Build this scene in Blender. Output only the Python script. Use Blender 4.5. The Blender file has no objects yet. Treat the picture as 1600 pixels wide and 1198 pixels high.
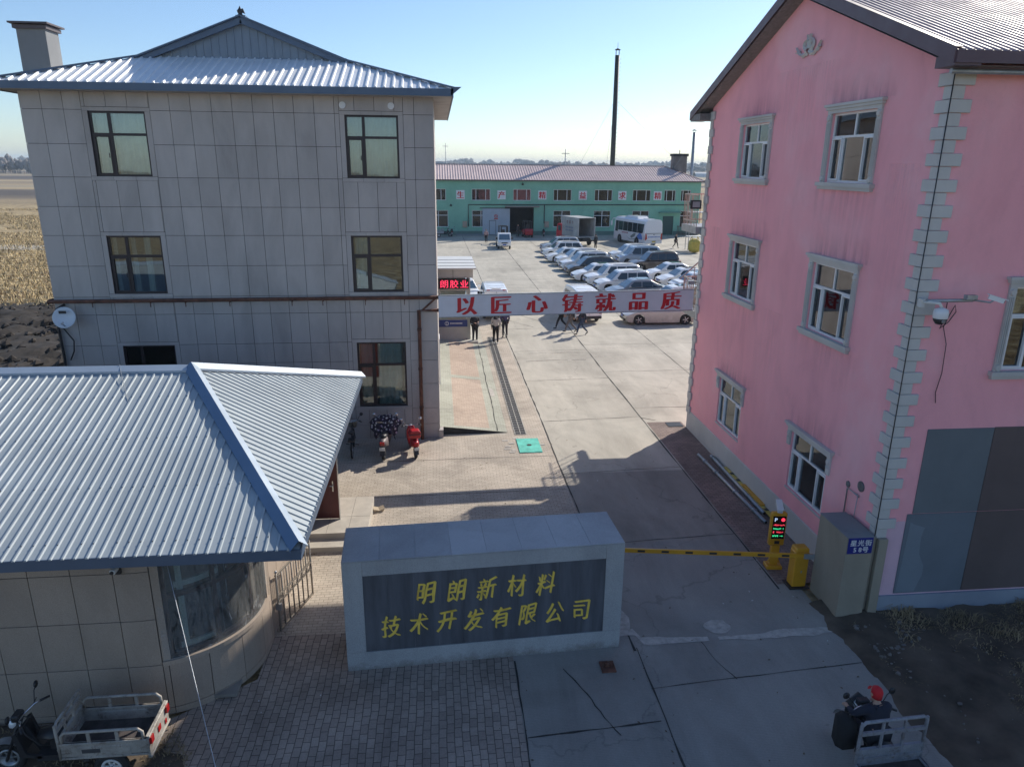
import bpy, math, random
from mathutils import Vector, Matrix
S = bpy.context.scene
COL = S.collection
R = math.radians
# ---------------------------------------------------------------- camera, world, sun, exposure
cam = bpy.data.objects.new('camera', bpy.data.cameras.new('camera'))
COL.objects.link(cam)
cam.data.sensor_width = 36.0
cam.data.lens = 25.335
cam.data.clip_start = 0.1
cam.data.clip_end = 20000
_yaw, _pit, _rol = R(5.8), math.atan(0.3028), math.atan(35/3720)
_f0 = Vector((0, math.cos(_pit), -math.sin(_pit)))
_u0 = Vector((1, 0, 0)).cross(_f0)
_r = Vector((1, 0, 0))*math.cos(_rol) + _u0*math.sin(_rol)
_u = _u0*math.cos(_rol) - Vector((1, 0, 0))*math.sin(_rol)
_Z = Matrix.Rotation(-_yaw, 3, 'Z')
_r, _u, _f = _Z @ _r, _Z @ _u, _Z @ _f0
cam.matrix_world = Matrix(((_r.x, _u.x, -_f.x, 0), (_r.y, _u.y, -_f.y, 0), (_r.z, _u.z, -_f.z, 9.4), (0, 0, 0, 1)))
S.camera = cam
SUN_AZ, SUN_EL = 46.6, 33.0
world = bpy.data.worlds.new("World")
S.world = world
world.use_nodes = True
_wn = world.node_tree.nodes
_sky = _wn.new('ShaderNodeTexSky')
_sky.sky_type = 'NISHITA'
_sky.sun_disc = False
_sky.sun_elevation = R(SUN_EL)
_sky.sun_rotation = R(SUN_AZ)
_sky.altitude = 0
_sky.air_density = 0.9
_sky.dust_density = 0.35
_sky.ozone_density = 4.0
_wn['Background'].inputs['Strength'].default_value = 0.125
world.node_tree.links.new(_sky.outputs['Color'], _wn['Background'].inputs['Color'])
sun = bpy.data.objects.new('sun', bpy.data.lights.new('sun', 'SUN'))
COL.objects.link(sun)
sun.data.energy = 4.5
sun.data.angle = R(0.5)
sun.data.color = (1.0, 0.93, 0.82)
_sd = Vector((math.sin(R(SUN_AZ))*math.cos(R(SUN_EL)), math.cos(R(SUN_AZ))*math.cos(R(SUN_EL)), math.sin(R(SUN_EL))))
sun.rotation_mode = 'QUATERNION'
sun.rotation_quaternion = _sd.to_track_quat('Z', 'Y')
S.view_settings.view_transform = 'Standard'
S.view_settings.look = 'None'
S.view_settings.exposure = 0.32
S.view_settings.gamma = 1.0

# ---------------------------------------------------------------- mesh helpers
class MB:
    def __init__(s):
        s.v = []; s.f = []; s.m = []; s.sm = []
    def add(s, vs, fs, mi=0, smooth=False):
        b = len(s.v)
        s.v += [tuple(p) for p in vs]
        for f in fs:
            s.f.append(tuple(i+b for i in f)); s.m.append(mi); s.sm.append(smooth)
        return s
    def box(s, x0, x1, y0, y1, z0, z1, mi=0):
        return s.add([(x0,y0,z0),(x1,y0,z0),(x1,y1,z0),(x0,y1,z0),(x0,y0,z1),(x1,y0,z1),(x1,y1,z1),(x0,y1,z1)],
                     [(3,2,1,0),(4,5,6,7),(0,1,5,4),(1,2,6,5),(2,3,7,6),(3,0,4,7)], mi)
    def quad(s, a, b, c, d, mi=0):
        return s.add([a,b,c,d], [(0,1,2,3)], mi)
    def poly(s, pts, mi=0):
        return s.add(pts, [tuple(range(len(pts)))], mi)
    def prism(s, pts, axis, a, b, mi=0):
        """extrude a 2-d polygon along an axis; pts are the other two coordinates in xyz order"""
        def P(p, t):
            return {'x': (t, p[0], p[1]), 'y': (p[0], t, p[1]), 'z': (p[0], p[1], t)}[axis]
        n = len(pts)
        vs = [P(p, a) for p in pts] + [P(p, b) for p in pts]
        fs = [tuple(range(n))[::-1], tuple(range(n, 2*n))] + [(i, (i+1) % n, n+(i+1) % n, n+i) for i in range(n)]
        return s.add(vs, fs, mi)
    def bar(s, p, q, w, h=None, mi=0):
        """square bar between two points"""
        h = w if h is None else h
        p, q = Vector(p), Vector(q)
        d = (q-p).normalized()
        u = d.cross(Vector((0,0,1)))
        if u.length < 1e-3: u = Vector((1,0,0))
        u.normalize(); k = u.cross(d).normalized()
        vs = []
        for c in (p, q):
            for sx, sy in ((-1,-1),(1,-1),(1,1),(-1,1)):
                vs.append(c + u*sx*w/2 + k*sy*h/2)
        return s.add(vs, [(3,2,1,0),(4,5,6,7),(0,1,5,4),(1,2,6,5),(2,3,7,6),(3,0,4,7)], mi)
    def tube(s, pts, r, n=8, mi=0, caps=True):
        pts = [Vector(p) for p in pts]
        rs = r if isinstance(r, (list, tuple)) else [r]*len(pts)
        vs = []; ref = None
        for i, p in enumerate(pts):
            d = (pts[min(i+1, len(pts)-1)] - pts[max(i-1, 0)]).normalized()
            if ref is None:
                ref = d.cross(Vector((0,0,1)))
                if ref.length < 1e-3: ref = Vector((1,0,0))
            u = (ref - d*ref.dot(d)).normalized(); ref = u
            k = d.cross(u)
            for j in range(n):
                a = 2*math.pi*j/n
                vs.append(p + u*math.cos(a)*rs[i] + k*math.sin(a)*rs[i])
        fs = []
        for i in range(len(pts)-1):
            for j in range(n):
                fs.append((i*n+j, i*n+(j+1) % n, (i+1)*n+(j+1) % n, (i+1)*n+j))
        b = len(vs)
        s.add(vs, fs, mi, True)
        if caps:
            s.add(vs[:n], [tuple(range(n))[::-1]], mi); s.add(vs[-n:], [tuple(range(n))], mi)
        return s
    def lathe(s, c, axis, prof, n=16, mi=0, smooth=True):
        """prof: (radius, offset along axis) pairs"""
        c = Vector(c); ax = Vector(axis).normalized()
        u = ax.cross(Vector((0,0,1)))
        if u.length < 1e-3: u = Vector((1,0,0))
        u.normalize(); k = ax.cross(u)
        vs = []
        for r_, o in prof:
            for j in range(n):
                a = 2*math.pi*j/n
                vs.append(c + ax*o + (u*math.cos(a) + k*math.sin(a))*r_)
        fs = [(i*n+j, i*n+(j+1) % n, (i+1)*n+(j+1) % n, (i+1)*n+j) for i in range(len(prof)-1) for j in range(n)]
        s.add(vs, fs, mi, smooth)
        m = len(prof)-1
        if prof[0][0] > 1e-4: s.add(vs[:n], [tuple(range(n))[::-1]], mi)
        if prof[m][0] > 1e-4: s.add(vs[m*n:], [tuple(range(n))], mi)
        return s
    def loft(s, rings, mi=0, smooth=True, caps=True):
        n = len(rings[0]); vs = [p for r_ in rings for p in r_]
        fs = [(i*n+j, i*n+(j+1) % n, (i+1)*n+(j+1) % n, (i+1)*n+j) for i in range(len(rings)-1) for j in range(n)]
        if caps: fs += [tuple(range(n))[::-1], tuple(range((len(rings)-1)*n, len(rings)*n))]
        return s.add(vs, fs, mi, smooth)
    def grid(s, fn, nu, nv, mi=0, smooth=True):
        vs = [fn(i/nu, j/nv) for j in range(nv+1) for i in range(nu+1)]
        return s.add(vs, [(j*(nu+1)+i, j*(nu+1)+i+1, (j+1)*(nu+1)+i+1, (j+1)*(nu+1)+i) for j in range(nv) for i in range(nu)], mi, smooth)
    def xf(s, M):
        s.v = [tuple(M @ Vector(p)) for p in s.v]; return s
    def mesh(s, name, mats, flip=False):
        import bmesh
        me = bpy.data.meshes.new(name)
        me.from_pydata(s.v, [], s.f)
        for m in (mats if isinstance(mats, (list, tuple)) else [mats]): me.materials.append(m)
        me.polygons.foreach_set('material_index', s.m)
        me.polygons.foreach_set('use_smooth', s.sm)
        bm = bmesh.new(); bm.from_mesh(me)
        bmesh.ops.remove_doubles(bm, verts=bm.verts, dist=1e-5)
        if s.fixn: bmesh.ops.recalc_face_normals(bm, faces=bm.faces)
        bm.to_mesh(me); bm.free()
        me.update()
        return me
    fixn = True

def WM(o):
    m = Matrix.Identity(4)
    while o is not None:
        m = o.matrix_basis @ m; o = o.parent
    return m
def thing(name, label, cat, loc=(0,0,0), rz=0.0, group=None):
    o = bpy.data.objects.new(name, None); COL.objects.link(o)
    o.empty_display_size = 0.2
    o.location = loc; o.rotation_euler = (0, 0, rz)
    o['label'] = label; o['category'] = cat
    if group: o['group'] = group
    return o
def part(name, mb, mats, parent=None, world=False, bevel=0, label=None, seg=1):
    me = mb.mesh(name, mats)
    o = bpy.data.objects.new(name, me); COL.objects.link(o)
    if parent is not None:
        o.parent = parent
        if world: me.transform(WM(parent).inverted())
    if bevel:
        b = o.modifiers.new('bevel', 'BEVEL'); b.width = bevel; b.segments = seg; b.limit_method = 'ANGLE'; b.angle_limit = R(40)
    if label: o['label'] = label
    return o
def single(name, mb, mats, label, cat, loc=None, group=None, bevel=0):
    """a thing that is one mesh; vertices are moved so that the origin lies at loc"""
    o = part(name, mb, mats, None, bevel=bevel)
    if loc is not None:
        o.data.transform(Matrix.Translation(-Vector(loc))); o.location = loc
    o['label'] = label; o['category'] = cat
    if group: o['group'] = group
    return o
def struct(name, mb, mats, kind='structure', parent=None):
    o = part(name, mb, mats, parent)
    o['kind'] = kind
    return o
def copy_tree(o, parent=None):
    c = o.copy(); COL.objects.link(c); c.parent = parent
    for ch in [k for k in S.objects if k.parent == o]: copy_tree(ch, c)
    return c
def rects_minus(r, holes):
    out = [r]
    for h in holes:
        nx = []
        for (x0, x1, z0, z1) in out:
            a0, a1, b0, b1 = max(x0,h[0]), min(x1,h[1]), max(z0,h[2]), min(z1,h[3])
            if a0 >= a1-1e-6 or b0 >= b1-1e-6: nx.append((x0,x1,z0,z1)); continue
            if x0 < a0-1e-6: nx.append((x0,a0,z0,z1))
            if a1 < x1-1e-6: nx.append((a1,x1,z0,z1))
            if z0 < b0-1e-6: nx.append((a0,a1,z0,b0))
            if b1 < z1-1e-6: nx.append((a0,a1,b1,z1))
        out = nx
    return [q for q in out if q[1]-q[0] > 1e-3 and q[3]-q[2] > 1e-3]
_gl = {}
def glyph(ch, off=0.0):
    key = ch; ch = (ch, off)
    if ch not in _gl:
        c = bpy.data.curves.new('glyph', 'FONT'); c.body = key; c.size = 1.0; c.resolution_u = 3; c.offset = off
        o = bpy.data.objects.new('glyph', c); COL.objects.link(o)
        dg = bpy.context.evaluated_depsgraph_get(); dg.update()
        me = bpy.data.meshes.new_from_object(o.evaluated_get(dg))
        vs = [(v.co.x, v.co.y) for v in me.vertices]; fs = [tuple(p.vertices) for p in me.polygons]
        bpy.data.objects.remove(o); bpy.data.curves.remove(c); bpy.data.meshes.remove(me)
        xs = [p[0] for p in vs]; ys = [p[1] for p in vs]
        cx, cy = (min(xs)+max(xs))/2, (min(ys)+max(ys))/2
        _gl[ch] = ([(p[0]-cx, p[1]-cy) for p in vs], fs)
    return _gl[ch]
def put_char(mb, ch, c, xd, yd, size, sx=1.0, boldx=0.0, boldy=0.0, shear=0.0, proud=0.004, mi=0, warp=None, rot=0.0, off=0.0, pen=None):
    """one character as a thin raised sheet centred on c, in the plane of xd, yd"""
    c, xd, yd = Vector(c), Vector(xd).normalized(), Vector(yd).normalized()
    n = xd.cross(yd)
    vs, fs = glyph(ch, off)
    offs = [(0, 0)]
    if boldx: offs += [(-boldx, 0), (boldx, 0), (-boldx/2, 0), (boldx/2, 0)]
    if pen: offs = [(pen[0]*k/pen[2], pen[1]*k/pen[2]) for k in range(-pen[2], pen[2]+1)]
    if boldy: offs += [(o[0], o[1]+d) for o in list(offs) for d in (-boldy, boldy)]
    cr, sr = math.cos(rot), math.sin(rot)
    for k, (ox, oy) in enumerate(offs):
        P = []
        for x, y in vs:
            if warp: x, y = warp(x, y)
            x, y = x+ox, y+oy
            x, y = (x*cr-y*sr), (x*sr+y*cr)
            P.append(c + xd*((x+shear*y)*size*sx) + yd*(y*size) + n*(proud+0.0009*k))
        mb.add(P, fs, mi)
def put_text(mb, s, c, xd, yd, size, pitch, **kw):
    n = len(s)
    for i, ch in enumerate(s):
        if ch != ' ': put_char(mb, ch, Vector(c)+Vector(xd).normalized()*((i-(n-1)/2)*pitch), xd, yd, size, **kw)

# ---------------------------------------------------------------- materials
def NT(name):
    m = bpy.data.materials.new(name); m.use_nodes = True
    t = m.node_tree
    return m, t, t.nodes, t.links, t.nodes['Principled BSDF']
def setin(b, **k):
    for key, val in k.items():
        b.inputs[key.replace('_', ' ')].default_value = val
def coord(t, scale=(1,1,1), rot=(0,0,0)):
    tc = t.nodes.new('ShaderNodeTexCoord'); mp = t.nodes.new('ShaderNodeMapping')
    mp.inputs['Scale'].default_value = scale; mp.inputs['Rotation'].default_value = rot
    t.links.new(tc.outputs['Object'], mp.inputs['Vector'])
    return mp.outputs['Vector']
def noise(t, vec, scale, detail=5, rough=0.55, dist=0.0):
    n = t.nodes.new('ShaderNodeTexNoise'); n.inputs['Scale'].default_value = scale
    n.inputs['Detail'].default_value = detail; n.inputs['Roughness'].default_value = rough
    n.inputs['Distortion'].default_value = dist
    if vec is not None: t.links.new(vec, n.inputs['Vector'])
    return n.outputs['Fac']
def ramp(t, fac, stops, interp='LINEAR'):
    r_ = t.nodes.new('ShaderNodeValToRGB'); r_.color_ramp.interpolation = interp
    e = r_.color_ramp.elements
    while len(e) < len(stops): e.new(0.5)
    for i, (p, c) in enumerate(stops):
        e[i].position = p; e[i].color = (*c, 1) if len(c) == 3 else c
    t.links.new(fac, r_.inputs['Fac'])
    return r_.outputs['Color']
def mixc(t, fac, a, b, mode='MIX'):
    m = t.nodes.new('ShaderNodeMix'); m.data_type = 'RGBA'; m.blend_type = mode
    for sock, val in ((m.inputs[0], fac), (m.inputs[6], a), (m.inputs[7], b)):
        if hasattr(val, 'links'): t.links.new(val, sock)
        elif isinstance(val, tuple): sock.default_value = (*val[:3], 1)
        else: sock.default_value = val
    return m.outputs[2]
def bump(t, b, h, strength=0.3, dist=0.02):
    n = t.nodes.new('ShaderNodeBump'); n.inputs['Strength'].default_value = strength; n.inputs['Distance'].default_value = dist
    t.links.new(h, n.inputs['Height']); t.links.new(n.outputs['Normal'], b.inputs['Normal'])
def g3(v): return (v, v, v)
def M(name, col, rough=0.6, metal=0.0, var=0.15, scale=2.0, bmp=0.0, bscale=60.0, coat=0.0, stretch=(1,1,1), col2=None, spec=None, emit=None):
    m, t, N, L, b = NT(name)
    setin(b, Roughness=rough, Metallic=metal)
    if coat: setin(b, Coat_Weight=coat, Coat_Roughness=0.05)
    if spec is not None: b.inputs['Specular IOR Level'].default_value = spec
    v = coord(t, stretch)
    f = noise(t, v, scale, 6, 0.6)
    lo = tuple(c*(1-var) for c in col); hi = tuple(min(1, c*(1+var)) for c in (col2 or col))
    c = ramp(t, f, [(0.3, lo), (0.7, hi)])
    L.new(c, b.inputs['Base Color'])
    if emit: b.inputs['Emission Color'].default_value = (*emit[0], 1); b.inputs['Emission Strength'].default_value = emit[1]
    if bmp: bump(t, b, noise(t, coord(t), bscale, 4, 0.6), bmp, 0.01)
    return m
def M_speckle(name, col, dark, rough=0.55, sp=140, var=0.12, splash=False):
    """flamed granite: fine grain speckle, one tone per slab, drifting stains"""
    m, t, N, L, b = NT(name)
    setin(b, Roughness=rough)
    v = coord(t)
    c = ramp(t, noise(t, v, sp, 3, 0.7), [(0.33, dark), (0.5, col), (0.68, tuple(min(1, x*1.25) for x in col))])
    g = N.new('ShaderNodeNewGeometry')
    c = mixc(t, 1.0, c, ramp(t, g.outputs['Random Per Island'], [(0, g3(1-var)), (1, g3(1+var*0.6))]), 'MULTIPLY')
    st = noise(t, coord(t, (1.0, 1.0, 0.35)), 0.8, 6, 0.65, 0.4)
    c = mixc(t, 1.0, c, ramp(t, st, [(0.3, (0.78, 0.77, 0.76)), (0.62, (1.05, 1.04, 1.03))]), 'MULTIPLY')
    L.new(c, b.inputs['Base Color'])
    if splash:      # mud splashed up from the ground
        tc = N.new('ShaderNodeTexCoord'); sx = N.new('ShaderNodeSeparateXYZ'); L.new(tc.outputs['Object'], sx.inputs[0])
        ad = N.new('ShaderNodeMath'); ad.operation = 'MULTIPLY_ADD'; ad.inputs[1].default_value = 0.9; L.new(noise(t, coord(t), 2.2, 8, 0.8), ad.inputs[0]); L.new(sx.outputs['Z'], ad.inputs[2])
        c = mixc(t, ramp(t, ad.outputs[0], [(0.42, g3(0.6)), (0.62, g3(0.0))]), c, (0.13, 0.11, 0.09))
        L.new(c, b.inputs['Base Color'])
    bump(t, b, noise(t, v, sp*0.8, 3, 0.7), 0.12, 0.004)
    return m
def M_brick(name, ca, cb, mortar, bw, rh, ms=0.006, rough=0.85, rot=0.0, grime=0.5, patch=None):
    m, t, N, L, b = NT(name)
    setin(b, Roughness=rough)
    v = coord(t, rot=(0, 0, rot))
    # wobble so that courses are not ruler straight
    w = N.new('ShaderNodeTexNoise'); w.inputs['Scale'].default_value = 1.3; L.new(v, w.inputs['Vector'])
    ad = N.new('ShaderNodeVectorMath'); ad.operation = 'MULTIPLY_ADD'; ad.inputs[1].default_value = (0.07, 0.07, 0)
    L.new(w.outputs['Color'], ad.inputs[0]); L.new(v, ad.inputs[2])
    br = N.new('ShaderNodeTexBrick'); L.new(ad.outputs[0], br.inputs['Vector'])
    br.inputs['Scale'].default_value = 1.0; br.inputs['Brick Width'].default_value = bw; br.inputs['Row Height'].default_value = rh
    br.inputs['Mortar Size'].default_value = ms; br.inputs['Mortar Smooth'].default_value = 0.3; br.inputs['Bias'].default_value = 0.0
    br.inputs['Color1'].default_value = (*ca, 1); br.inputs['Color2'].default_value = (*cb, 1); br.inputs['Mortar'].default_value = (*mortar, 1)
    c = br.outputs['Color']
    big = noise(t, v, 0.55, 7, 0.65, 0.6)
    c = mixc(t, 1.0, c, ramp(t, big, [(0.28, g3(1-grime)), (0.6, g3(1.08))]), 'MULTIPLY')
    if patch: c = mixc(t, ramp(t, noise(t, coord(t, (1, 1, 1)), 0.9, 6, 0.7, 1.0), [(0.55, g3(0)), (0.68, g3(0.8))]), c, patch)
    c = mixc(t, 1.0, c, ramp(t, noise(t, v, 26, 4, 0.7), [(0.3, g3(0.82)), (0.7, g3(1.1))]), 'MULTIPLY')
    L.new(c, b.inputs['Base Color'])
    ht = mixc(t, 0.35, br.outputs['Fac'], noise(t, v, 40, 3))
    inv = N.new('ShaderNodeInvert'); L.new(ht, inv.inputs['Color'])
    bump(t, b, inv.outputs['Color'], 0.5, 0.012)
    return m
def M_concrete(name, col, warm, broom=None):
    m, t, N, L, b = NT(name)
    setin(b, Roughness=0.88)
    v = coord(t)
    c = ramp(t, noise(t, v, 0.22, 8, 0.62, 0.8), [(0.3, tuple(x*0.72 for x in col)), (0.52, col), (0.72, warm)])
    c = mixc(t, 1.0, c, ramp(t, noise(t, coord(t, (1.0, 0.22, 1)), 1.1, 7, 0.7, 0.5), [(0.3, g3(0.82)), (0.68, g3(1.08))]), 'MULTIPLY')
    c = mixc(t, 1.0, c, ramp(t, noise(t, v, 30, 4, 0.7), [(0.3, g3(0.88)), (0.7, g3(1.07))]), 'MULTIPLY')
    # small dark oil spots and hairline map cracks
    c = mixc(t, ramp(t, noise(t, v, 2.3, 3, 0.5), [(0.70, g3(0)), (0.76, g3(0.45))]), c, tuple(x*0.35 for x in col))
    vo = N.new('ShaderNodeTexVoronoi'); vo.feature = 'DISTANCE_TO_EDGE'; vo.inputs['Scale'].default_value = 0.16
    wv = N.new('ShaderNodeTexNoise'); wv.inputs['Scale'].default_value = 0.9; wv.inputs['Detail'].default_value = 8; L.new(v, wv.inputs['Vector'])
    ad = N.new('ShaderNodeVectorMath'); ad.operation = 'MULTIPLY_ADD'; ad.inputs[1].default_value = (2.2, 2.2, 0); L.new(wv.outputs['Color'], ad.inputs[0]); L.new(v, ad.inputs[2])
    L.new(ad.outputs[0], vo.inputs['Vector'])
    ck = ramp(t, vo.outputs['Distance'], [(0.0, g3(0.35)), (0.0014, g3(0))])
    c = mixc(t, ck, c, tuple(x*0.25 for x in col))
    if broom:
        wv2 = N.new('ShaderNodeTexWave'); wv2.wave_type = 'BANDS'; wv2.bands_direction = 'Y'; wv2.inputs['Scale'].default_value = 9; wv2.inputs['Distortion'].default_value = 2.5; L.new(v, wv2.inputs['Vector'])
        c = mixc(t, broom, c, wv2.outputs['Color'], 'MULTIPLY')
    L.new(c, b.inputs['Base Color'])
    bump(t, b, noise(t, v, 45, 5, 0.7), 0.25, 0.006)
    return m
def M_glass(name, tint=(0.55, 0.62, 0.62), base=0.12, wave=0.06, wscale=2.2):
    m, t, N, L, b = NT(name)
    N.remove(b)
    out = N['Material Output']
    tr = N.new('ShaderNodeBsdfTransparent'); tr.inputs['Color'].default_value = (*tint, 1)
    gl = N.new('ShaderNodeBsdfGlossy'); gl.inputs['Roughness'].default_value = 0.02; gl.inputs['Color'].default_value = (0.9, 0.95, 1, 1)
    fr = N.new('ShaderNodeFresnel'); fr.inputs['IOR'].default_value = 1.5
    ma = N.new('ShaderNodeMath'); ma.operation = 'ADD'; ma.inputs[1].default_value = base; ma.use_clamp = True
    L.new(fr.outputs[0], ma.inputs[0])
    mx = N.new('ShaderNodeMixShader'); L.new(ma.outputs[0], mx.inputs[0]); L.new(tr.outputs[0], mx.inputs[1]); L.new(gl.outputs[0], mx.inputs[2])
    bm_ = N.new('ShaderNodeBump'); bm_.inputs['Strength'].default_value = wave; bm_.inputs['Distance'].default_value = 0.3
    L.new(noise(t, coord(t), wscale, 1, 0.3), bm_.inputs['Height']); L.new(bm_.outputs[0], gl.inputs['Normal']); L.new(bm_.outputs[0], fr.inputs['Normal'])
    L.new(mx.outputs[0], out.inputs['Surface'])
    return m
def M_decal(name, col, a):
    m, t, N, L, b = NT(name); setin(b, Roughness=0.9); b.inputs['Base Color'].default_value = (*col, 1)
    L.new(ramp(t, noise(t, coord(t), 0.8, 7, 0.7, 0.5), [(0.38, g3(0)), (0.66, g3(a))]), b.inputs['Alpha'])
    return m
def M_streak(name, col, a, ax, up=False):
    """grime that ran down (or rose) from an edge: ragged vertical streaks that die out"""
    m, t, N, L, b = NT(name); setin(b, Roughness=0.95); b.inputs['Base Color'].default_value = (*col, 1)
    tc = N.new('ShaderNodeTexCoord'); sp = N.new('ShaderNodeSeparateXYZ'); L.new(tc.outputs['Generated'], sp.inputs[0])
    def math_(op, x, y_):
        n = N.new('ShaderNodeMath'); n.operation = op
        for s_, v in ((n.inputs[0], x), (n.inputs[1], y_)):
            if hasattr(v, 'links'): L.new(v, s_)
            else: s_.default_value = v
        return n.outputs[0]
    g = sp.outputs[ax]; fall = math_('MULTIPLY', math_('MULTIPLY', g, math_('SUBTRACT', 1.0, g)), 4.0)
    zz = sp.outputs['Z'] if not up else math_('SUBTRACT', 1.0, sp.outputs['Z'])
    st = ramp(t, noise(t, coord(t, (7, 7, 0.5)), 1.0, 6, 0.7), [(0.40, g3(0.1)), (0.62, g3(1))])
    k = math_('MULTIPLY', math_('MULTIPLY', math_('POWER', zz, 1.3), math_('POWER', fall, 0.6)), st)
    L.new(math_('MULTIPLY', k, a), b.inputs['Alpha']); return m
def M_film():
    """clear plastic sheeting with milky creases"""
    m, t, N, L, b = NT('crinkled plastic film')
    setin(b, Roughness=0.35); b.inputs['Base Color'].default_value = (0.62, 0.63, 0.62, 1)
    tr = N.new('ShaderNodeBsdfTransparent'); mx = N.new('ShaderNodeMixShader')
    f = ramp(t, noise(t, coord(t, (1.0, 1.0, 0.35), (0.2, 0.3, 0)), 4.5, 5, 0.65, 1.6), [(0.38, g3(0.05)), (0.50, g3(0.20)), (0.58, g3(0.08)), (0.72, g3(0.48))])
    L.new(f, mx.inputs[0]); L.new(tr.outputs[0], mx.inputs[1]); L.new(b.outputs[0], mx.inputs[2]); L.new(mx.outputs[0], N['Material Output'].inputs['Surface'])
    return m
def M_worn(name, col, rust=0.5, sc=5):
    m, t, N, L, b = NT(name); setin(b, Roughness=0.6, Metallic=0.15)
    c = ramp(t, noise(t, coord(t), sc*0.6, 6, 0.7), [(0.3, tuple(x*0.6 for x in col)), (0.7, tuple(min(1, x*1.2) for x in col))])
    c = mixc(t, ramp(t, noise(t, coord(t), sc, 8, 0.8, 0.6), [(0.52, g3(0)), (0.66, g3(rust))]), c, (0.11, 0.06, 0.04))
    c = mixc(t, ramp(t, noise(t, coord(t), sc*3, 5, 0.8), [(0.58, g3(0)), (0.7, g3(0.6))]), c, (0.05, 0.045, 0.04))
    L.new(c, b.inputs['Base Color']); return m
def M_paint(name, col, dirt=0.3):
    """car paint with clear coat and road dust on the lower body"""
    m, t, N, L, b = NT(name)
    setin(b, Roughness=0.35, Coat_Weight=0.8, Coat_Roughness=0.06)
    tc = N.new('ShaderNodeTexCoord'); sp = N.new('ShaderNodeSeparateXYZ'); L.new(tc.outputs['Object'], sp.inputs[0])
    f = N.new('ShaderNodeMapRange'); f.inputs[1].default_value = 0.15; f.inputs[2].default_value = 0.95; f.inputs[3].default_value = dirt; f.inputs[4].default_value = dirt*0.15; L.new(sp.outputs['Z'], f.inputs[0])
    d = N.new('ShaderNodeMath'); d.operation = 'MULTIPLY'; L.new(f.outputs[0], d.inputs[0]); L.new(ramp(t, noise(t, coord(t), 4, 5, 0.7), [(0.3, g3(0.5)), (0.7, g3(1.6))]), d.inputs[1])
    L.new(mixc(t, d.outputs[0], col, (0.22, 0.19, 0.15)), b.inputs['Base Color'])
    return m
def M_spots(name, base, a, bcol, scale):
    m, t, N, L, b = NT(name); setin(b, Roughness=0.8)
    v = coord(t)
    vo = N.new('ShaderNodeTexVoronoi'); vo.inputs['Scale'].default_value = scale; vo.inputs['Randomness'].default_value = 0.55; L.new(v, vo.inputs['Vector'])
    c = mixc(t, ramp(t, vo.outputs['Color'], [(0.3, g3(0)), (0.5, g3(1))]), a, bcol)
    c = mixc(t, ramp(t, vo.outputs['Distance'], [(0.30, g3(1)), (0.38, g3(0))]), base, c)
    L.new(c, b.inputs['Base Color'])
    return m
def M_stucco(name, col, dark, pale, rough=0.9):
    """painted render: weathering streaks that run down, faded clouds, fine grain"""
    m, t, N, L, b = NT(name); setin(b, Roughness=rough)
    c = ramp(t, noise(t, coord(t), 0.35, 7, 0.6, 0.5), [(0.3, dark), (0.55, col), (0.75, pale)])
    c = mixc(t, 1.0, c, ramp(t, noise(t, coord(t, (1.6, 1.6, 0.16)), 1.6, 7, 0.7, 0.3), [(0.34, g3(0.975)), (0.6, g3(1.01))]), 'MULTIPLY')
    c = mixc(t, 1.0, c, ramp(t, noise(t, coord(t, (1, 1, 0.6)), 0.7, 9, 0.72, 0.9), [(0.30, g3(0.90)), (0.5, g3(1.0)), (0.72, g3(1.04))]), 'MULTIPLY')
    c = mixc(t, ramp(t, noise(t, coord(t), 1.3, 10, 0.8, 1.5), [(0.60, g3(0)), (0.70, g3(0.30))]), c, pale)
    c = mixc(t, 1.0, c, ramp(t, noise(t, coord(t), 90, 3, 0.7), [(0.3, g3(0.93)), (0.7, g3(1.05))]), 'MULTIPLY')
    L.new(c, b.inputs['Base Color'])
    bump(t, b, noise(t, coord(t), 70, 4, 0.7), 0.22, 0.006)
    return m
def M_metal_sheet(name, col, rough=0.38, metal=0.25, var=0.10):
    m, t, N, L, b = NT(name); setin(b, Roughness=rough, Metallic=metal)
    c = ramp(t, noise(t, coord(t), 0.5, 7, 0.65, 0.7), [(0.3, tuple(x*(1-var) for x in col)), (0.7, tuple(min(1, x*(1+var)) for x in col))])
    c = mixc(t, ramp(t, noise(t, coord(t), 3.0, 8, 0.75, 0.5), [(0.6, g3(0)), (0.8, g3(0.22))]), c, tuple(x*0.55 for x in col))
    L.new(c, b.inputs['Base Color'])
    L.new(ramp(t, noise(t, coord(t), 2.0, 6, 0.7), [(0.3, g3(rough*0.8)), (0.7, g3(min(1, rough*1.3)))]), b.inputs['Roughness'])
    return m
m_tile = M_speckle('granite tile', (0.485, 0.445, 0.42), (0.275, 0.253, 0.238), var=0.07)
m_tile2 = M_speckle('warm granite tile', (0.37, 0.305, 0.25), (0.20, 0.165, 0.135))
m_joint = M('dark joint', (0.028, 0.026, 0.026), 0.9)
m_gran = M_speckle('pale granite', (0.37, 0.385, 0.40), (0.17, 0.18, 0.195), 0.5, 110, 0.10, True)
m_slab = M('black polished slab', (0.095, 0.10, 0.115), 0.35, 0, 0.35, 1.6, 0.0, stretch=(3, 1, 0.4))
m_gold = M('gold leaf lettering', (0.85, 0.60, 0.10), 0.5, 0.0, 0.2, 6)
m_blue = M_metal_sheet('grey blue roof sheet', (0.345, 0.39, 0.415), 0.52, 0.06)
m_trim = M_metal_sheet('dark blue roof trim', (0.085, 0.125, 0.19), 0.4, 0.15)
m_cap = M_metal_sheet('blue ridge cap', (0.36, 0.43, 0.51), 0.45, 0.12)
m_pink = M_stucco('pink render', (0.90, 0.41, 0.455), (0.87, 0.38, 0.43), (0.90, 0.50, 0.54))
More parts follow.
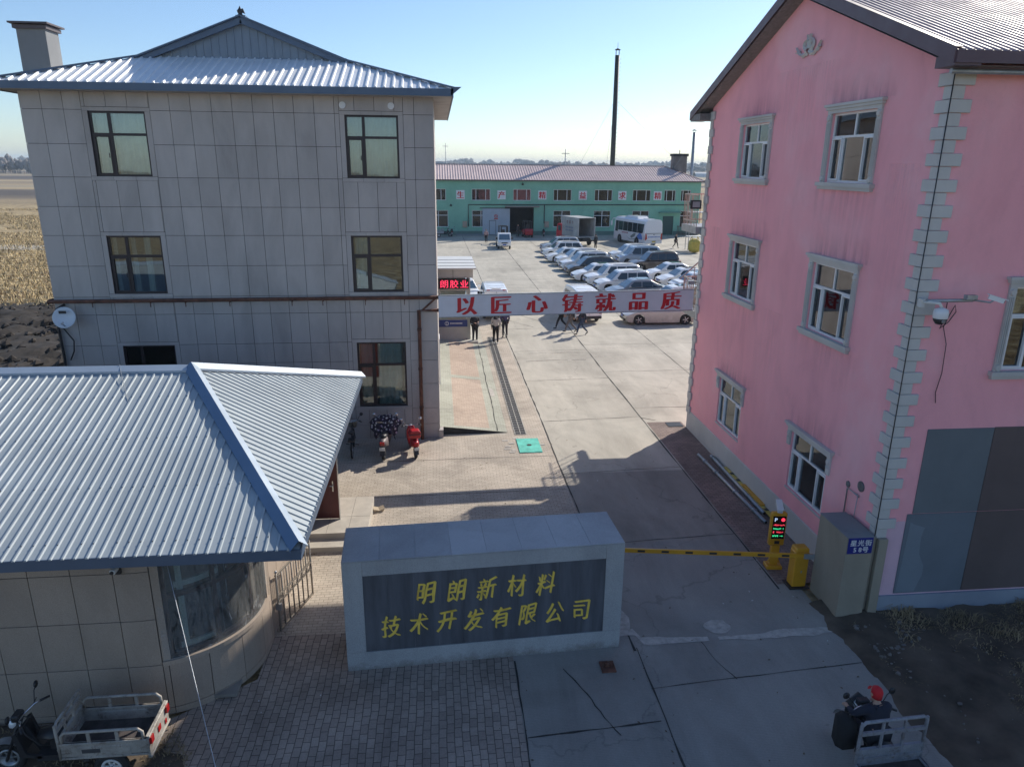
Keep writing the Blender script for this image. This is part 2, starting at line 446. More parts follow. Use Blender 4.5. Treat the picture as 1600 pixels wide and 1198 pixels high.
m_lilac = M_stucco('faded lilac render', (0.70, 0.47, 0.55), (0.64, 0.42, 0.50), (0.74, 0.55, 0.62))
m_quoin = M_stucco('grey painted stone', (0.54, 0.53, 0.51), (0.46, 0.45, 0.435), (0.61, 0.60, 0.58))
m_plinth = M_stucco('blue grey plinth', (0.27, 0.31, 0.37), (0.22, 0.25, 0.31), (0.33, 0.36, 0.41))
m_roofp = M_metal_sheet('dusty maroon roof sheet', (0.40, 0.31, 0.32), 0.55, 0.0)
m_fasp = M_metal_sheet('maroon fascia', (0.115, 0.07, 0.085), 0.45, 0.0)
m_soffit = M('grey soffit', (0.20, 0.195, 0.19), 0.9, 0, 0.25, 12, 0.4, 30)
m_slate = M_stucco('slate cladding', (0.15, 0.17, 0.185), (0.125, 0.145, 0.16), (0.18, 0.20, 0.215))
m_slate2 = M_stucco('blue slate cladding', (0.15, 0.175, 0.205), (0.125, 0.15, 0.175), (0.18, 0.21, 0.24))
m_brown = M_stucco('brown cladding', (0.13, 0.098, 0.094), (0.105, 0.08, 0.077), (0.16, 0.122, 0.116))
m_green = M_stucco('green render', (0.25, 0.51, 0.38), (0.215, 0.455, 0.335), (0.30, 0.55, 0.42))
m_greend = M_stucco('faded green plinth', (0.13, 0.22, 0.19), (0.10, 0.18, 0.155), (0.17, 0.27, 0.23))
m_roofg = M_metal_sheet('dusty pink roof sheet', (0.58, 0.45, 0.42), 0.5, 0.05)
m_white = M('white pvc', (0.72, 0.73, 0.74), 0.45, 0, 0.06)
m_whitep = M('white painted sheet', (0.62, 0.62, 0.60), 0.5, 0, 0.08)
m_dkframe = M('dark bronze aluminium', (0.035, 0.027, 0.03), 0.4, 0.3)
m_glass = M_glass('window glass', (0.78, 0.85, 0.84), 0.07, 0.012, 1.2)
m_glass2 = M_glass('dim window glass', (0.55, 0.6, 0.6), 0.06, 0.012, 1.2)
m_film = M_film()
m_curt = M('pale curtain', (0.50, 0.53, 0.50), 0.9, 0, 0.12, 3)
m_curt2 = M('beige patterned curtain', (0.34, 0.31, 0.25), 0.9, 0, 0.3, 9)
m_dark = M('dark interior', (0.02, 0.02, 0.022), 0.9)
m_rust = M('rusty steel', (0.13, 0.055, 0.035), 0.9, 0, 0.55, 5, 0.5, 40)
m_black = M('black rubber', (0.018, 0.018, 0.02), 0.75)
m_blackp = M('black plastic', (0.025, 0.025, 0.028), 0.45)
m_chrome = M('bright steel', (0.62, 0.63, 0.65), 0.22, 0.9, 0.1)
m_galv = M('galvanised steel', (0.36, 0.38, 0.40), 0.45, 0.6, 0.2, 6)
m_steel = M('dull stainless bars', (0.34, 0.31, 0.27), 0.4, 0.6, 0.2, 6)
m_red = M('red paint', (0.45, 0.012, 0.02), 0.35, 0, 0.12, coat=0.3)
m_redl = M('red lettering', (0.56, 0.015, 0.025), 0.5, 0, 0.06)
m_door = M('maroon door', (0.12, 0.022, 0.02), 0.45, 0, 0.15)
m_board = M('pale blue grey banner board', (0.64, 0.66, 0.71), 0.5, 0, 0.06)
m_yel = M('traffic yellow paint', (0.62, 0.30, 0.015), 0.4, 0, 0.1, coat=0.3)
m_yelf = M('faded yellow paint', (0.55, 0.42, 0.10), 0.6, 0, 0.25, 5)
m_post = M_stucco('khaki gate pier render', (0.31, 0.275, 0.215), (0.26, 0.23, 0.18), (0.35, 0.315, 0.25))
m_postt = M_stucco('grey pier top', (0.23, 0.235, 0.24), (0.18, 0.185, 0.19), (0.28, 0.285, 0.29))
m_navy = M('navy sign enamel', (0.02, 0.025, 0.20), 0.35, 0, 0.05)
m_teal = M('turquoise painted cover', (0.10, 0.50, 0.40), 0.7, 0, 0.3, 3, 0.3)
m_conc = M_concrete('yard concrete', (0.47, 0.435, 0.365), (0.55, 0.51, 0.435))
m_concf = M_concrete('shade-darkened street concrete', (0.315, 0.295, 0.265), (0.375, 0.35, 0.31), 0.12)  # base colour lowered to deepen the shade lying on the street slabs
m_concm = M_concrete('shade-darkened drive concrete', (0.31, 0.285, 0.245), (0.37, 0.34, 0.295))  # darker copy of the yard concrete, painting in the shade on the drive
m_crack_shade = M('crack filler and riser shade', (0.045, 0.042, 0.038), 0.95, 0, 0.4, 8)
m_pale = M('pale mortar patch', (0.42, 0.39, 0.35), 0.95, 0, 0.25, 7, 0.4)
m_pave = M_brick('worn brick paving', (0.46, 0.395, 0.32), (0.53, 0.46, 0.375), (0.23, 0.20, 0.165), 0.2, 0.1, 0.006, grime=0.35)
m_pavef = M_brick('grey brick paving', (0.31, 0.25, 0.21), (0.41, 0.335, 0.28), (0.11, 0.09, 0.075), 0.21, 0.135, 0.008, rot=R(90), grime=0.45)
m_walk = M_brick('pink sidewalk brick', (0.41, 0.315, 0.245), (0.47, 0.37, 0.29), (0.24, 0.185, 0.145), 0.2, 0.1, 0.005, grime=0.22)
m_walkg = M_brick('greenish border brick', (0.37, 0.37, 0.30), (0.42, 0.42, 0.345), (0.2, 0.2, 0.165), 0.2, 0.1, 0.005, grime=0.25)
m_walkd = M_brick('dark damp brick', (0.24, 0.175, 0.15), (0.31, 0.225, 0.19), (0.09, 0.07, 0.06), 0.2, 0.1, 0.006, grime=0.5)
m_step = M('pale step tile', (0.46, 0.42, 0.36), 0.8, 0, 0.12, 3)
m_dirt = M('bare dark earth', (0.095, 0.072, 0.052), 0.97, 0, 0.5, 1.2, 1.0, 12)
m_stone = M('rubble stone', (0.17, 0.155, 0.14), 0.9, 0, 0.35, 3, 0.4, 20)
m_straw = M('dry grass', (0.29, 0.22, 0.125), 0.9, 0, 0.4, 1)
m_tyre = M('tyre rubber', (0.022, 0.022, 0.023), 0.8, 0, 0.3, 5)
m_rim = M('alloy rim', (0.42, 0.43, 0.44), 0.35, 0.7, 0.1)
m_cglass = M('tinted car glass', (0.03, 0.045, 0.06), 0.04, 0, 0.1, spec=0.8)
m_wscreen = M('windscreen glass', (0.10, 0.16, 0.22), 0.04, 0, 0.1, spec=0.9)
m_tail = M('red lamp lens', (0.35, 0.012, 0.012), 0.2)
m_lamp = M('clear lamp lens', (0.62, 0.66, 0.70), 0.12, 0.2)
m_skin = M('skin', (0.45, 0.27, 0.19), 0.55, 0, 0.08)
m_hair = M('black hair', (0.015, 0.013, 0.012), 0.5)
# ================================================================ the setting: ground, yard, paving, fields, far woods
rng = random.Random(7)
def hsh(x, y, s=0):
    v = math.sin(x*127.1 + y*311.7 + s*74.7)*43758.5453
    return v - math.floor(v)
def vn(x, y, s=0):
    xi, yi = math.floor(x), math.floor(y); fx, fy = x-xi, y-yi
    fx, fy = fx*fx*(3-2*fx), fy*fy*(3-2*fy)
    a, b, c, d = hsh(xi,yi,s), hsh(xi+1,yi,s), hsh(xi,yi+1,s), hsh(xi+1,yi+1,s)
    return (a*(1-fx)+b*fx)*(1-fy) + (c*(1-fx)+d*fx)*fy
def fbm(x, y, s=0, o=4):
    t = 0; a = 0.5
    for k in range(o): t += a*vn(x, y, s+k); x *= 2.03; y *= 2.03; a *= 0.5
    return t
def M_field():
    m, t, N, L, b = NT('stubble field'); setin(b, Roughness=0.97)
    v = coord(t, rot=(0, 0, R(-28)))
    w = N.new('ShaderNodeTexWave'); w.wave_type = 'BANDS'; w.bands_direction = 'Y'
    w.inputs['Scale'].default_value = 0.16; w.inputs['Distortion'].default_value = 5.0; w.inputs['Detail'].default_value = 4; w.inputs['Detail Scale'].default_value = 1.6
    L.new(v, w.inputs['Vector'])
    c = ramp(t, w.outputs['Color'], [(0.1, (0.27, 0.18, 0.075)), (0.5, (0.40, 0.28, 0.115)), (0.9, (0.52, 0.42, 0.24))])
    c = mixc(t, ramp(t, noise(t, coord(t, (0.35, 1, 1), (0, 0, R(-28))), 0.9, 8, 0.8), [(0.46, g3(0.0)), (0.60, g3(0.9))]), c, (0.12, 0.08, 0.045))
    c = mixc(t, ramp(t, noise(t, coord(t, (0.5, 1.6, 1), (0, 0, R(-28))), 1.6, 8, 0.85), [(0.50, g3(0)), (0.64, g3(0.9))]), c, (0.66, 0.54, 0.33))
    c = mixc(t, 1.0, c, ramp(t, noise(t, coord(t, (2.6, 0.5, 1)), 1.0, 8, 0.85), [(0.36, g3(0.45)), (0.50, g3(1.0)), (0.64, g3(1.5))]), 'MULTIPLY')
    # broad strips of harvested and ploughed land far out
    st = noise(t, coord(t, (0.0015, 0.012, 1)), 1.0, 3, 0.5)
    tc = N.new('ShaderNodeTexCoord'); sp = N.new('ShaderNodeSeparateXYZ'); L.new(tc.outputs['Object'], sp.inputs[0])
    far = N.new('ShaderNodeMapRange'); far.inputs[1].default_value = 150; far.inputs[2].default_value = 210; L.new(sp.outputs['Y'], far.inputs[0])
    fc = ramp(t, st, [(0.40, (0.075, 0.06, 0.05)), (0.47, (0.20, 0.155, 0.10)), (0.55, (0.36, 0.27, 0.15)), (0.62, (0.26, 0.22, 0.15))])
    c = mixc(t, far.outputs[0], c, fc)
    L.new(c, b.inputs['Base Color'])
    bump(t, b, noise(t, v, 7, 6, 0.8), 0.8, 0.12)
    return m
m_field = M_field()
g = MB(); g.quad((-9000,-600,-0.06), (9000,-600,-0.06), (9000,14000,-0.06), (-9000,14000,-0.06))
struct('ground', g, m_field)

# concrete yard and driveway with sawn joints and cracks
def jag(mb, p, q, w, amp, z, mi=0, step=0.5, seed=0):
    r_ = random.Random(seed); p, q = Vector((*p, z)), Vector((*q, z)); n = max(2, int((q-p).length/step))
    d = (q-p).normalized(); k = Vector((-d.y, d.x, 0)); L_, R_ = [], []; off = 0.0
    for i in range(n+1):
        c = p.lerp(q, i/n); off = off*0.75 + r_.uniform(-amp, amp); ww = w*r_.uniform(0.35, 1.35)
        L_.append(c + k*(off+ww/2)); R_.append(c + k*(off-ww/2))
    b = len(mb.v); mb.v += [tuple(x) for x in L_+R_]
    for i in range(n): mb.f.append((b+n+1+i, b+n+2+i, b+i+1, b+i)); mb.m.append(mi); mb.sm.append(False)
y = MB()
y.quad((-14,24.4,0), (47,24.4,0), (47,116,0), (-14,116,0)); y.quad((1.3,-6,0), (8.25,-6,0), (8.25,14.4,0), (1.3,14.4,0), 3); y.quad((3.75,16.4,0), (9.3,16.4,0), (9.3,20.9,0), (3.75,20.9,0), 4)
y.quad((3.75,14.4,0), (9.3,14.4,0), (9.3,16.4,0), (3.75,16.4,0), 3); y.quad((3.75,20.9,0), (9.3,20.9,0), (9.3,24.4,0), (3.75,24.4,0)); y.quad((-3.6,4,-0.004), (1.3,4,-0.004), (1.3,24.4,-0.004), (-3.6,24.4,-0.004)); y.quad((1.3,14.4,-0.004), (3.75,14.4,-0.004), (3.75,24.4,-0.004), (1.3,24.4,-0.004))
Zj = 0.006
jag(y, (3.78,12.1), (3.78,34), 0.05, 0.012, Zj, 1, 0.4, 1); jag(y, (3.78,34), (3.2,101), 0.045, 0.012, Zj, 1, 0.8, 2)
jag(y, (7.72,14), (7.74,101), 0.05, 0.012, Zj, 1, 0.6, 3); jag(y, (3.85,12.2), (3.78,0), 0.035, 0.01, Zj, 1, 0.4, 4)
for k, x in enumerate((11.7, 15.7, 19.7, 23.7, 27.7)): jag(y, (x,26), (x,101), 0.03, 0.008, Zj, 1, 0.8, 10+k)
for k, yy in enumerate((16.4, 20.9, 25.8, 31.2, 36.6, 42, 47.5, 53, 58.5, 64, 70, 76, 82, 88, 94)):
    jag(y, (3.8,yy), (7.7,yy+0.25), 0.022, 0.012, Zj, 1, 0.35, 30+k)
    if yy > 25: jag(y, (7.75,yy+1.3), (30,yy+1.6), 0.022, 0.012, Zj, 1, 0.5, 60+k)
jag(y, (1.35,10.0), (3.75,10.15), 0.04, 0.015, Zj, 1, 0.25, 90); jag(y, (3.8,11.0), (8.2,11.35), 0.02, 0.01, Zj, 1, 0.3, 91)
jag(y, (2.25,11.7), (2.95,9.9), 0.02, 0.03, Zj, 1, 0.15, 92); jag(y, (5.2,12.3), (5.5,11.1), 0.02, 0.03, Zj, 1, 0.15, 93)
jag(y, (8.2,25.6), (7.7,25.9), 0.05, 0.03, Zj, 1, 0.2, 94)
# broken pale mortar line across the gate
prev = None
for k in range(46):
    x = 3.6 + k*0.107; yy = 12.35 + 0.35*fbm(x*1.1, 3.3, 5) - 0.1 + (0.32 if k < 4 else 0); h = 0.05 + 0.20*max(0, fbm(x*1.7, 9.1, 8)-0.22)
    cur = ((x, yy-h, 0.007), (x, yy+h, 0.007))
    if prev and not 17 < k < 20: y.quad(prev[0], cur[0], cur[1], prev[1], 2)
    prev = cur
y.poly([(3.55+0.32*math.cos(a)*(1+0.3*hsh(a,1)), 13.2+0.6*math.sin(a)*(1+0.35*hsh(a,2)), 0.008) for a in [i*0.42 for i in range(15)]], 2)
y.poly([(5.75+0.25*math.cos(a)*(1+0.3*hsh(a,3)), 12.75+0.2*math.sin(a)*(1+0.3*hsh(a,4)), 0.008) for a in [i*0.42 for i in range(15)]], 2)
rt = random.Random(21)
for i in range(16):      # scuffed tyre arcs
    cx, cy, rr_, a0 = rt.uniform(4, 16), rt.uniform(22, 70), rt.uniform(4, 12), rt.uniform(0, 6.28); n = 24; sp = rt.uniform(0.5, 1.1); w_ = rt.uniform(0.12, 0.24)
    for dr in (0, 1.5):
        for k in range(n):
            q = [(cx+(rr_+dr+e)*math.cos(a0+sp*(k+j)/n), cy+(rr_+dr+e)*math.sin(a0+sp*(k+j)/n), 0.0042+0.0002*i) for j, e in ((0,0),(1,0),(1,w_),(0,w_))]
            if all(3.8 < p_[0] < 30 and 21 < p_[1] < 100 for p_ in q): y.quad(*q, 5 if i % 3 else 6)
struct('yard', y, [m_conc, m_crack_shade, m_pale, m_concf, m_concm, M_decal('pale tyre scuff', (0.62,0.58,0.51), 0.45), M_decal('dark tyre scuff', (0.14,0.13,0.12), 0.35)])

p = MB(); p.quad((-3.6,13.2,0.004), (3.74,13.2,0.004), (3.74,24.5,0.004), (-3.6,24.5,0.004)); p.quad((-14,19,0.003), (-3.6,19,0.003), (-3.6,24.5,0.003), (-14,24.5,0.003))
p.quad((2.3,24.5,0.004), (3.74,24.5,0.004), (3.5,60,0.004), (2.3,60,0.004))
for s_ in (17.2, 19.6, 22.25): jag(p, (-3.4,s_), (3.7,s_+0.15), 0.02, 0.01, 0.008, 1, 0.3, int(s_))
struct('brick_paving', p, [m_pave, m_crack_shade])
p = MB()
pts = [(-5.0,4)] + [(-5.0+0.0, 10.9)] + [(-3.6,11.9), (-3.6,13.2), (1.3,13.2), (1.3,4)]
p.poly([(a, b_, 0.005) for a, b_ in pts]); p.quad((-9,9.0,0.003), (-5,9.0,0.003), (-5,11.05,0.003), (-9,11.05,0.003))
jag(p, (1.32,12.0), (1.3,5), 0.03, 0.01, 0.010, 1, 0.3, 5)
struct('front_paving', p, [m_pavef, m_crack_shade])
p = MB(); p.quad((7.78,14.2,0.004), (9.14,14.2,0.004), (9.14,25.4,0.004), (7.78,25.4,0.004)); struct('side_paving', p, m_walkd)
# ramped sidewalk beside the office: 0.3 m high along the wall, running out to nothing
def wz(x): return 0.02 + 0.29*max(0, (2.35-x)/2.45)
p = MB()
for x0, x1, mi in ((-0.1, 0.42, 1), (0.42, 1.72, 0), (1.72, 2.35, 1)):
    p.quad((x0,24.95,wz(x0)), (x1,24.95,wz(x1)), (x1,38.2,wz(x1)), (x0,38.2,wz(x0)), mi)
    p.quad((x0,24.7,wz(x0)), (x1,24.7,wz(x1)), (x1,24.95,wz(x1)), (x0,24.95,wz(x0)), 1)
    p.quad((x0,24.7,-0.01), (x1,24.7,-0.01), (x1,24.7,wz(x1)), (x0,24.7,wz(x0)), 2)  # riser coloured near black to paint in the wedge's shadow
p.quad((0.42,31.2,wz(0.42)+0.006), (1.72,31.2,wz(1.72)+0.006), (1.72,31.65,wz(1.72)+0.006), (0.42,31.65,wz(0.42)+0.006), 1)
b0 = len(p.v); jag(p, (1.98,24.75), (1.98,38), 0.035, 0.02, 0, 3, 0.3, 8)
for i in range(b0, len(p.v)): p.v[i] = (p.v[i][0], p.v[i][1], wz(p.v[i][0])+0.006)
p.quad((2.02,29.0,wz(2.02)+0.007), (2.22,28.9,wz(2.2)+0.007), (2.2,29.9,wz(2.2)+0.007), (2.03,30.1,wz(2.03)+0.007), 4)
struct('sidewalk', p, [m_walk, m_walkg, m_crack_shade, m_crack_shade, m_pale])

# bare earth: bumpy sheets that dive under the paving at their edges
def earth(name, x0, x1, y0, y1, step, edge, amp, mats, seed):
    nx, ny = int((x1-x0)/step), int((y1-y0)/step)
    def fn(u, v):
        x, y_ = x0+u*(x1-x0), y0+v*(y1-y0)
        e = edge(x, y_) + 0.5*(fbm(x*1.6, y_*1.6, seed)-0.47)
        h = amp*(fbm(x*2.1, y_*2.1, seed+9, 5)-0.25)
        return (x, y_, -0.09 + (0.10+max(0, h))*max(0, min(1, e*2.2+0.35)))
    mb = MB(); mb.grid(fn, nx, ny); return struct(name, mb, mats)
def edge_r(x, y_): return min(x-8.3 + 0.09*(12.4-y_)*0 , 13.5-y_)
earth('dirt_verge', 7.6, 26, -4, 13.4, 0.16, lambda x, y_: min((x-8.14)+0.06*max(0, y_-11.5), 5), 0.26, m_dirt, 3)
earth('dirt_corner', -16, -1.2, 2, 11.0, 0.14, lambda x, y_: (-4.1-x)*0.55 + (10.4-y_)*0.55 - 0.3, 0.20, m_dirt, 5)
earth('soil_heap', -34, -13, 28, 56, 0.45, lambda x, y_: min((y_-29), (0.3*(x+26.6)+ (49-y_)*0.45 + 1.5))*0.18, 1.1, M('ploughed dark soil', (0.030, 0.025, 0.021), 0.97, 0, 0.75, 2.2, 1.0, 4), 12)
p = MB()
for i in range(40):
    t0, t1 = i/40, (i+1)/40
    f_ = lambda t: (-190+t*175, 128-46*t+5*math.sin(t*7))
    a, b_ = f_(t0), f_(t1)
    p.quad((a[0],a[1]-2.4,-0.03), (b_[0],b_[1]-2.4,-0.03), (b_[0],b_[1]+2.4,-0.03), (a[0],a[1]+2.4,-0.03))
struct('dirt_track', p, M('pale field track', (0.40, 0.36, 0.29), 0.95, 0, 0.25, 0.6))

# rubble at the foot of the gate pier, dry weeds (ground cover nobody could count)
st = MB(); rr = random.Random(3)
def pebble(mb, c, s, r_):
    P = [Vector((math.cos(a)*math.cos(e), math.sin(a)*math.cos(e), math.sin(e)*0.7)) for e in (-0.6, 0.6) for a in [k*1.2566 for k in range(5)]] + [Vector((0,0,0.8))]
    P = [tuple(Vector(c) + q*s*r_.uniform(0.6, 1.3)) for q in P]
    mb.add(P, [(i, (i+1) % 5, 5+(i+1) % 5, 5+i) for i in range(5)] + [(5+i, 5+(i+1) % 5, 10) for i in range(5)])
for i in range(260):
    x = 8.6 + abs(rr.gauss(0, 0.65)); y_ = 12.45 - abs(rr.gauss(0, 0.7))
    if y_ < 12.75: pebble(st, (x, y_, 0.05+0.04*rr.random()), rr.choice((0.015, 0.02, 0.03, 0.055)), rr)
for i in range(160): pebble(st, (rr.uniform(8.7, 14), rr.uniform(8, 12.4), 0.06), rr.choice((0.012, 0.02, 0.03)), rr)
for i in range(220):
    x, y_ = rr.uniform(-8, -3.2), rr.uniform(8.2, 10.4)
    if (-4.1-x)*0.55+(10.4-y_)*0.55 > 0.35: pebble(st, (x, y_, 0.05), rr.choice((0.012, 0.02, 0.045)), rr)
o = struct('rubble', st, m_stone, 'stuff')
st = MB()
for i in range(2600):
    x, y_ = rr.uniform(-33, -13.2), rr.uniform(30, 54); e = min((y_-29), (0.3*(x+26.6)+(49-y_)*0.45+1.5))*0.18
    if e > 0.05 and x > -0.75*y_: pebble(st, (x, y_, -0.02+0.35*rr.random()*min(1, e*3)), rr.choice((0.08, 0.13, 0.2, 0.3)), rr)
struct('soil_clods', st, M('dark soil clods', (0.045, 0.036, 0.029), 0.97, 0, 0.6, 0.8), 'stuff')
def blades(n, place, lo, hi, seed):
    r_ = random.Random(seed); mb = MB()
    for i in range(n):
        x, y_, z_, k = place(r_); h = r_.uniform(lo, hi)*k; a = r_.uniform(0, 6.283); ln = r_.uniform(0.3, 1.5)*h; w = 0.006+0.005*r_.random()
        dx, dy = math.cos(a), math.sin(a)
        p0 = Vector((x, y_, z_)); p1 = p0+Vector((dx*ln*0.35, dy*ln*0.35, h*0.62)); p2 = p0+Vector((dx*ln, dy*ln, h*(0.75 if r_.random() < .6 else .3)))
        s_ = Vector((-dy, dx, 0))*w
        mb.add([p0-s_, p0+s_, p1+s_*0.8, p1-s_*0.8, p2], [(0,1,2,3), (3,2,4)])
    return mb
def pl1(r_):
    x = r_.uniform(9.3, 16); y_ = 12.9-abs(r_.gauss(0, 0.6)); c = vn(x*1.7, y_*1.7, 4)
    return x, y_, 0.02, 0.15+1.25*c*c
struct('dry_grass', blades(4200, pl1, 0.05, 0.42, 1), m_straw, 'stuff')
def pl2(r_):
    while True:
        x, y_ = r_.uniform(8.6, 17), r_.uniform(7.5, 12.6)
        if vn(x*0.9, y_*0.9, 6) > 0.5: return x, y_, 0.02, 0.45
struct('dry_weeds', blades(5200, pl2, 0.05, 0.24, 2), m_straw, 'stuff')
def pl3(r_):
    while True:
        x, y_ = r_.uniform(-9, -2.6), r_.uniform(8.0, 10.9)
        if (-4.1-x)*0.55+(10.4-y_)*0.55 > 0.2 and vn(x*1.5, y_*1.5, 6) > 0.42: return x, y_, 0.02, 0.5
struct('dead_grass', blades(4200, pl3, 0.06, 0.26, 3), m_straw, 'stuff')

# cut maize stubble standing in rows on the near field
sb = MB(); rs = random.Random(41); cr, sr_ = math.cos(R(28)), math.sin(R(28))
for i in range(26000):
    y_ = 42+118*rs.random()**0.9; x = -y_*rs.uniform(0.47, 0.64)
    u, v = x*cr+y_*sr_, -x*sr_+y_*cr; v = round(v/0.75)*0.75+rs.gauss(0, 0.11); x, y_ = u*cr-v*sr_, u*sr_+v*cr
    if x > -14 or vn(x*0.12, y_*0.12, 9) < 0.25: continue
    h = rs.uniform(0.08, 0.24); w = rs.uniform(0.015, 0.05); a = rs.uniform(0, 3.14); dx, dy = w*math.cos(a), w*math.sin(a); l_ = rs.gauss(0, 0.08)
    sb.add([(x-dx,y_-dy,-0.06), (x+dx,y_+dy,-0.06), (x+dx*0.6+l_,y_+dy*0.6,h), (x-dx*0.6+l_,y_-dy*0.6,h*0.9)], [(0,1,2,3)], 0 if rs.random() < 0.7 else 1)
struct('stubble', sb, [M('pale straw', (0.58,0.45,0.24), 0.9, 0, 0.3, 0.4), M('dark straw', (0.20,0.14,0.075), 0.9, 0, 0.3, 0.4)], 'stuff')
# litter: dead leaves, scraps and grit blown over the paving and the drive
lt = MB(); rl = random.Random(31)
for i in range(420):
    x, y_ = rl.uniform(-4.8, 8.0), rl.uniform(8.0, 24)
    if rl.random() < 0.5: x = rl.choice((3.78, 7.72, -3.3, 1.32))+rl.gauss(0, 0.12)
    if -2.1 < x < 3.7 and 11.7 < y_ < 13.6: continue
    a = rl.uniform(0, 6.28); s_ = rl.choice((0.012, 0.018, 0.025, 0.035)); z = 0.013
    lt.add([(x+s_*math.cos(a), y_+s_*math.sin(a), z), (x+s_*0.5*math.cos(a+1.7), y_+s_*0.5*math.sin(a+1.7), z+0.012*rl.random()), (x-s_*math.cos(a), y_-s_*math.sin(a), z), (x+s_*0.5*math.cos(a-1.7), y_+s_*0.5*math.sin(a-1.7), z+0.008*rl.random())], [(0,1,2,3)], 0 if rl.random() < 0.85 else 1)
struct('litter', lt, [M('dead leaves', (0.12,0.085,0.05), 0.95, 0, 0.5, 3), M('paper scraps', (0.55,0.54,0.52), 0.9)], 'stuff')

# far woods: bare crowns in clumps, each a trunk-and-twig lump; and a nearer bare belt at the left
def woods(name, n, place, seed, mats):
    r_ = random.Random(seed); mb = MB()
    for i in range(n):
        x, y_, h, w = place(r_)
        mb.tube([(x,y_,-0.1), (x,y_,h*0.6)], [h*0.02, h*0.01], 4, 0, False)
        for k in range(r_.randint(2, 4)):
            c = Vector((x+r_.uniform(-w, w)*0.6, y_+r_.uniform(-w, w)*0.6, h*r_.uniform(0.35, 0.8))); s_ = w*r_.uniform(0.4, 0.8); hz = h*r_.uniform(0.16, 0.34)
            vs = [c+Vector((0,0,hz*r_.uniform(.8,1.3))), c-Vector((0,0,hz))]
            for e in (0.45, -0.35):
                for j in range(6): a = j*1.047+e; vs.append(c+Vector((math.cos(a)*s_*r_.uniform(0.6,1.15), math.sin(a)*s_, hz*e*r_.uniform(0.5,1.4))))
            fs = [(0,2+j,2+(j+1)%6) for j in range(6)] + [(2+j,8+j,8+(j+1)%6,2+(j+1)%6) for j in range(6)] + [(1,8+(j+1)%6,8+j) for j in range(6)]
            mb.add(vs, fs)
    return struct(name, mb, mats, 'stuff')
m_wood = M('bare winter wood', (0.10, 0.085, 0.075), 0.95, 0, 0.3, 0.05)
def fw(r_):
    d = r_.choice((1250, 1500, 1800, 2200)); x = r_.uniform(-0.5, 0.62)*d
    return x, d*r_.uniform(0.93, 1.1), r_.uniform(8, 16)*d/1500*(0.7+0.6*vn(x*0.012, d*0.01, 3)), r_.uniform(7, 16)
woods('far_woods', 1500, fw, 4, m_wood)
def bw(r_):
    x = r_.uniform(-560, -240); return x, 640+0.1*x+r_.uniform(-12, 12), r_.uniform(8.5, 12.5), r_.uniform(1.5, 3.2)
woods('bare_tree_belt', 420, bw, 6, M('grey bare trees', (0.19, 0.17, 0.165), 0.95, 0, 0.3, 0.1))
# ================================================================ building helpers
def ribbed(mb, x0, x1, ybot, top, pitch, z0, slope, w=0.085, h=0.035, flip=1, n0=None, mi=0, axis='x'):
    """trapezoid ribs running up a slope. x: along the eave; top(x) -> (start, end) run distance up the slope in plan; z = z0 + slope*run"""
    x = x0
    while x <= x1:
        a, b = top(x)
        if b-a > 0.08:
            def P(dx, run, up):
                X, Y, Z = x+dx, ybot+flip*run, z0+slope*run+up
                return (X, Y, Z) if axis == 'x' else (Y, X, Z)
            vs = [P(-w/2,a,0), P(-w/4,a,h), P(w/4,a,h), P(w/2,a,0), P(-w/2,b,0), P(-w/4,b,h), P(w/4,b,h), P(w/2,b,0)]
            mb.add(vs, [(0,4,5,1), (1,5,6,2), (2,6,7,3), (0,1,2,3), (7,6,5,4)], mi)
        x += pitch
def wall_sheet(mb, frame, r, holes, depth, mi=0):
    """wall with openings. frame(u, v, d) -> point; d runs inward"""
    for (a, b, c, d) in rects_minus(r, holes):
        mb.add([frame(a,c,0), frame(b,c,0), frame(b,d,0), frame(a,d,0)], [(0,1,2,3)], mi)
    for (a, b, c, d) in holes:
        for q in (((a,c),(b,c)), ((b,c),(b,d)), ((b,d),(a,d)), ((a,d),(a,c))):
            (u0,v0),(u1,v1) = q
            mb.add([frame(u0,v0,0), frame(u1,v1,0), frame(u1,v1,depth), frame(u0,v0,depth)], [(0,1,2,3)], mi)
def fbox(mb, frame, a, b, c, d, d0, d1, mi=0):
    vs = [frame(u, v, e) for e in (d0, d1) for (u, v) in ((a,c),(b,c),(b,d),(a,d))]
    mb.add(vs, [(0,1,2,3), (7,6,5,4), (0,4,5,1), (1,5,6,2), (2,6,7,3), (3,7,4,0)], mi)
def curtain(mb, frame, a, b, c, d, dep, amp=0.03, n=26, mi=0, seed=0):
    r_ = random.Random(seed); ph = r_.uniform(0, 6)
    mb.grid(lambda u, v: frame(a+(b-a)*u, c+(d-c)*v, dep + amp*math.sin(u*(b-a)*34+ph+0.6*math.sin(v*3)) + 0.4*amp*math.sin(u*71)), n, 4, mi)

# ================================================================ grey office building
YG = 24.45
off = thing('office_building', 'grey granite tiled office block of three storeys under a hipped blue metal roof', 'building', (-6.3, 30, 0))
gwin = [(-10.54,-8.88,8.95,10.86), (-2.88,-1.22,8.95,10.86), (-10.54,-8.88,5.27,7.13), (-2.88,-1.22,5.27,7.13), (-10.54,-8.88,1.21,3.53), (-2.88,-1.22,1.21,3.53)]
FG = lambda u, v, d: (u, YG+d, v)
mb = MB(); wall_sheet(mb, lambda u, v, d: (u, YG+0.03+d, v), (-12.42,-0.13,0,11.42), [(a-.0,b,c,d) for a,b,c,d in gwin], 0.2, 1)
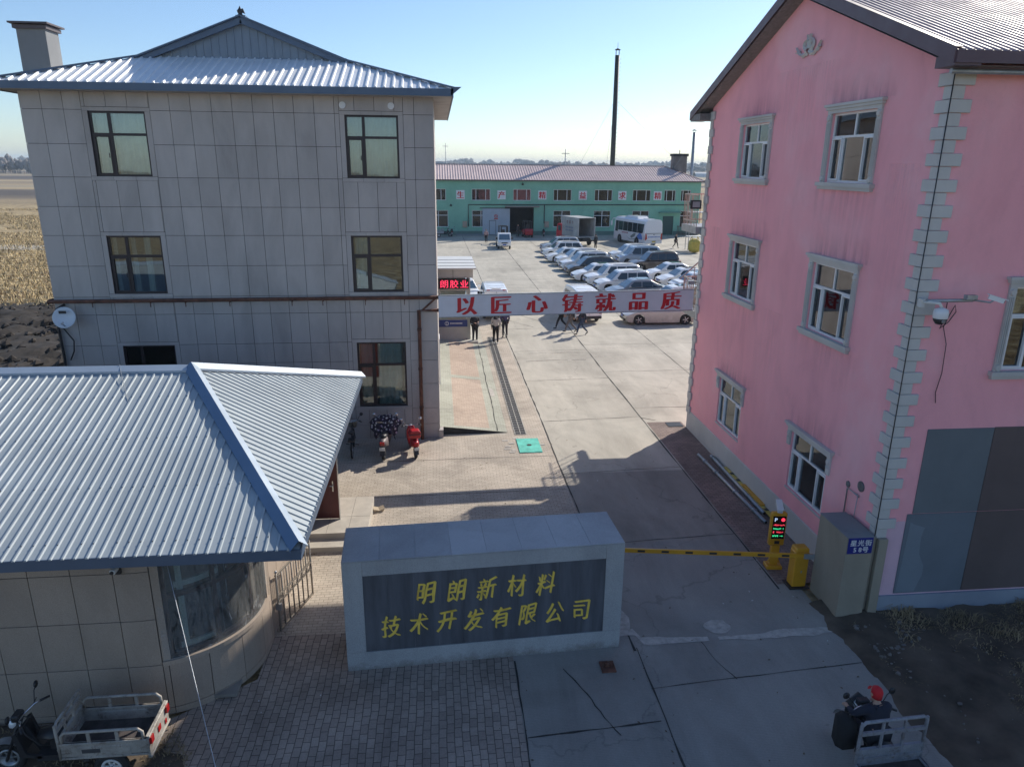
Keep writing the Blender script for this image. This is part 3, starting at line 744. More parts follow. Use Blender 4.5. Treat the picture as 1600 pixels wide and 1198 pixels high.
# side and back walls
mb.box(-12.42,-12.2,YG+0.2,36,0,11.42,1); mb.box(-0.36,-0.13,YG+0.2,36,0,11.42,1); mb.box(-12.2,-0.36,35.8,36,0,11.42,1)
rows = [0.0,0.52,1.12,2.02,2.87,3.55,4.58,5.17,6.17,7.14,8.03,8.92,9.9,10.89,11.42]
cols = [-12.45+0.6175*i for i in range(21)]
trim = [(a-0.16,b+0.16,c-0.12,d+0.12) for a,b,c,d in gwin]
G_ = 0.0065
def tile_rect(a, b, c, d):
    mb.box(a+G_, b-G_, YG, YG+0.028, c+G_, d-G_, 0)
for i in range(len(rows)-1):
    for j in range(len(cols)-1):
        for q in rects_minus((cols[j], cols[j+1], rows[i], rows[i+1]), trim): tile_rect(*q)
for (a,b,c,d) in gwin:      # stone surround pieces
    n = 3
    for k in range(n):
        s0 = a-0.16+(b-a+0.32)*k/n; s1 = a-0.16+(b-a+0.32)*(k+1)/n
        mb.box(s0+G_/2, s1-G_/2, YG-0.012, YG+0.028, c-0.12, c-0.004, 0); mb.box(s0+G_/2, s1-G_/2, YG, YG+0.028, d+0.004, d+0.12-G_, 0)
    mb.box(a-0.155, a-0.004, YG, YG+0.028, c+G_, d, 0); mb.box(b+0.004, b+0.155, YG, YG+0.028, c+G_, d, 0)
# right flank tiles
for i in range(len(rows)-1):
    for j in range(19): mb.box(-0.128, -0.1, YG+0.02+0.6175*j, YG+0.02+0.6175*(j+1)-G_*2, rows[i]+G_, rows[i+1]-G_, 0)
mb.box(-0.14,0.02,YG-0.10,YG+0.24,0,0.3,0)
part('wall', mb, [m_tile, m_joint], off, True)
def dark_window(parent, q, seed, sash=True, dark=False):
    a, b, c, d = q; mm = a+0.34*(b-a); tz = d-0.35*(d-c)
    f = MB(); w = 0.06; D0, D1 = 0.07, 0.14
    fbox(f, FG, a, a+w, c, d, D0, D1); fbox(f, FG, b-w, b, c, d, D0, D1); fbox(f, FG, a+w, b-w, d-w, d, D0, D1); fbox(f, FG, a+w, b-w, c, c+w, D0, D1)
    fbox(f, FG, mm-0.045, mm+0.045, c+w, d-w, D0, D1); fbox(f, FG, a+w, mm-0.045, tz-0.04, tz+0.04, D0, D1); fbox(f, FG, mm+0.045, b-w, tz-0.04, tz+0.04, D0, D1)
    if sash:
        e = 0.04
        for (x0,x1,z0,z1) in ((a+w,a+w+e,c+w,tz-0.04),(mm-0.045-e,mm-0.045,c+w,tz-0.04),(a+w+e,mm-0.045-e,c+w,c+w+e),(a+w+e,mm-0.045-e,tz-0.04-e,tz-0.04)): fbox(f, FG, x0,x1,z0,z1,D0-0.02,D1-0.03)
        fbox(f, FG, mm-0.12, mm-0.10, (c+tz)/2-0.07, (c+tz)/2+0.07, D0-0.05, D0-0.02)
    fr = part('window', f, m_dkframe, parent, True)
    g_ = MB(); fbox(g_, FG, a+w*.6, b-w*.6, c+w*.6, d-w*.6, 0.10, 0.112); part('pane', g_, m_glass2 if dark else m_glass, fr, True)
    return fr
crt = {0: [(0.05,0.30),(0.36,0.97)], 1: [(0.03,0.32),(0.36,0.95)], 2: [(0.02,0.10),(0.36,0.45),(0.60,0.72)], 3: [(0.04,0.30)], 5: [(0.06,0.3),(0.40,0.9)]}
for i, q in enumerate(gwin):
    fr = dark_window(off, q, i, dark=(i == 4))
    for (u0, u1) in crt.get(i, []):
        c_ = MB(); a, b = q[0], q[1]; curtain(c_, FG, a+(b-a)*u0, a+(b-a)*u1, q[2]-0.05, q[3]+0.05, 0.34, 0.025, 30, 0, i)
        part('curtain', c_, m_curt, fr, True)
# floors and partitions seen dimly through the glass
mb = MB()
for z in (0.12, 3.9, 7.7): mb.box(-12.2,-0.36,YG+0.25,35.8,z,z+0.12)
mb.box(-12.2,-0.36,28.4,28.5,0.24,11.3); part('floor_slab', mb, M('pale interior plaster', (0.30,0.30,0.28), 0.9), off, True)
# roof: hipped skirt, then a gable on top
EX0, EX1, EY0, EY1, EZ = -12.95, 0.5, 23.9, 36.5, 11.62
GX0, GX1, GY0, GY1, GZ = -9.4, -3.05, 26.5, 33.9, 12.67
AX, AZ = (GX0+GX1)/2, 13.87
rf = MB()
rf.quad((EX0,EY0,EZ),(EX1,EY0,EZ),(GX1,GY0,GZ),(GX0,GY0,GZ)); rf.quad((EX1,EY0,EZ),(EX1,EY1,EZ),(GX1,GY1,GZ),(GX1,GY0,GZ))
rf.quad((EX0,EY1,EZ),(EX0,EY0,EZ),(GX0,GY0,GZ),(GX0,GY1,GZ)); rf.quad((EX1,EY1,EZ),(EX0,EY1,EZ),(GX0,GY1,GZ),(GX1,GY1,GZ))
rf.quad((GX1-0.0,GY0-0.14,GZ),(GX1,GY1+0.4,GZ),(AX,GY1+0.4,AZ),(AX,GY0-0.14,AZ)); rf.quad((GX0,GY1+0.4,GZ),(GX0,GY0-0.14,GZ),(AX,GY0-0.14,AZ),(AX,GY1+0.4,AZ))
sl = (GZ-EZ)/(GY0-EY0); hx = (GX0-EX0)/(GY0-EY0); hx2 = (EX1-GX1)/(GY0-EY0)
ribbed(rf, EX0+0.3, EX1-0.2, EY0, lambda x: (0.0, min(GY0-EY0, (x-EX0)/hx, (EX1-x)/hx2)-0.03), 0.27, EZ, sl, 0.09, 0.045)
ss = (GZ-EZ)/(EX1-GX1)
ribbed(rf, EY0+0.3, EY1-0.3, EX1, lambda y_: (0.0, min(EX1-GX1, (y_-EY0)*hx2, (EY1-y_)*hx2)-0.03), 0.27, EZ, ss, 0.09, 0.045, -1, axis='y')
ribbed(rf, EY0+0.3, EY1-0.3, EX0, lambda y_: (0.0, min(GX0-EX0, (y_-EY0)*hx, (EY1-y_)*hx)-0.03), 0.27, EZ, ss, 0.09, 0.045, 1, axis='y')
roof = part('roof', rf, M_metal_sheet('pale grey blue roof sheet', (0.80, 0.82, 0.84), 0.42, 0.08), off, True)
t_ = MB()
t_.box(EX0,EX1,EY0-0.03,EY0,EZ-0.21,EZ+0.0); t_.box(EX1,EX1+0.03,EY0-0.03,EY1,EZ-0.24,EZ+0.01); t_.box(EX0-0.03,EX0,EY0-0.03,EY1,EZ-0.24,EZ+0.01)
for (a, b) in (((EX1,EY0,EZ),(GX1,GY0,GZ)), ((EX0,EY0,EZ),(GX0,GY0,GZ)), ((GX1,GY0,GZ),(GX1,GY1,GZ)), ((EX1,EY1,EZ),(GX1,GY1,GZ)), ((EX0,EY1,EZ),(GX0,GY1,GZ))):
    a, b = Vector(a)+Vector((0,0,0.05)), Vector(b)+Vector((0,0,0.05)); t_.bar(a, b, 0.2, 0.05)
t_.prism([(EX1-0.05,EZ-0.2),(EX1+0.28,EZ+0.06),(EX1-0.05,EZ+0.06)], 'y', EY0-0.03, EY0+0.02)
part('fascia', t_, m_trim, roof, True)
t_ = MB()
for s_, gx in ((1, GX1), (-1, GX0)):
    t_.bar((AX,GY0-0.16,AZ-0.06), (gx+s_*0.25,GY0-0.16,GZ-0.14), 0.06, 0.24)
    t_.bar((AX,GY0-0.05,AZ+0.04), (gx+s_*0.2,GY0-0.05,GZ-0.05), 0.45, 0.04)
t_.bar((AX,GY0-0.14,AZ+0.04), (AX,GY1+0.4,AZ+0.04), 0.3, 0.05)
part('rake_board', t_, m_trim, roof, True)
t_ = MB(); t_.add([(GX0,GY0,GZ-0.02),(GX1,GY0,GZ-0.02),(AX,GY0,AZ-0.02)], [(0,1,2)])
for k in range(25):
    x = GX0+0.25*k+0.12; h = AZ-abs(x-AX)*(AZ-GZ)/(GX1-AX)
    if h-GZ > 0.1: t_.box(x-0.018,x+0.018,GY0-0.025,GY0,GZ-0.02,h-0.05)
part('gable_panel', t_, M_metal_sheet('blue grey gable sheet', (0.20,0.25,0.31), 0.5, 0.1), roof, True)
t_ = MB(); t_.lathe((AX,GY0-0.12,AZ), (0,0,1), [(0.10,0.0),(0.12,0.05),(0.06,0.10),(0.09,0.15),(0.09,0.2),(0.04,0.26),(0.0,0.34)], 8)
t_.prism([(AX-0.10,AZ+0.2),(AX+0.16,AZ+0.1),(AX+0.1,AZ+0.26)], 'y', GY0-0.15, GY0-0.09)
part('finial', t_, m_blackp, roof, True)
t_ = MB(); t_.box(EX0+0.02,EX1-0.01,EY0,EY1,EZ-0.22,EZ-0.19); part('soffit', t_, M('warm grey soffit board', (0.34,0.32,0.30), 0.8), roof, True)
ch = MB(); ch.box(-12.55,-11.72,25.2,26.0,11.7,13.28)
ch.box(-12.62,-11.65,25.13,26.07,13.2,13.30,1); ch.box(-12.70,-11.57,25.05,26.15,13.33,13.38,1); ch.box(-12.5,-11.77,25.25,25.95,13.28,13.34,1)
ch.box(-12.6,-11.67,25.15,26.05,11.7,12.0)
part('chimney', ch, [M_stucco('grey chimney render', (0.27,0.28,0.285), (0.22,0.225,0.23), (0.32,0.33,0.33)), M('flashing', (0.10,0.08,0.085), 0.6)], off, True)
for x in (-2.92, -1.42):
    v_ = MB(); v_.lathe((x,YG-0.02,11.14), (0,1,0), [(0.09,-0.02),(0.105,-0.02),(0.105,0.03)], 20); v_.lathe((x,YG-0.015,11.14), (0,1,0), [(0.085,0.0),(0.085,0.03)], 16, 1)
    v_.box(x-0.06,x+0.06,YG-0.035,YG-0.01,11.125,11.155,0)
    part('wall_vent', v_, [m_white, m_dark], off, True)
part('door_mat', MB().box(-0.09,-0.06,30.0,31.0,0.3,2.3), m_white, off, True)

# rusty gas pipe along the facade
pp = MB()
pp.tube([(-12.55,24.6,5.06),(-12.55,24.27,5.06),(-0.95,24.27,5.10),(-0.62,24.27,5.10),(-0.02,24.27,5.10)], 0.062, 8)
pp.tube([(-0.02,24.27,4.66),(-0.73,24.27,4.66),(-0.73,24.27,0.0)], 0.062, 8)
pp.bar((-0.15,24.27,5.08), (-0.62,24.27,4.66), 0.06)
pp.bar((-0.04,24.27,4.5),(-0.04,24.27,5.2),0.05)
for x in (-11.2,-9.4,-8.3,-6.9,-4.9,-3.9,-2.5,-1.2): pp.bar((x,24.27,5.05), (x,24.27,4.86), 0.022); pp.bar((x,24.44,5.0), (x,24.24,5.0), 0.025)
for z in (4.0,2.6,1.2): pp.bar((-0.73,24.44,z), (-0.73,24.22,z), 0.03); pp.lathe((-0.73,24.27,z-0.05), (0,0,1), [(0.075,0),(0.075,0.1)], 8)
single('wall_pipe', pp, m_rust, 'rusty pipe running along the grey tiled facade and down its corner', 'pipe', (-6,24.3,0))
# satellite dish
ds = thing('satellite_dish', 'white round satellite dish on the left edge of the grey facade', 'satellite dish', (-12.0,24.2,4.58))
d_ = MB()
d_.lathe((0,-0.16,0), (0.10,-0.9,0.30), [(0.0,0.0),(0.12,0.008),(0.24,0.035),(0.335,0.075),(0.345,0.07),(0.24,0.02),(0.0,-0.02)], 28); part('dish', d_, m_white, ds)
d_ = MB(); d_.bar((0,-0.1,-0.1), (0.02,0.22,-0.1), 0.05); d_.bar((0.03,-0.2,-0.30), (0.06,-0.55,-0.1), 0.025); part('bracket', d_, m_galv, ds)
d_ = MB(); d_.lathe((0.06,-0.55,-0.12), (0,0.7,0.2), [(0.03,0),(0.035,0.08),(0.02,0.12)], 10); part('receiver', d_, m_whitep, ds)
d_ = MB(); d_.box(-0.10,0.12,-0.285,-0.268,0.16,0.25); part('sticker', d_, m_blackp, ds)
cb = MB()
cb.tube([(-12.1,24.36,4.95),(-12.38,24.36,4.8),(-12.42,24.38,4.2),(-12.40,24.38,3.2),(-12.44,24.38,1.0)], 0.045, 6)
cb.tube([(-12.35,24.38,4.3),(-12.0,24.36,3.75),(-12.05,24.36,3.4),(-12.2,24.36,3.1)], 0.022, 6)
single('cable_bundle', cb, m_blackp, 'black cables hanging down the left edge of the grey facade', 'cable', (-12.4,24.4,1))
bk = MB(); bk.lathe((0,0,0), (0,0,1), [(0.20,0),(0.26,0.5),(0.27,0.55),(0.24,0.55),(0.22,0.06)], 18)
bkt = single('bucket', bk, M('blue plastic', (0.03,0.06,0.16), 0.45), 'dark blue bucket at the back left corner of the grey block', 'bucket'); bkt.location = (-13.0, 24.9, 1.75)
bs = MB(); bs.box(-13.5,-12.5,24.5,27,0,1.75); single('brick_shed', bs, m_dirt, 'low dark shed against the left side of the grey block', 'shed', (-13,25.5,0))

# ================================================================ gatehouse in the left foreground
gh = thing('gatehouse', 'low grey tiled gatehouse with a rounded corner under a hipped ribbed metal roof', 'building', (-7, 15, 0))
GC, GR = (-5.25, 12.77), 1.7
A0 = 0.0; SL = 9.0; SA = GR*math.pi/2
def gp(s, d=0.0):
    """plan point on the wall line at run s (0 = far left), d metres inside"""
    if s < SL: return (GC[0]-SL+s, GC[1]-GR+d)
    if s < SL+SA:
        a = (s-SL)/GR; return (GC[0]+(GR-d)*math.sin(a), GC[1]-(GR-d)*math.cos(a))
    return (GC[0]+GR-d, GC[1]+(s-SL-SA))
GHF = lambda s, v, d: (*gp(s, d), v)
sw0, sw1 = SL+0.47, SL+SA+0.15       # the curved window
WZ0, WZ1 = 1.12, 3.02
def strip(mb, s0, s1, z0, z1, d0, d1, mi=0):
    n = max(1, int((s1-s0)/0.14)) if s1 > SL and s0 < SL+SA else 1
    for k in range(n):
        a, b = s0+(s1-s0)*k/n, s0+(s1-s0)*(k+1)/n
        vs = [GHF(s_, z_, d_) for d_ in (d0, d1) for (s_, z_) in ((a,z0),(b,z0),(b,z1),(a,z1))]
        fs = [(0,1,2,3), (7,6,5,4), (0,4,5,1), (2,6,7,3)]
        if k == 0: fs.append((3,7,4,0))
        if k == n-1: fs.append((1,5,6,2))
        mb.add(vs, fs, mi)
wl = MB(); S_END = SL+SA+8.0
door_s0, door_s1 = SL+SA+4.05, SL+SA+4.95    # door opening at y 16.8..17.7
hole = [(sw0,sw1,WZ0,WZ1), (door_s0,door_s1,0.3,2.5)]
for (a,b,c,d) in rects_minus((0,S_END,0,3.4), hole): strip(wl, a, b, c, d, 0.03, 0.28, 1)
grow = [0.0,0.14,1.05,1.96,2.88,3.4]
gcol = [0.16+0.662*i for i in range(30) if 0.16+0.662*i < S_END]
for i in range(len(grow)-1):
    for j in range(len(gcol)-1):
        for q in rects_minus((gcol[j],gcol[j+1],grow[i],grow[i+1]), [(sw0-0.14,sw1+0.12,WZ0-0.1,3.4), (door_s0,door_s1,0.3,2.5)]): strip(wl, q[0]+G_, q[1]-G_, q[2]+G_, q[3]-G_, 0.0, 0.028, 0)
strip(wl, sw0-0.13, sw1+0.11, WZ0-0.09, WZ0-0.005, -0.03, 0.3, 0); strip(wl, sw0-0.13, sw0-0.005, WZ0, 3.4, 0.0, 0.3, 0); strip(wl, sw1+0.005, sw1+0.11, WZ0, 3.4, 0.0, 0.3, 0); strip(wl, sw0, sw1, 3.02, 3.4, 0.0, 0.3, 0)
wl.box(GC[0]-SL, GC[0]-SL+0.25, 11.3, 20.6, 0, 3.4, 1); wl.box(GC[0]-SL, -3.8, 20.35, 20.6, 0, 3.4, 1)
part('wall', wl, [m_tile2, m_joint], gh, True)
f = MB(); W_ = 0.07
strip(f, sw0, sw1, WZ0, WZ0+W_, 0.08, 0.16); strip(f, sw0, sw1, WZ1-W_, WZ1, 0.08, 0.16); tz = 2.30; strip(f, sw0, sw1, tz-0.04, tz+0.04, 0.08, 0.16)
for s_ in (sw0, sw0+0.86, sw0+1.72, sw1-W_): strip(f, s_, s_+W_, WZ0+W_, WZ1-W_, 0.08, 0.16)
bay = part('window', f, m_dkframe, gh, True)
f = MB(); strip(f, sw0+0.02, sw1-0.02, WZ0+0.02, WZ1-0.02, 0.115, 0.125); part('pane', f, m_glass, bay, True)
f = MB()
for s_ in (sw0+0.25, sw0+1.2, sw0+1.62, sw0+2.2): strip(f, s_, s_+0.11, WZ0, WZ1, 0.19, 0.25); 
strip(f, sw0+0.2, sw1, WZ0+0.02, WZ0+0.14, 0.195, 0.245); strip(f, sw0+0.2, sw1, 2.38, 2.48, 0.195, 0.245)
part('inner_sash', f, m_white, bay, True)
f = MB(); rf_ = random.Random(5)
f.grid(lambda u, v: GHF(sw0-0.10+u*(sw1-sw0+0.18), WZ0-0.06+v*(WZ1-WZ0+0.1), 0.02-0.03*vn(u*7+v*2, v*4+u*3, 2)-0.008*math.sin(u*25+v*6)), 46, 22)
part('plastic_film', f, m_film, bay, True)
f = MB(); f.box(-14,-3.85,13.2,13.3,0,3.3); f.box(-14,-3.85,11.4,20.3,0.05,0.12); part('interior_wall', f, M('dim interior plaster', (0.22,0.21,0.19), 0.9), gh, True)
# roof
HX1, HY0, HY1, HZ = -2.35, 10.68, 20.7, 3.42
RX, RY, RZ = -5.45, 15.82, 5.08
rf = MB(); HX0 = -15.0; OVZ = 3.42
rf.quad((HX0,HY0,HZ),(HX1,HY0,HZ),(RX,RY,RZ),(HX0,RY,RZ)); rf.add([(HX1,HY0,HZ),(HX1,HY1,HZ),(RX,RY,RZ)], [(0,1,2)]); rf.quad((HX1,HY1,HZ),(HX0,HY1,HZ),(HX0,RY,RZ),(RX,RY,RZ))
sf = (RZ-HZ)/(RY-HY0); kx = (HX1-RX)/(RY-HY0)
ribbed(rf, HX0+0.1, HX1-0.06, HY0, lambda x: (-0.03, min(RY-HY0, (HX1-x)/kx)-0.10), 0.182, HZ, sf, 0.054, 0.026)
sr = (RZ-HZ)/(HX1-RX); ky0, ky1 = (RY-HY0)/(HX1-RX), (HY1-RY)/(HX1-RX)
ribbed(rf, HY0+0.2, HY1-0.15, HX1, lambda y_: (-0.03, min((y_-HY0)/ky0, (HY1-y_)/ky1)-0.12), 0.19, HZ, sr, 0.052, 0.025, -1, axis='y')
ribbed(rf, HX0+0.1, HX1-0.2, HY1, lambda x: (0, min(RY-HY0, (HX1-x)/kx)-0.1), 0.262, HZ, sf, 0.085, 0.04, -1)
# screws in rows
r_ = random.Random(2)
for k in range(70):
    x = HX0+0.1+0.182*k
    for run in (0.25, 1.5, 2.8, 4.1):
        if run < min(RY-HY0, (HX1-x)/kx)-0.2: z = HZ+sf*run+0.034; rf.box(x-0.007,x+0.007,HY0+run-0.007,HY0+run+0.007,z-0.012,z+0.004,1) if r_.random() < 0.8 else None
groof = part('roof', rf, [m_blue, m_blackp], gh, True)
def cap(mb, a, b, w, up=0.05, fold=0.035, n1=None):
    """bent ridge cap: two flanges meeting in a fold"""
    a, b = Vector(a), Vector(b); d = (b-a).normalized(); u = d.cross(Vector((0,0,1))).normalized()
    for s_ in (1, -1):
        p0, p1 = a+Vector((0,0,up+fold)), b+Vector((0,0,up+fold)); q0, q1 = a+u*s_*w+Vector((0,0,up-w*0.22)), b+u*s_*w+Vector((0,0,up-w*0.22))
        mi = 1 if s_ == n1 else 0
        mb.add([p0,p1,q1,q0], [(0,1,2,3)], mi); mb.add([q0,q1,q1-Vector((0,0,0.05)),q0-Vector((0,0,0.05))], [(0,1,2,3)], mi)
t_ = MB(); cap(t_, (HX1,HY0,HZ), (RX,RY,RZ), 0.15, 0.05, 0.10, -1); cap(t_, (HX1,HY1,HZ), (RX,RY,RZ), 0.15, 0.05, 0.09); cap(t_, (HX0,RY,RZ), (RX,RY,RZ), 0.17, 0.04, 0.05)
part('ridge_cap', t_, [m_cap, M_metal_sheet('shade blue flashing', (0.10,0.17,0.28), 0.45, 0.1)], groof, True)  # second colour paints shade onto the hip flange turned from the sun
t_ = MB(); t_.box(HX0,HX1,HY0-0.02,HY0,HZ-0.19,HZ+0.0); t_.box(HX1,HX1+0.02,HY0-0.02,HY1,HZ-0.19,HZ+0.0); t_.box(HX0,HX1,HY1,HY1+0.02,HZ-0.19,HZ)
part('fascia', t_, m_trim, groof, True)
t_ = MB(); t_.box(HX0,HX1-0.005,HY0+0.005,HY1-0.005,HZ-0.17,HZ-0.15); part('soffit', t_, m_soffit, groof, True)
dl = MB(); dl.box(-3.66,-2.78,17.78,17.82,0.32,2.32)
for x in (-3.5,-3.2): dl.box(x,x+0.2,17.765,17.78,0.5,2.15)
dr = part('door', dl, m_door, gh, True, bevel=0.006)
dl = MB(); dl.box(-2.93,-2.90,17.74,17.78,1.12,1.42); dl.tube([(-2.915,17.74,1.3),(-2.915,17.69,1.3),(-3.03,17.69,1.3)],0.012,6); dl.box(-2.79,-2.77,17.76,17.84,0.3,2.34); part('handle', dl, m_chrome, dr, True)
st_ = MB(); st_.box(-3.56,-2.0,17.0,19.1,0,0.3); st_.box(-3.56,-2.42,16.55,17.0,0,0.15)
for x in (-3.05,-2.5): st_.box(x,x+0.006,17.0,19.1,0.3,0.303,1)
st_.box(-3.56,-2.0,17.9,17.906,0.3,0.303,1)
stp = single('entrance_step', st_, [m_step, m_joint], 'pale tiled entrance steps below the maroon gatehouse door', 'steps', (-2.8,17.5,0), bevel=0.01)
sc = thing('security_camera', 'small security camera under the gatehouse eave beside the curved window', 'camera', (-5.37,11.0,3.03))
c_ = MB(); c_.box(-0.04,0.04,-0.16,0.02,-0.03,0.05); part('housing', c_, m_whitep, sc, bevel=0.01)
c_ = MB(); c_.lathe((0,-0.16,0.01),(0,-1,0),[(0.03,0),(0.03,0.02)],10); part('lens', c_, m_blackp, sc)
c_ = MB(); c_.bar((0,0.0,0.05),(0,0.03,0.16),0.03); c_.box(-0.05,0.05,0.0,0.06,-0.12,-0.03); part('bracket', c_, m_blackp, sc)
# overhead wire across the gatehouse roof
cb = MB(); p0, p1 = Vector((-6.95,15.82,5.16)), Vector((-2.62,7.0,1.72)); pts = []
for k in range(21): q = p0.lerp(p1, k/20); q.z -= 0.0*4*(k/20)*(1-k/20); pts.append(q)
cb.tube(pts, 0.006, 5); cb.bar((-6.95,15.82,5.05),(-6.95,15.82,5.18),0.02)
single('overhead_wire', cb, m_galv, 'thin pale wire stretched over the gatehouse roof down to the street', 'wire', (-6.9,15.8,5))
# steel bar gate beside the gatehouse
gt = thing('bar_gate', 'stainless steel bar gate standing open between gatehouse and stone sign', 'gate', (-3.46,13.3,0), math.atan2(1.35,0.46))
Lg = 1.43; b_ = MB()
for z in (0.08,0.72,0.88,1.36): b_.bar((0,0,z),(Lg,0,z),0.035)
for k in range(8): b_.tube([(0.03+k*0.196,0,0.05),(0.03+k*0.196,0,1.42 if k in (0,7) else 1.34)],0.022 if k in (0,7) else 0.016,7)
part('frame', b_, m_steel, gt)
b_ = MB()
for k in range(7):
    x = 0.13+k*0.196
    b_.tube([(x+0.05*math.cos(a),0,0.80+0.05*math.sin(a)) for a in [i*0.7 for i in range(10)]],0.007,5)
    b_.tube([(x,0,0.90),(x,0,1.34)],0.008,5)
part('scroll_panel', b_, m_steel, gt)
b_ = MB(); b_.lathe((0.03,0,1.42),(0,0,1),[(0.03,0),(0.03,0.03),(0.0,0.06)],8); b_.box(0.01,0.07,-0.06,0.06,0.55,0.7); part('lock', b_, m_galv, gt)
# ================================================================ pink building on the right
PX, PY0, PY1, PX1 = 9.16, 12.95, 24.79, 26.0
APY, APZ, PEZ = 18.87, 13.62, 11.40
pk = thing('pink_building', 'pink rendered three storey house with grey quoins and a maroon gable roof', 'building', (PX+4, 18.9, 0))
FA = lambda u, v, d: (PX+d, PY1-u, v)          # gable wall, u runs from the far corner to the near one
FB = lambda u, v, d: (PX+u, PY0+d, v)          # street wall
SLEN = PY1-PY0
gcolA, gcolB, ghw = 3.62, 8.72, 0.92
def pk_open(c, z0, z1): return (c-ghw, c+ghw, z0, z1)
openA = [pk_open(c, z0, z1) for z0, z1 in ((9.08,10.6),(5.54,7.2),(1.22,2.8)) for c in (gcolA, gcolB)]
openB = [(2.02,3.86,5.52,7.22)]
w = MB()
SPL = 0.7
wall_sheet(w, FA, (0,SLEN,SPL,PEZ-0.05), openA, 0.22, 0)
for (a,b,c,d) in ((0,SLEN,0,SPL),): w.add([FA(a,c,-0.03),FA(b,c,-0.03),FA(b,d,-0.03),FA(a,d,-0.03)],[(0,1,2,3)],1)
w.add([FA(0,SPL,-0.03),FA(SLEN,SPL,-0.03),FA(SLEN,SPL+0.02,0),FA(0,SPL+0.02,0)],[(0,1,2,3)],1)
w.add([FA(0,PEZ-0.05,0),FA(SLEN,PEZ-0.05,0),FA(PY1-APY,APZ,0)],[(0,1,2)],0)
wall_sheet(w, FB, (0,PX1-PX,2.22,PEZ-0.05), openB, 0.22, 0)
w.add([FB(0,0.43,0),FB(PX1-PX,0.43,0),FB(PX1-PX,2.22,0),FB(0,2.22,0)],[(0,1,2,3)],2)
w.add([FB(0,-0.1,-0.05),FB(PX1-PX,-0.1,-0.05),FB(PX1-PX,0.43,-0.05),FB(0,0.43,-0.05)],[(0,1,2,3)],3)
w.add([FB(0,0.43,-0.05),FB(PX1-PX,0.43,-0.05),FB(PX1-PX,0.43,0),FB(0,0.43,0)],[(0,1,2,3)],3)
w.quad((PX,PY1,0),(PX1,PY1,0),(PX1,PY1,PEZ),(PX,PY1,PEZ),0)
w.add([(PX1,PY0,0),(PX1,PY1,0),(PX1,PY1,PEZ),(PX1,APY,APZ),(PX1,PY0,PEZ)],[(0,1,2,3,4)],0)
part('wall', w, [m_pink, m_quoin, m_lilac, m_plinth], pk, True)
w = MB()
for z in (0.1, 4.2, 8.0, 11.2): w.box(PX+0.25,PX1-0.2,PY0+0.25,PY1-0.2,z,z+0.1)
w.box(PX+0.25,PX1,18.6,18.75,0.2,11.1); w.box(14.5,14.65,PY0+0.3,PY1-0.3,0.2,11.1)
wall_sheet(w, lambda u, v, d: FA(u, v, 0.232+d), (0.24,SLEN-0.24,0.2,PEZ-0.1), openA, 0.004)
wall_sheet(w, lambda u, v, d: FB(u, v, 0.232+d), (0.24,16.0,0.2,PEZ-0.1), openB, 0.004)
part('floor_slab', w, M('dim interior paint', (0.24,0.23,0.21), 0.9), pk, True)
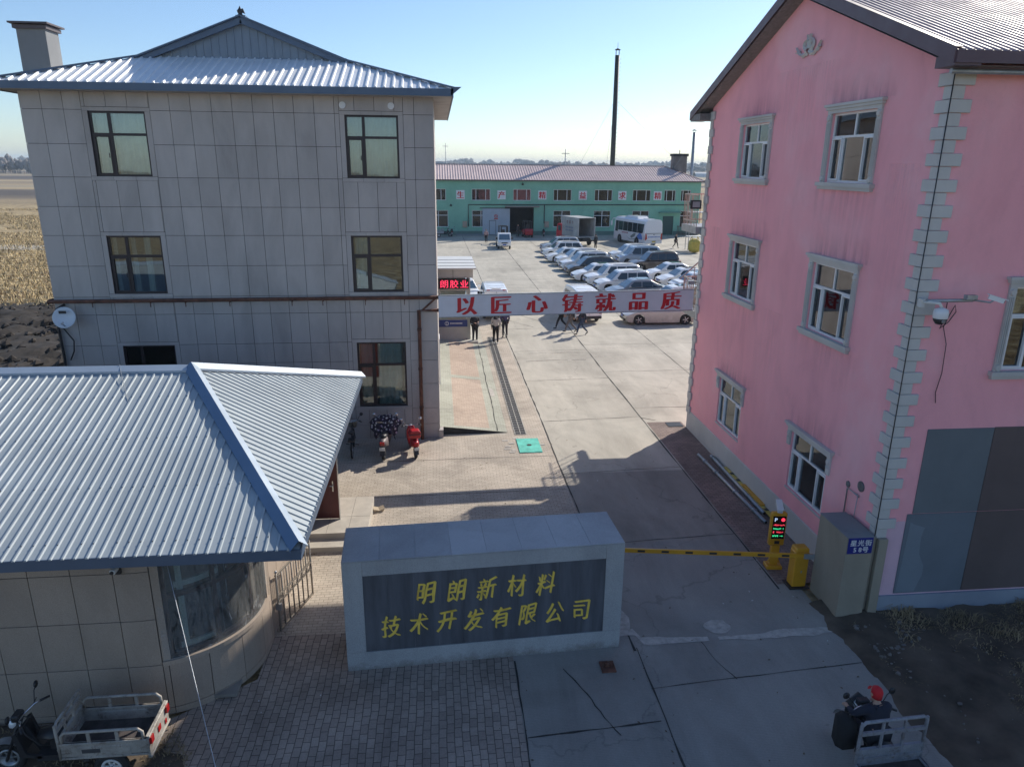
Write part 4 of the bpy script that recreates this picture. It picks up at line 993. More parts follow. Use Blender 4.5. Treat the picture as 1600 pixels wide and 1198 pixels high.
def pvc_window(parent, F, q, style, seed):
    a, b, c, d = q; Wd = b-a
    # stone surround
    s = MB()
    for k, (e, h0, h1, pr) in enumerate(((0.16,0.0,0.08,0.05),(0.20,0.08,0.14,0.085),(0.24,0.14,0.20,0.12))): fbox(s, F, a-e, b+e, d+h0+0.001, d+h1, -pr, 0.02)
    zb = c if style != 'low' else d-0.42
    s0 = s; extra = []
    for x0, x1 in ((a-0.155,a-0.005),(b+0.005,b+0.155)):
        if style == 'low': s = MB(); extra.append(s)
        fbox(s, F, x0, x1, zb, d, -0.045, 0.02)
        for t_ in (0.02,0.06,0.10): fbox(s, F, x0+t_, x0+t_+0.022, zb+0.16, d-0.2, -0.065, -0.045)
        cx = (x0+x1)/2
        for z in ((d-0.1, c+0.08) if style != 'low' else (d-0.1,)):
            ring = [F(cx+0.06*math.cos(k*0.7854), z+0.06*math.sin(k*0.7854), -0.075) for k in range(8)]; r0 = [F(cx+0.075*math.cos(k*0.7854), z+0.075*math.sin(k*0.7854), -0.045) for k in range(8)]
            s.add(r0+ring, [(k,(k+1)%8,8+(k+1)%8,8+k) for k in range(8)]+[tuple(range(8,16))])
    s = s0
    if style != 'low':
        fbox(s, F, a-0.23, b+0.23, c-0.09, c-0.001, -0.12, 0.22); fbox(s, F, a-0.19, b+0.19, c-0.16, c-0.09, -0.08, 0.02)
    else: fbox(s, F, a-0.02, b+0.02, c-0.05, c-0.001, -0.02, 0.22)
    f = MB(); D0, D1, e = 0.055, 0.115, 0.048
    tz = c+(d-c)*0.66; m0, m1 = a+Wd*0.27, a+Wd*0.73
    for r4 in ((a,a+e,c,d),(b-e,b,c,d),(a+e,b-e,d-e,d),(a+e,b-e,c,c+e),(a+e,b-e,tz-e/2,tz+e/2),((a+b)/2-e/2,(a+b)/2+e/2,tz+e/2,d-e),(m0-e/2,m0+e/2,c+e,tz-e/2),(m1-e/2,m1+e/2,c+e,tz-e/2)): fbox(f, F, *r4, D0, D1)
    for x0, x1 in ((a+e,m0-e/2),(m1+e/2,b-e)):
        for r4 in ((x0,x0+0.035,c+e,tz-e/2),(x1-0.035,x1,c+e,tz-e/2),(x0+0.035,x1-0.035,c+e,c+e+0.035),(x0+0.035,x1-0.035,tz-e/2-0.035,tz-e/2)): fbox(f, F, *r4, D0-0.03, D1-0.03)
    fr = part('window', f, m_white, parent, True)
    part('surround', s, m_quoin, fr, True)
    for e_ in extra: part('bracket', e_, m_quoin, fr, True)
    g_ = MB(); fbox(g_, F, a+0.03, b-0.03, c+0.03, d-0.03, 0.085, 0.095); part('pane', g_, m_glass2, fr, True)
    r_ = random.Random(seed)
    c_ = MB()
    if style == 'drape':
        curtain(c_, F, a, a+Wd*0.3, c-0.05, tz-0.02, 0.34, 0.03, 22, 0, seed); curtain(c_, F, b-Wd*0.30, b, c-0.05, tz-0.02, 0.34, 0.03, 22, 0, seed+1)
        part('curtain', c_, m_curt2, fr, True)
        c_ = MB()
        for k in range(16):
            u, v = a+Wd*r_.uniform(0.08,0.95), c+0.08+(tz-c)*r_.random()**1.6*0.75; c_.lathe(F(u,v,0.27),(0,0,1),[(0.0,-0.08),(0.06,-0.05),(0.075,0),(0.06,0.05),(0.0,0.08)],8)
        part('window_ornament', c_, M('pale paper ornaments', (0.45,0.42,0.34), 0.9), fr, True)
    else:
        curtain(c_, F, a, a+Wd*r_.choice((0.2,0.28)), c-0.05, d-0.1, 0.36, 0.03, 18, 0, seed)
        if r_.random() < 0.6: curtain(c_, F, b-Wd*0.2, b, c-0.05, d-0.1, 0.36, 0.03, 18, 0, seed+5)
        part('curtain', c_, m_curt2, fr, True)
for i, q in enumerate(openA): pvc_window(pk, FA, q, ('drape','drape','plain','plain','low','low')[i], 20+i)
pvc_window(pk, FB, openB[0], 'plain', 40)
m_stk = [M_streak('rain grime', (0.45,0.25,0.28), 0.16, 'Y'), M_streak('soot above lintel', (0.26,0.18,0.20), 0.30, 'Y', True), M_streak('pale salt run', (0.85,0.56,0.60), 0.22, 'Y')]
r_ = random.Random(77)
def decal(u0, u1, z0, z1, mm):
    d_ = MB(); d_.add([FA(u0,z0,-0.004),FA(u1,z0,-0.004),FA(u1,z1,-0.004),FA(u0,z1,-0.004)],[(0,1,2,3)]); part('wall_stain', d_, mm, pk, True)
for q in openA:
    if q[2] > 2: decal(q[0]-0.5+r_.uniform(-.2,.2), q[1]+0.4+r_.uniform(-.2,.3), q[2]-0.16-r_.uniform(1.0,2.2), q[2]-0.16, m_stk[0])
    decal(q[0]-0.35, q[1]+0.6, q[3]+0.2, q[3]+0.2+r_.uniform(0.3,0.8), m_stk[1])
decal(5.3,6.6,3.2,5.6,m_stk[2]); decal(0.6,1.8,4.2,7.5,m_stk[0]); decal(10.2,11.3,6.0,9.5,m_stk[2]); decal(4.6,7.9,9.4,11.8,m_stk[2])
# roof
OX, OYF, OYB = PX-0.42, PY0-0.52, PY1+1.0
s1 = (APZ-PEZ)/(APY-PY0)
zf, zb = APZ-(APY-OYF)*s1+0.12, APZ-(OYB-APY)*s1+0.12
rf = MB(); rz = APZ+0.12
for (y0, z0) in ((OYF,zf),(OYB,zb)): rf.quad((OX,y0,z0),(PX1+0.4,y0,z0),(PX1+0.4,APY,rz),(OX,APY,rz),0)
sA = (rz-zf)/(APY-OYF)
ribbed(rf, OX+0.12, PX1, OYF, lambda x: (-0.02, APY-OYF), 0.16, zf, sA, 0.075, 0.028)
ribbed(rf, OX+0.12, PX1, OYB, lambda x: (-0.02, OYB-APY), 0.16, zb, (rz-zb)/(OYB-APY), 0.075, 0.028, -1)
prf = part('roof', rf, m_roofp, pk, True)
t_ = MB()
for (y0, z0) in ((OYF,zf),(OYB,zb)):
    t_.prism([(y0,z0+0.04),(APY,rz+0.04),(APY,rz-0.21),(y0,z0-0.21)], 'x', OX-0.03, OX)
    t_.prism([(y0,z0+0.04),(APY,rz+0.04),(APY,rz+0.055),(y0,z0+0.055)], 'x', OX-0.03, OX+0.10)
t_.box(OX,PX1+0.4,OYF-0.03,OYF,zf-0.2,zf); t_.box(OX,PX1+0.4,OYB,OYB+0.03,zb-0.2,zb)
t_.prism([(OX,zf-0.24),(PX+0.06,zf-0.24),(PX+0.06,zf-0.05),(OX,zf-0.05)], 'y', OYF, PY0)
part('fascia', t_, m_fasp, prf, True)
t_ = MB()
for (y0, z0) in ((OYF,zf),(OYB,zb)): t_.quad((OX,y0,z0-0.25),(PX,y0,z0-0.25),(PX,APY,rz-0.25),(OX,APY,rz-0.25))
t_.quad((PX,OYF,zf-0.23),(PX1,OYF,zf-0.23),(PX1,PY0,zf-0.23),(PX,PY0,zf-0.23)); t_.quad((OX,OYB,zb-0.24),(PX1,OYB,zb-0.24),(PX1,PY1,zb-0.24+0.1),(OX,PY1,zb-0.14))
t_.box(OX,PX,PY1+0.02,OYB-0.02,zb-0.26,zb-0.05)
part('soffit', t_, m_soffit, prf, True)
t_ = MB()
for y_ in (PY0-0.28,): t_.tube([(PX-0.3,y_,zf-0.3),(PX1,y_,zf-0.3)],0.045,8)
part('gutter', t_, m_galv, prf, True)
# quoins: alternating wide and narrow stones on both corners
qn = MB(); z = 11.05; k = 0
while z > 1.9:
    wd = 0.36 if k % 2 == 0 else 0.20; p_ = 0.06 if k % 2 == 0 else 0.045
    qn.box(PX-p_, PX+wd, PY0-p_, PY0, z-0.222, z); qn.box(PX-p_, PX, PY0, PY0+wd, z-0.222, z)
    z -= 0.23; k += 1
part('quoin', qn, m_quoin, pk, True, bevel=0.008); qn = MB()
z = 11.15; k = 0
while z > 0.75:
    wd = 0.30 if k % 2 == 0 else 0.17; p_ = 0.06 if k % 2 == 0 else 0.045
    qn.box(PX-p_, PX+0.25, PY1, PY1+p_, z-0.262, z); qn.box(PX-p_, PX, PY1-wd, PY1, z-0.262, z)
    z -= 0.27; k += 1
part('quoin', qn, m_quoin, pk, True, bevel=0.008)
ln = MB(); ln.tube([(PX-0.066,PY0-0.066,11.2),(PX-0.066,PY0-0.066,5.0),(PX-0.07,PY0-0.064,1.9)], 0.012, 5); part('corner_cable', ln, m_blackp, pk, True)
# cladding panels on the street wall
for (x0,x1,z0,z1,mm) in ((0.73,2.19,2.40,4.30,m_slate),(2.205,4.6,2.40,4.31,m_brown),(0.62,2.19,0.47,2.385,m_slate2),(2.205,4.6,0.47,2.385,m_brown)):
    b_ = MB(); b_.box(PX+x0,PX+x1,PY0-0.018,PY0-0.001,z0,z1); part('cladding_panel', b_, mm, pk, True)
b_ = MB(); pts = [(0.66,0.5)]+[(1.05+0.12*fbm(k*0.6,1,3)+0.10*math.sin(k*0.5), 0.5+k*0.13) for k in range(13)]+[(0.8,2.15),(0.72,2.2)]
b_.add([(PX+x,PY0-0.0205,z_) for x,z_ in pts],[tuple(range(len(pts)))]); part('paint_smear', b_, M_stucco('pale smear', (0.19,0.225,0.26),(0.16,0.19,0.22),(0.21,0.25,0.28)), pk, True)
b_ = MB(); b_.add([(PX+x,PY0-0.004,z_) for x,z_ in ((0.0,0.45),(0.16,0.45),(0.2,0.9),(0.12,1.3),(0.17,1.7),(0.1,2.0),(0.0,2.1))],[tuple(range(7))]); part('bare_plaster', b_, m_post, pk, True)
# gable ornament: acanthus scroll
om = MB()
def leaf(mb, pts, w0):
    n = len(pts); L_, R_ = [], []
    for i, (u, v) in enumerate(pts):
        a = pts[max(i-1,0)]; b_ = pts[min(i+1,n-1)]; dx, dy = b_[0]-a[0], b_[1]-a[1]; q = math.hypot(dx,dy) or 1; ww = w0*(1-0.75*i/(n-1))*(1+0.25*math.sin(i*2.2))
        L_.append(FA(u-dy/q*ww, v+dx/q*ww, -0.03)); R_.append(FA(u+dy/q*ww, v-dx/q*ww, -0.03))
    mid = [FA(u, v, -0.085) for u, v in pts]
    mb.add(L_+mid+R_, [(i,i+1,n+i+1,n+i) for i in range(n-1)]+[(n+i,n+i+1,2*n+i+1,2*n+i) for i in range(n-1)])
ou, ov = PY1-18.5, 12.12
for sg in (-1,1):
    leaf(om, [(ou+sg*(0.04+0.58*t), ov+0.02-0.10*math.sin(t*3.1)+0.16*t*t*(1 if sg > 0 else 1)) for t in [i/9 for i in range(10)]], 0.07)
    leaf(om, [(ou+sg*(0.08+0.16*math.sin(t*4.2)), ov+0.05+0.2*(1-math.cos(t*4.2))*0.6) for t in [i/9 for i in range(10)]], 0.06)
    leaf(om, [(ou+sg*0.05*t+sg*0.03, ov+0.08+0.32*t) for t in [i/6 for i in range(7)]], 0.08)
    leaf(om, [(ou+sg*(0.45+0.15*t), ov+0.02+0.12*t-0.1*t*t) for t in [i/5 for i in range(6)]], 0.07)
part('gable_ornament', om, m_quoin, pk, True)
for (u, v, r_) in ((PY1-13.72, 2.69, 0.12),(PY1-14.2, 2.53, 0.075)):
    b_ = MB(); b_.lathe(FA(u, v, 0.0), (-1,0,0), [(r_,0),(r_,0.02),(r_*0.8,0.03),(0,0.03)], 16); part('vent_cover', b_, M('grey mortar patch', (0.14,0.14,0.14), 0.95, 0, 0.3, 8), pk, True)
b_ = MB(); b_.tube([(PX-0.05,14.14,1.2),(PX-0.05,14.14,2.47),(PX-0.05,13.72,2.47),(PX-0.02,13.72,2.44)],0.018,6); b_.tube([(PX-0.05,13.72,2.44),(PX-0.04,13.76,1.9),(PX-0.04,13.78,1.2)],0.01,5)
part('conduit', b_, m_galv, pk, True)
# escape stair landings on the far wall
stt = thing('escape_stair', 'grey steel stair landing with bar railings behind the far corner of the pink house', 'balcony', (10.3,25.6,0))
for z, xa in ((4.15, 9.12), (7.15, 8.92)):
    b_ = MB(); b_.box(xa,12.5,24.86,26.4,z,z+0.25); part('platform', b_, m_galv, stt, True)
    b_ = MB(); xa += 0.04
    for zz in (z+0.4, z+1.3): b_.bar((xa,24.95,zz),(xa,26.36,zz),0.04); b_.bar((xa,26.36,zz),(12.4,26.36,zz),0.04)
    for k in range(10): b_.bar((xa,24.95+k*0.157,z+0.25),(xa,24.95+k*0.157,z+1.3),0.02)
    for k in range(22): b_.bar((xa+k*0.15,26.36,z+0.25),(xa+k*0.15,26.36,z+1.3),0.02)
    part('railing', b_, m_steel, stt, True)
b_ = MB()
for k in range(14): b_.box(9.5+k*0.22,9.72+k*0.22,26.45,27.3,4.35+k*0.21-0.03,4.35+k*0.21)
b_.bar((9.5,26.46,4.3),(12.5,26.46,7.2),0.05,0.2); b_.bar((9.5,27.28,4.3),(12.5,27.28,7.2),0.05,0.2); b_.bar((9.3,27.28,5.2),(12.5,27.28,8.2),0.04)
for k in range(9): b_.bar((9.5+k*0.37,27.28,4.2+k*0.36),(9.5+k*0.37,27.28,5.3+k*0.36),0.02)
part('stair_flight', b_, m_steel, stt, True)
fl = thing('floodlight', 'square black floodlight on the balcony corner of the pink house', 'floodlight', (8.86,24.9,8.15))
b_ = MB(); b_.box(-0.19,0.19,-0.06,0.06,-0.15,0.15); part('housing', b_, m_blackp, fl, bevel=0.02)
b_ = MB(); b_.box(-0.13,0.13,-0.07,-0.058,-0.09,0.10); part('lens', b_, M('grey reflector', (0.35,0.36,0.37), 0.3), fl)
b_ = MB(); b_.tube([(-0.2,0,0),(-0.2,0.12,0.05),(0.2,0.12,0.05),(0.2,0,0)],0.015,5); part('bracket', b_, m_blackp, fl)
fl = thing('wall_lamp', 'small grey box lamp on the quoins at the far corner of the pink house', 'lamp', (8.92,24.9,5.45))
b_ = MB(); b_.box(-0.12,0.10,-0.08,0.08,-0.07,0.07); part('housing', b_, m_galv, fl, bevel=0.01)
b_ = MB(); b_.bar((0.1,0,0),(0.26,0,0),0.03); part('bracket', b_, m_blackp, fl)
sc = thing('dome_camera', 'white dome surveillance camera hanging from the quoined corner of the pink house', 'camera', (9.28,12.78,6.95))
b_ = MB(); b_.tube([(-0.12,0.05,0.0),(-0.06,-0.1,0.03),(0.08,-0.22,0.03),(0.12,-0.24,-0.06)],0.03,8); b_.box(-0.16,-0.08,-0.02,0.1,-0.08,0.08); part('arm', b_, m_whitep, sc)
b_ = MB(); b_.lathe((0.12,-0.24,-0.05),(0,0,-1),[(0.05,0),(0.12,0.03),(0.135,0.10),(0.13,0.19),(0.125,0.2)],20); part('housing', b_, m_white, sc)
b_ = MB(); b_.lathe((0.12,-0.24,-0.25),(0,0,-1),[(0.118,0),(0.11,0.05),(0.07,0.105),(0.0,0.125)],18); part('dome', b_, m_blackp, sc)
b_ = MB(); b_.lathe((0.12,-0.34,-0.29),(0,-0.9,-0.3),[(0.035,0),(0.035,0.02)],12); part('lens', b_, m_galv, sc)
sc = thing('bullet_camera', 'white bullet camera at the end of a grey arm on the pink house corner', 'camera', (9.3,12.72,7.0))
b_ = MB(); b_.tube([(-0.1,0.0,0.0),(0.62,-0.28,0.06)],0.035,8); b_.box(0.45,0.66,-0.34,-0.24,0.08,0.16); b_.tube([(0.62,-0.28,0.06),(0.86,-0.42,0.04),(0.9,-0.44,0.08)],0.018,6); part('arm', b_, m_galv, sc)
b_ = MB(); b_.bar((0.84,-0.38,0.14),(1.06,-0.5,0.07),0.085,0.075); b_.bar((0.82,-0.37,0.19),(1.12,-0.53,0.095),0.10,0.012); part('housing', b_, m_white, sc)
b_ = MB(); b_.lathe((1.06,-0.5,0.07),(0.85,-0.46,-0.27),[(0.03,0),(0.03,0.012)],10); part('lens', b_, m_blackp, sc)
cb = MB()
cb.tube([(9.77,12.91,6.95),(9.76,12.90,6.6),(9.70,12.90,6.42),(9.86,12.90,6.55),(9.97,12.89,6.75),(9.93,12.89,6.88),(9.86,12.90,6.7),(9.78,12.91,6.45)],0.009,5)
cb.tube([(9.78,12.91,6.45),(9.9,12.90,6.1),(9.93,12.91,5.5),(9.88,12.92,5.1),(9.92,12.92,4.88)],0.008,5)
single('dangling_cable', cb, m_blackp, 'thin black cable looped and dangling below the bullet camera', 'cable', (9.78,12.9,6.45))

# ================================================================ stone name wall
sa = math.atan2(0.29, 5.41)
sg = thing('name_wall', 'long pale granite name wall with gold writing on a black slab', 'sign', (-1.91,12.0,0), sa)
SWd, SD, SH = 5.41, 1.30, 2.36
b_ = MB(); b_.box(0,SWd,0.02,SD,0,SH-0.0,0)
px0, px1, pz0, pz1 = 0.36, SWd-0.36, 0.42, 2.06
for q in ((0,SWd,0,0.40),(0,px0,0.404,SH),(px1,SWd,0.404,SH),(px0+0.004,px1-0.004,pz1,SH)):
    b_.box(q[0],q[1],-0.02,0.02,q[2],q[3]-(0.0 if q[3] < SH else 0.006),0)
n = 8
for k in range(n): b_.box(SWd*k/n+0.002,SWd*(k+1)/n-0.002,-0.02,SD+0.01,SH,SH+0.02,0)
b_.box(-0.01,0,0.0,SD,0,SH,0); b_.box(SWd,SWd+0.01,0.0,SD,0,SH,0)
part('body', b_, m_gran, sg)
b_ = MB(); n = 10
for k in range(n): b_.box(px0+(px1-px0)*k/n+0.001,px0+(px1-px0)*(k+1)/n-0.001,-0.003,0.02,0.404,pz1-0.001)
part('slab', b_, m_slab, sg)
def brush(seed):
    r_ = random.Random(seed); a1, a2, a3 = r_.uniform(0.018,0.035), r_.uniform(0,6), r_.uniform(4,7)
    return lambda x, y_: (x*0.92 + a1*math.sin(y_*a3+a2) + 0.05*y_*y_, y_*1.0 + 0.05*x + 0.03*math.sin(x*5+a2) - 0.06*x*x)
row1, row2 = '明朗新材料', '技术开发有限公司'
x1 = [1.50,2.08,2.67,3.25,3.83]; x2 = [0.85+0.532*k for k in range(8)]
for k, ch in enumerate(row1):
    b_ = MB(); put_char(b_, ch, (x1[k]+0.03,-0.004,1.60+0.01*(k%2)), (1,0,0), (0,0,1), 0.52, sx=0.80, off=-0.018, pen=(0.034,-0.020,4), shear=0.17, proud=0.006, warp=brush(k), rot=0.03); part('character', b_, m_gold, sg)
for k, ch in enumerate(row2):
    b_ = MB(); put_char(b_, ch, (x2[k],-0.004,0.93+0.012*((k*7)%3)), (1,0,0), (0,0,1), 0.51, sx=0.82, off=-0.018, pen=(0.034,-0.020,4), shear=0.17, proud=0.006, warp=brush(k+20), rot=0.03); part('character', b_, m_gold, sg)

# ================================================================ slogan banner between the two buildings
bn = thing('slogan_banner', 'long pale banner board with red slogan strung across the driveway', 'banner', (3.0,24.2,0))
BX0, BX1, BYa, BYb = -0.06, 8.98, 24.18, 24.70
def BF(t, z, d=0.0): return (BX0+(BX1-BX0)*t, BYa+(BYb-BYa)*t+d, z)
z0a, z1a, z0b, z1b = 4.44, 5.16, 4.50, 5.22
b_ = MB()
vs = [BF(0,z0a),BF(1,z0b),BF(1,z1b),BF(0,z1a),BF(0,z0a,0.06),BF(1,z0b,0.06),BF(1,z1b,0.06),BF(0,z1a,0.06)]
b_.add(vs,[(0,1,2,3),(7,6,5,4),(0,4,5,1),(1,5,6,2),(2,6,7,3),(3,7,4,0)]); part('board', b_, m_board, bn, True)
b_ = MB()
b_.bar(BF(0,z1a+0.01,0.03),BF(1,z1b+0.01,0.03),0.075,0.03); b_.bar(BF(0,z0a-0.01,0.03),BF(1,z0b-0.01,0.03),0.075,0.03); b_.bar(BF(0,z1a-0.1,0.10),BF(1,z1b-0.1,0.10),0.06); b_.bar(BF(0,z0a+0.1,0.10),BF(1,z0b+0.1,0.10),0.06)
part('frame', b_, m_galv, bn, True)
bxd = Vector(BF(1,z0b))-Vector(BF(0,z0a))
for k, ch in enumerate('以匠心铸就品质'):
    px_ = (728,795,850,900,940,993,1047)[k]
    t_ = (0.105,0.236,0.374,0.512,0.643,0.776,0.908)[k]
    b_ = MB(); c = Vector(BF(t_, (z0a+z1a)/2+(z0b-z0a)*t_)); put_char(b_, ch, c, bxd, (0,0,1), 0.69, sx=1.10, off=-0.007, pen=(0.050,0.008,5), proud=0.004); part('character', b_, m_redl, bn, True)

# ================================================================ gate pier, street plate, barrier
gp_ = thing('gate_pier', 'khaki rendered gate pier with grey top against the pink house corner', 'pillar', (8.75,13.35,0))
b_ = MB(); b_.box(8.43,9.03,12.79,13.93,0,1.955,0); b_.box(9.03,9.155,12.90,13.93,0,1.90,0); b_.box(9.155,9.36,12.80,12.895,0.0,1.88,0)
b_.box(8.425,9.035,12.785,13.935,1.955,1.975,1); b_.box(9.035,9.15,12.895,13.93,1.90,1.915,1)
part('body', b_, [m_post, m_postt], gp_, True, bevel=0.012)
pl_ = thing('street_plate', 'navy street number plate with white writing on the khaki gate pier', 'sign', (8.72,12.78,1.78))
b_ = MB(); b_.box(-0.275,0.275,-0.012,0.0,-0.185,0.185); part('plate', b_, m_navy, pl_, bevel=0.004)
b_ = MB(); put_text(b_, '星光街', (0,-0.013,0.075), (1,0,0), (0,0,1), 0.15, 0.165, boldx=0.012, boldy=0.008, proud=0.002); put_text(b_, '58号', (-0.0,-0.013,-0.085), (1,0,0), (0,0,1), 0.145, 0.118, boldx=0.008, boldy=0.008, proud=0.002); part('lettering', b_, m_white, pl_)
bg = thing('barrier_gate', 'yellow barrier cabinet with a long yellow and black boom across the driveway', 'barrier', (8.2,14.15,0))
b_ = MB(); b_.box(-0.17,0.17,-0.14,0.14,0.03,0.92); b_.prism([(-0.17,0.92),(0.17,0.92),(0.15,1.02),(-0.15,1.02)],'y',-0.13,0.13); part('cabinet', b_, m_yel, bg, bevel=0.02)
b_ = MB(); b_.box(-0.24,0.24,-0.2,0.2,0,0.03); part('base', b_, m_blackp, bg)
b_ = MB(); b_.box(0.0,0.03,-0.145,-0.138,0.4,0.46); part('handle', b_, m_galv, bg)
bd = Vector((-4.9,0.72,0)).normalized(); ba = Vector((0.22,-0.19,0.86))
b_ = MB(); b_.bar(ba, ba+bd*5.2, 0.045, 0.10); boom = part('boom', b_, m_yel, bg)
for k in range(9): b_ = MB(); q = ba+bd*(0.55+k*0.55)+Vector((0,-0.025,0)); b_.bar(q, q+bd*0.17, 0.012, 0.05); part('stripe', b_, m_blackp, boom)
b_ = MB(); b_.bar(ba-bd*0.02+Vector((0,-0.03,0)), ba+bd*0.22+Vector((0,-0.03,0)), 0.03, 0.12); part('clamp', b_, m_galv, boom)
lp = thing('parking_terminal', 'yellow parking terminal with a lit number plate screen beside the boom', 'parking terminal', (8.0,14.95,0), R(-6))
b_ = MB(); b_.box(-0.19,0.19,-0.14,0.14,0.0,0.10); part('base', b_, m_yel, lp, bevel=0.015)
b_ = MB(); b_.box(-0.10,0.10,-0.06,0.06,0.10,0.62); b_.bar((-0.16,0,0.12),(-0.09,0,0.26),0.03); b_.bar((0.16,0,0.12),(0.09,0,0.26),0.03); part('post', b_, m_yel, lp, bevel=0.01)
b_ = MB(); b_.box(-0.19,0.19,-0.07,0.07,0.62,1.50); part('housing', b_, m_yel, lp, bevel=0.03)
m_led = lambda n_, c_, s_: M(n_, c_, 0.5, 0, 0.0, emit=(c_, s_))
b_ = MB(); b_.box(-0.155,0.155,-0.082,-0.071,0.82,1.42); scr = part('screen', b_, M('black screen', (0.008,0.008,0.01), 0.2), lp)
b_ = MB(); put_char(b_, 'P', (-0.085,-0.083,1.33), (1,0,0), (0,0,1), 0.13, boldx=0.02, proud=0.002); part('symbol', b_, m_led('blue white led', (0.5,0.62,0.8), 0.7), scr)
b_ = MB(); b_.lathe((0.085,-0.083,1.33),(0,-1,0),[(0.045,0),(0.045,0.004)],16); part('stop_lamp', b_, m_led('red led', (1.0,0.04,0.08), 1.3), scr)
r_ = random.Random(9)
for k, (z, mm) in enumerate(((1.19,'r'),(1.09,'g'),(1.0,'r'),(0.90,'g'))):
    b_ = MB(); x = -0.13
    while x < 0.12:
        w_ = r_.choice((0.012,0.02,0.03)); 
        if r_.random() < 0.85:
            b_.box(x,x+w_,-0.0855,-0.083,z-0.02*r_.random()-0.004,z+0.02*r_.random()+0.006)
        x += w_+0.008
    part('text_line', b_, m_led('red led line' if mm == 'r' else 'green led line', (0.9,0.05,0.08) if mm == 'r' else (0.05,0.8,0.3), 0.8), scr)
b_ = MB(); b_.box(-0.06,0.06,-0.078,-0.071,0.68,0.76); part('card_reader', b_, m_blackp, lp)
b_ = MB(); b_.bar((-0.02,-0.02,1.50),(-0.02,-0.02,1.58),0.05); b_.bar((-0.04,-0.16,1.585),(0.0,0.14,1.68),0.12,0.11); b_.bar((-0.045,-0.2,1.64),(0.01,0.16,1.755),0.15,0.015); cm = part('plate_camera', b_, m_whitep, lp, bevel=0.008)
b_ = MB(); b_.tube([(0.0,0.12,1.62),(0.10,0.12,1.66),(0.13,0.08,1.56),(0.12,0.05,1.5)],0.012,6); part('cable', b_, m_blackp, cm)
b_ = MB(); b_.lathe((-0.065,-0.17,1.57),(-0.1,-0.9,-0.25),[(0.022,0),(0.022,0.01)],10); b_.lathe((-0.02,-0.17,1.57),(-0.1,-0.9,-0.25),[(0.022,0),(0.022,0.01)],10); part('lens', b_, m_lamp, cm)

# things lying along the pink wall
for nm, a, b2, r_, lab, mt in (('steel_pipe',(8.62,22.0),(8.80,17.1),0.05,'long grey steel pipe with clamps lying farthest from the pink wall',m_galv),('grey_pipe',(9.0,21.8),(8.98,17.6),0.06,'thick grey pipe with an open black end lying close to the pink wall',m_galv)):
    b_ = MB(); q = Vector((*a,r_+0.005)); e = Vector((*b2,r_+0.005)); b_.tube([q,e],r_,10,0); d_ = (e-q).normalized()
    b_.lathe(e+d_*0.002,d_,[(r_*0.8,0),(r_*0.8,0.004)],12,1)
    for t_ in ((0.12,0.3,0.6,0.85) if nm == 'steel_pipe' else (0.03,)): c = q.lerp(e,t_); b_.lathe(c-d_*0.05,d_,[(r_*1.25,0),(r_*1.25,0.1)],10,0); b_.box(c.x-0.09,c.x+0.09,c.y-0.03,c.y+0.03,r_,r_+0.03,0)
    single(nm, b_, [mt, m_black], lab, 'pipe', (a[0],a[1],0))
b_ = MB(); b_.bar((9.05,20.7,0.12),(9.06,17.2,0.12),0.10,0.05)
for k in range(6): b_.box(9.0,9.11,17.6+k*0.5,17.75+k*0.5,0.146,0.152,1)
single('spare_boom', b_, [m_yelf, m_blackp], 'old yellow barrier boom with black marks lying at the foot of the pink wall', 'boom', (9.05,20,0))
b_ = MB(); b_.box(9.0,9.12,17.9,19.3,0.155,0.19); single('yellow_plank', b_, m_yel, 'short orange yellow plank lying on the old boom by the pink wall', 'plank', (9.05,18.6,0.155))

# covers and grates
b_ = MB(); b_.box(2.60,3.38,22.70,24.0,0.004,0.03,0); b_.lathe((3.0,23.35,0.03),(0,0,1),[(0.09,0.002),(0.09,0.006)],7,1)
for i, (x,y_) in enumerate(((2.2,23.9),(2.4,23.6),(2.25,23.3),(2.42,23.0),(2.2,23.1),(3.45,23.4),(2.6,24.1),(2.35,22.8))): b_.box(x-0.1,x+0.1,y_-0.06,y_+0.06,0.004,0.012+0.004*(i%3),2)
single('turquoise_cover', b_, [m_teal, m_crack_shade, m_pale], 'square turquoise painted manhole cover in the brick paving', 'manhole cover', (3,23.35,0))
b_ = MB(); b_.box(2.98,3.26,11.5,11.82,0.004,0.03,0); b_.box(3.06,3.16,11.63,11.72,0.03,0.07,0); b_.lathe((3.12,11.68,0.07),(0,0,1),[(0.05,0),(0.03,0.03),(0,0.03)],7)
single('valve_cover', b_, m_rust, 'small rusty valve cover in the concrete before the granite name wall', 'manhole cover', (3.1,11.6,0))
def grate(name, x0, x1, y0, y1, nx, ny, lab, bars, rz=0):
    b_ = MB(); b_.box(x0,x1,y0,y1,0.004,0.008,0)
    for i in range(nx+1): x = x0+(x1-x0)*i/nx; b_.box(x-0.014,x+0.014,y0,y1,0.008,0.022,1)
    for i in range(ny+1): y_ = y0+(y1-y0)*i/ny; b_.box(x0+0.016,x1-0.016,y_-0.013,y_+0.013,0.008,0.0185,1)
    single(name, b_, [m_black, bars], lab, 'drain grate', ((x0+x1)/2,y0,0))
grate('drain_grate', 2.62, 3.02, 24.45, 40.0, 2, 62, 'long drain grate running beside the sloping sidewalk', M('pale grate bars', (0.33,0.32,0.29), 0.8, 0, 0.2, 5))
grate('gully_grate', 8.5, 9.05, 24.85, 25.3, 14, 3, 'short black gully grate at the far corner of the pink house', m_blackp)
b_ = MB(); b_.prism([(-0.18,0),(0.14,0),(0.2,0.12),(0.05,0.07),(-0.12,0.12),(-0.2,0.05)],'y',-0.1,0.1); b_.box(-0.16,0.1,-0.16,-0.1,0.0,0.02)
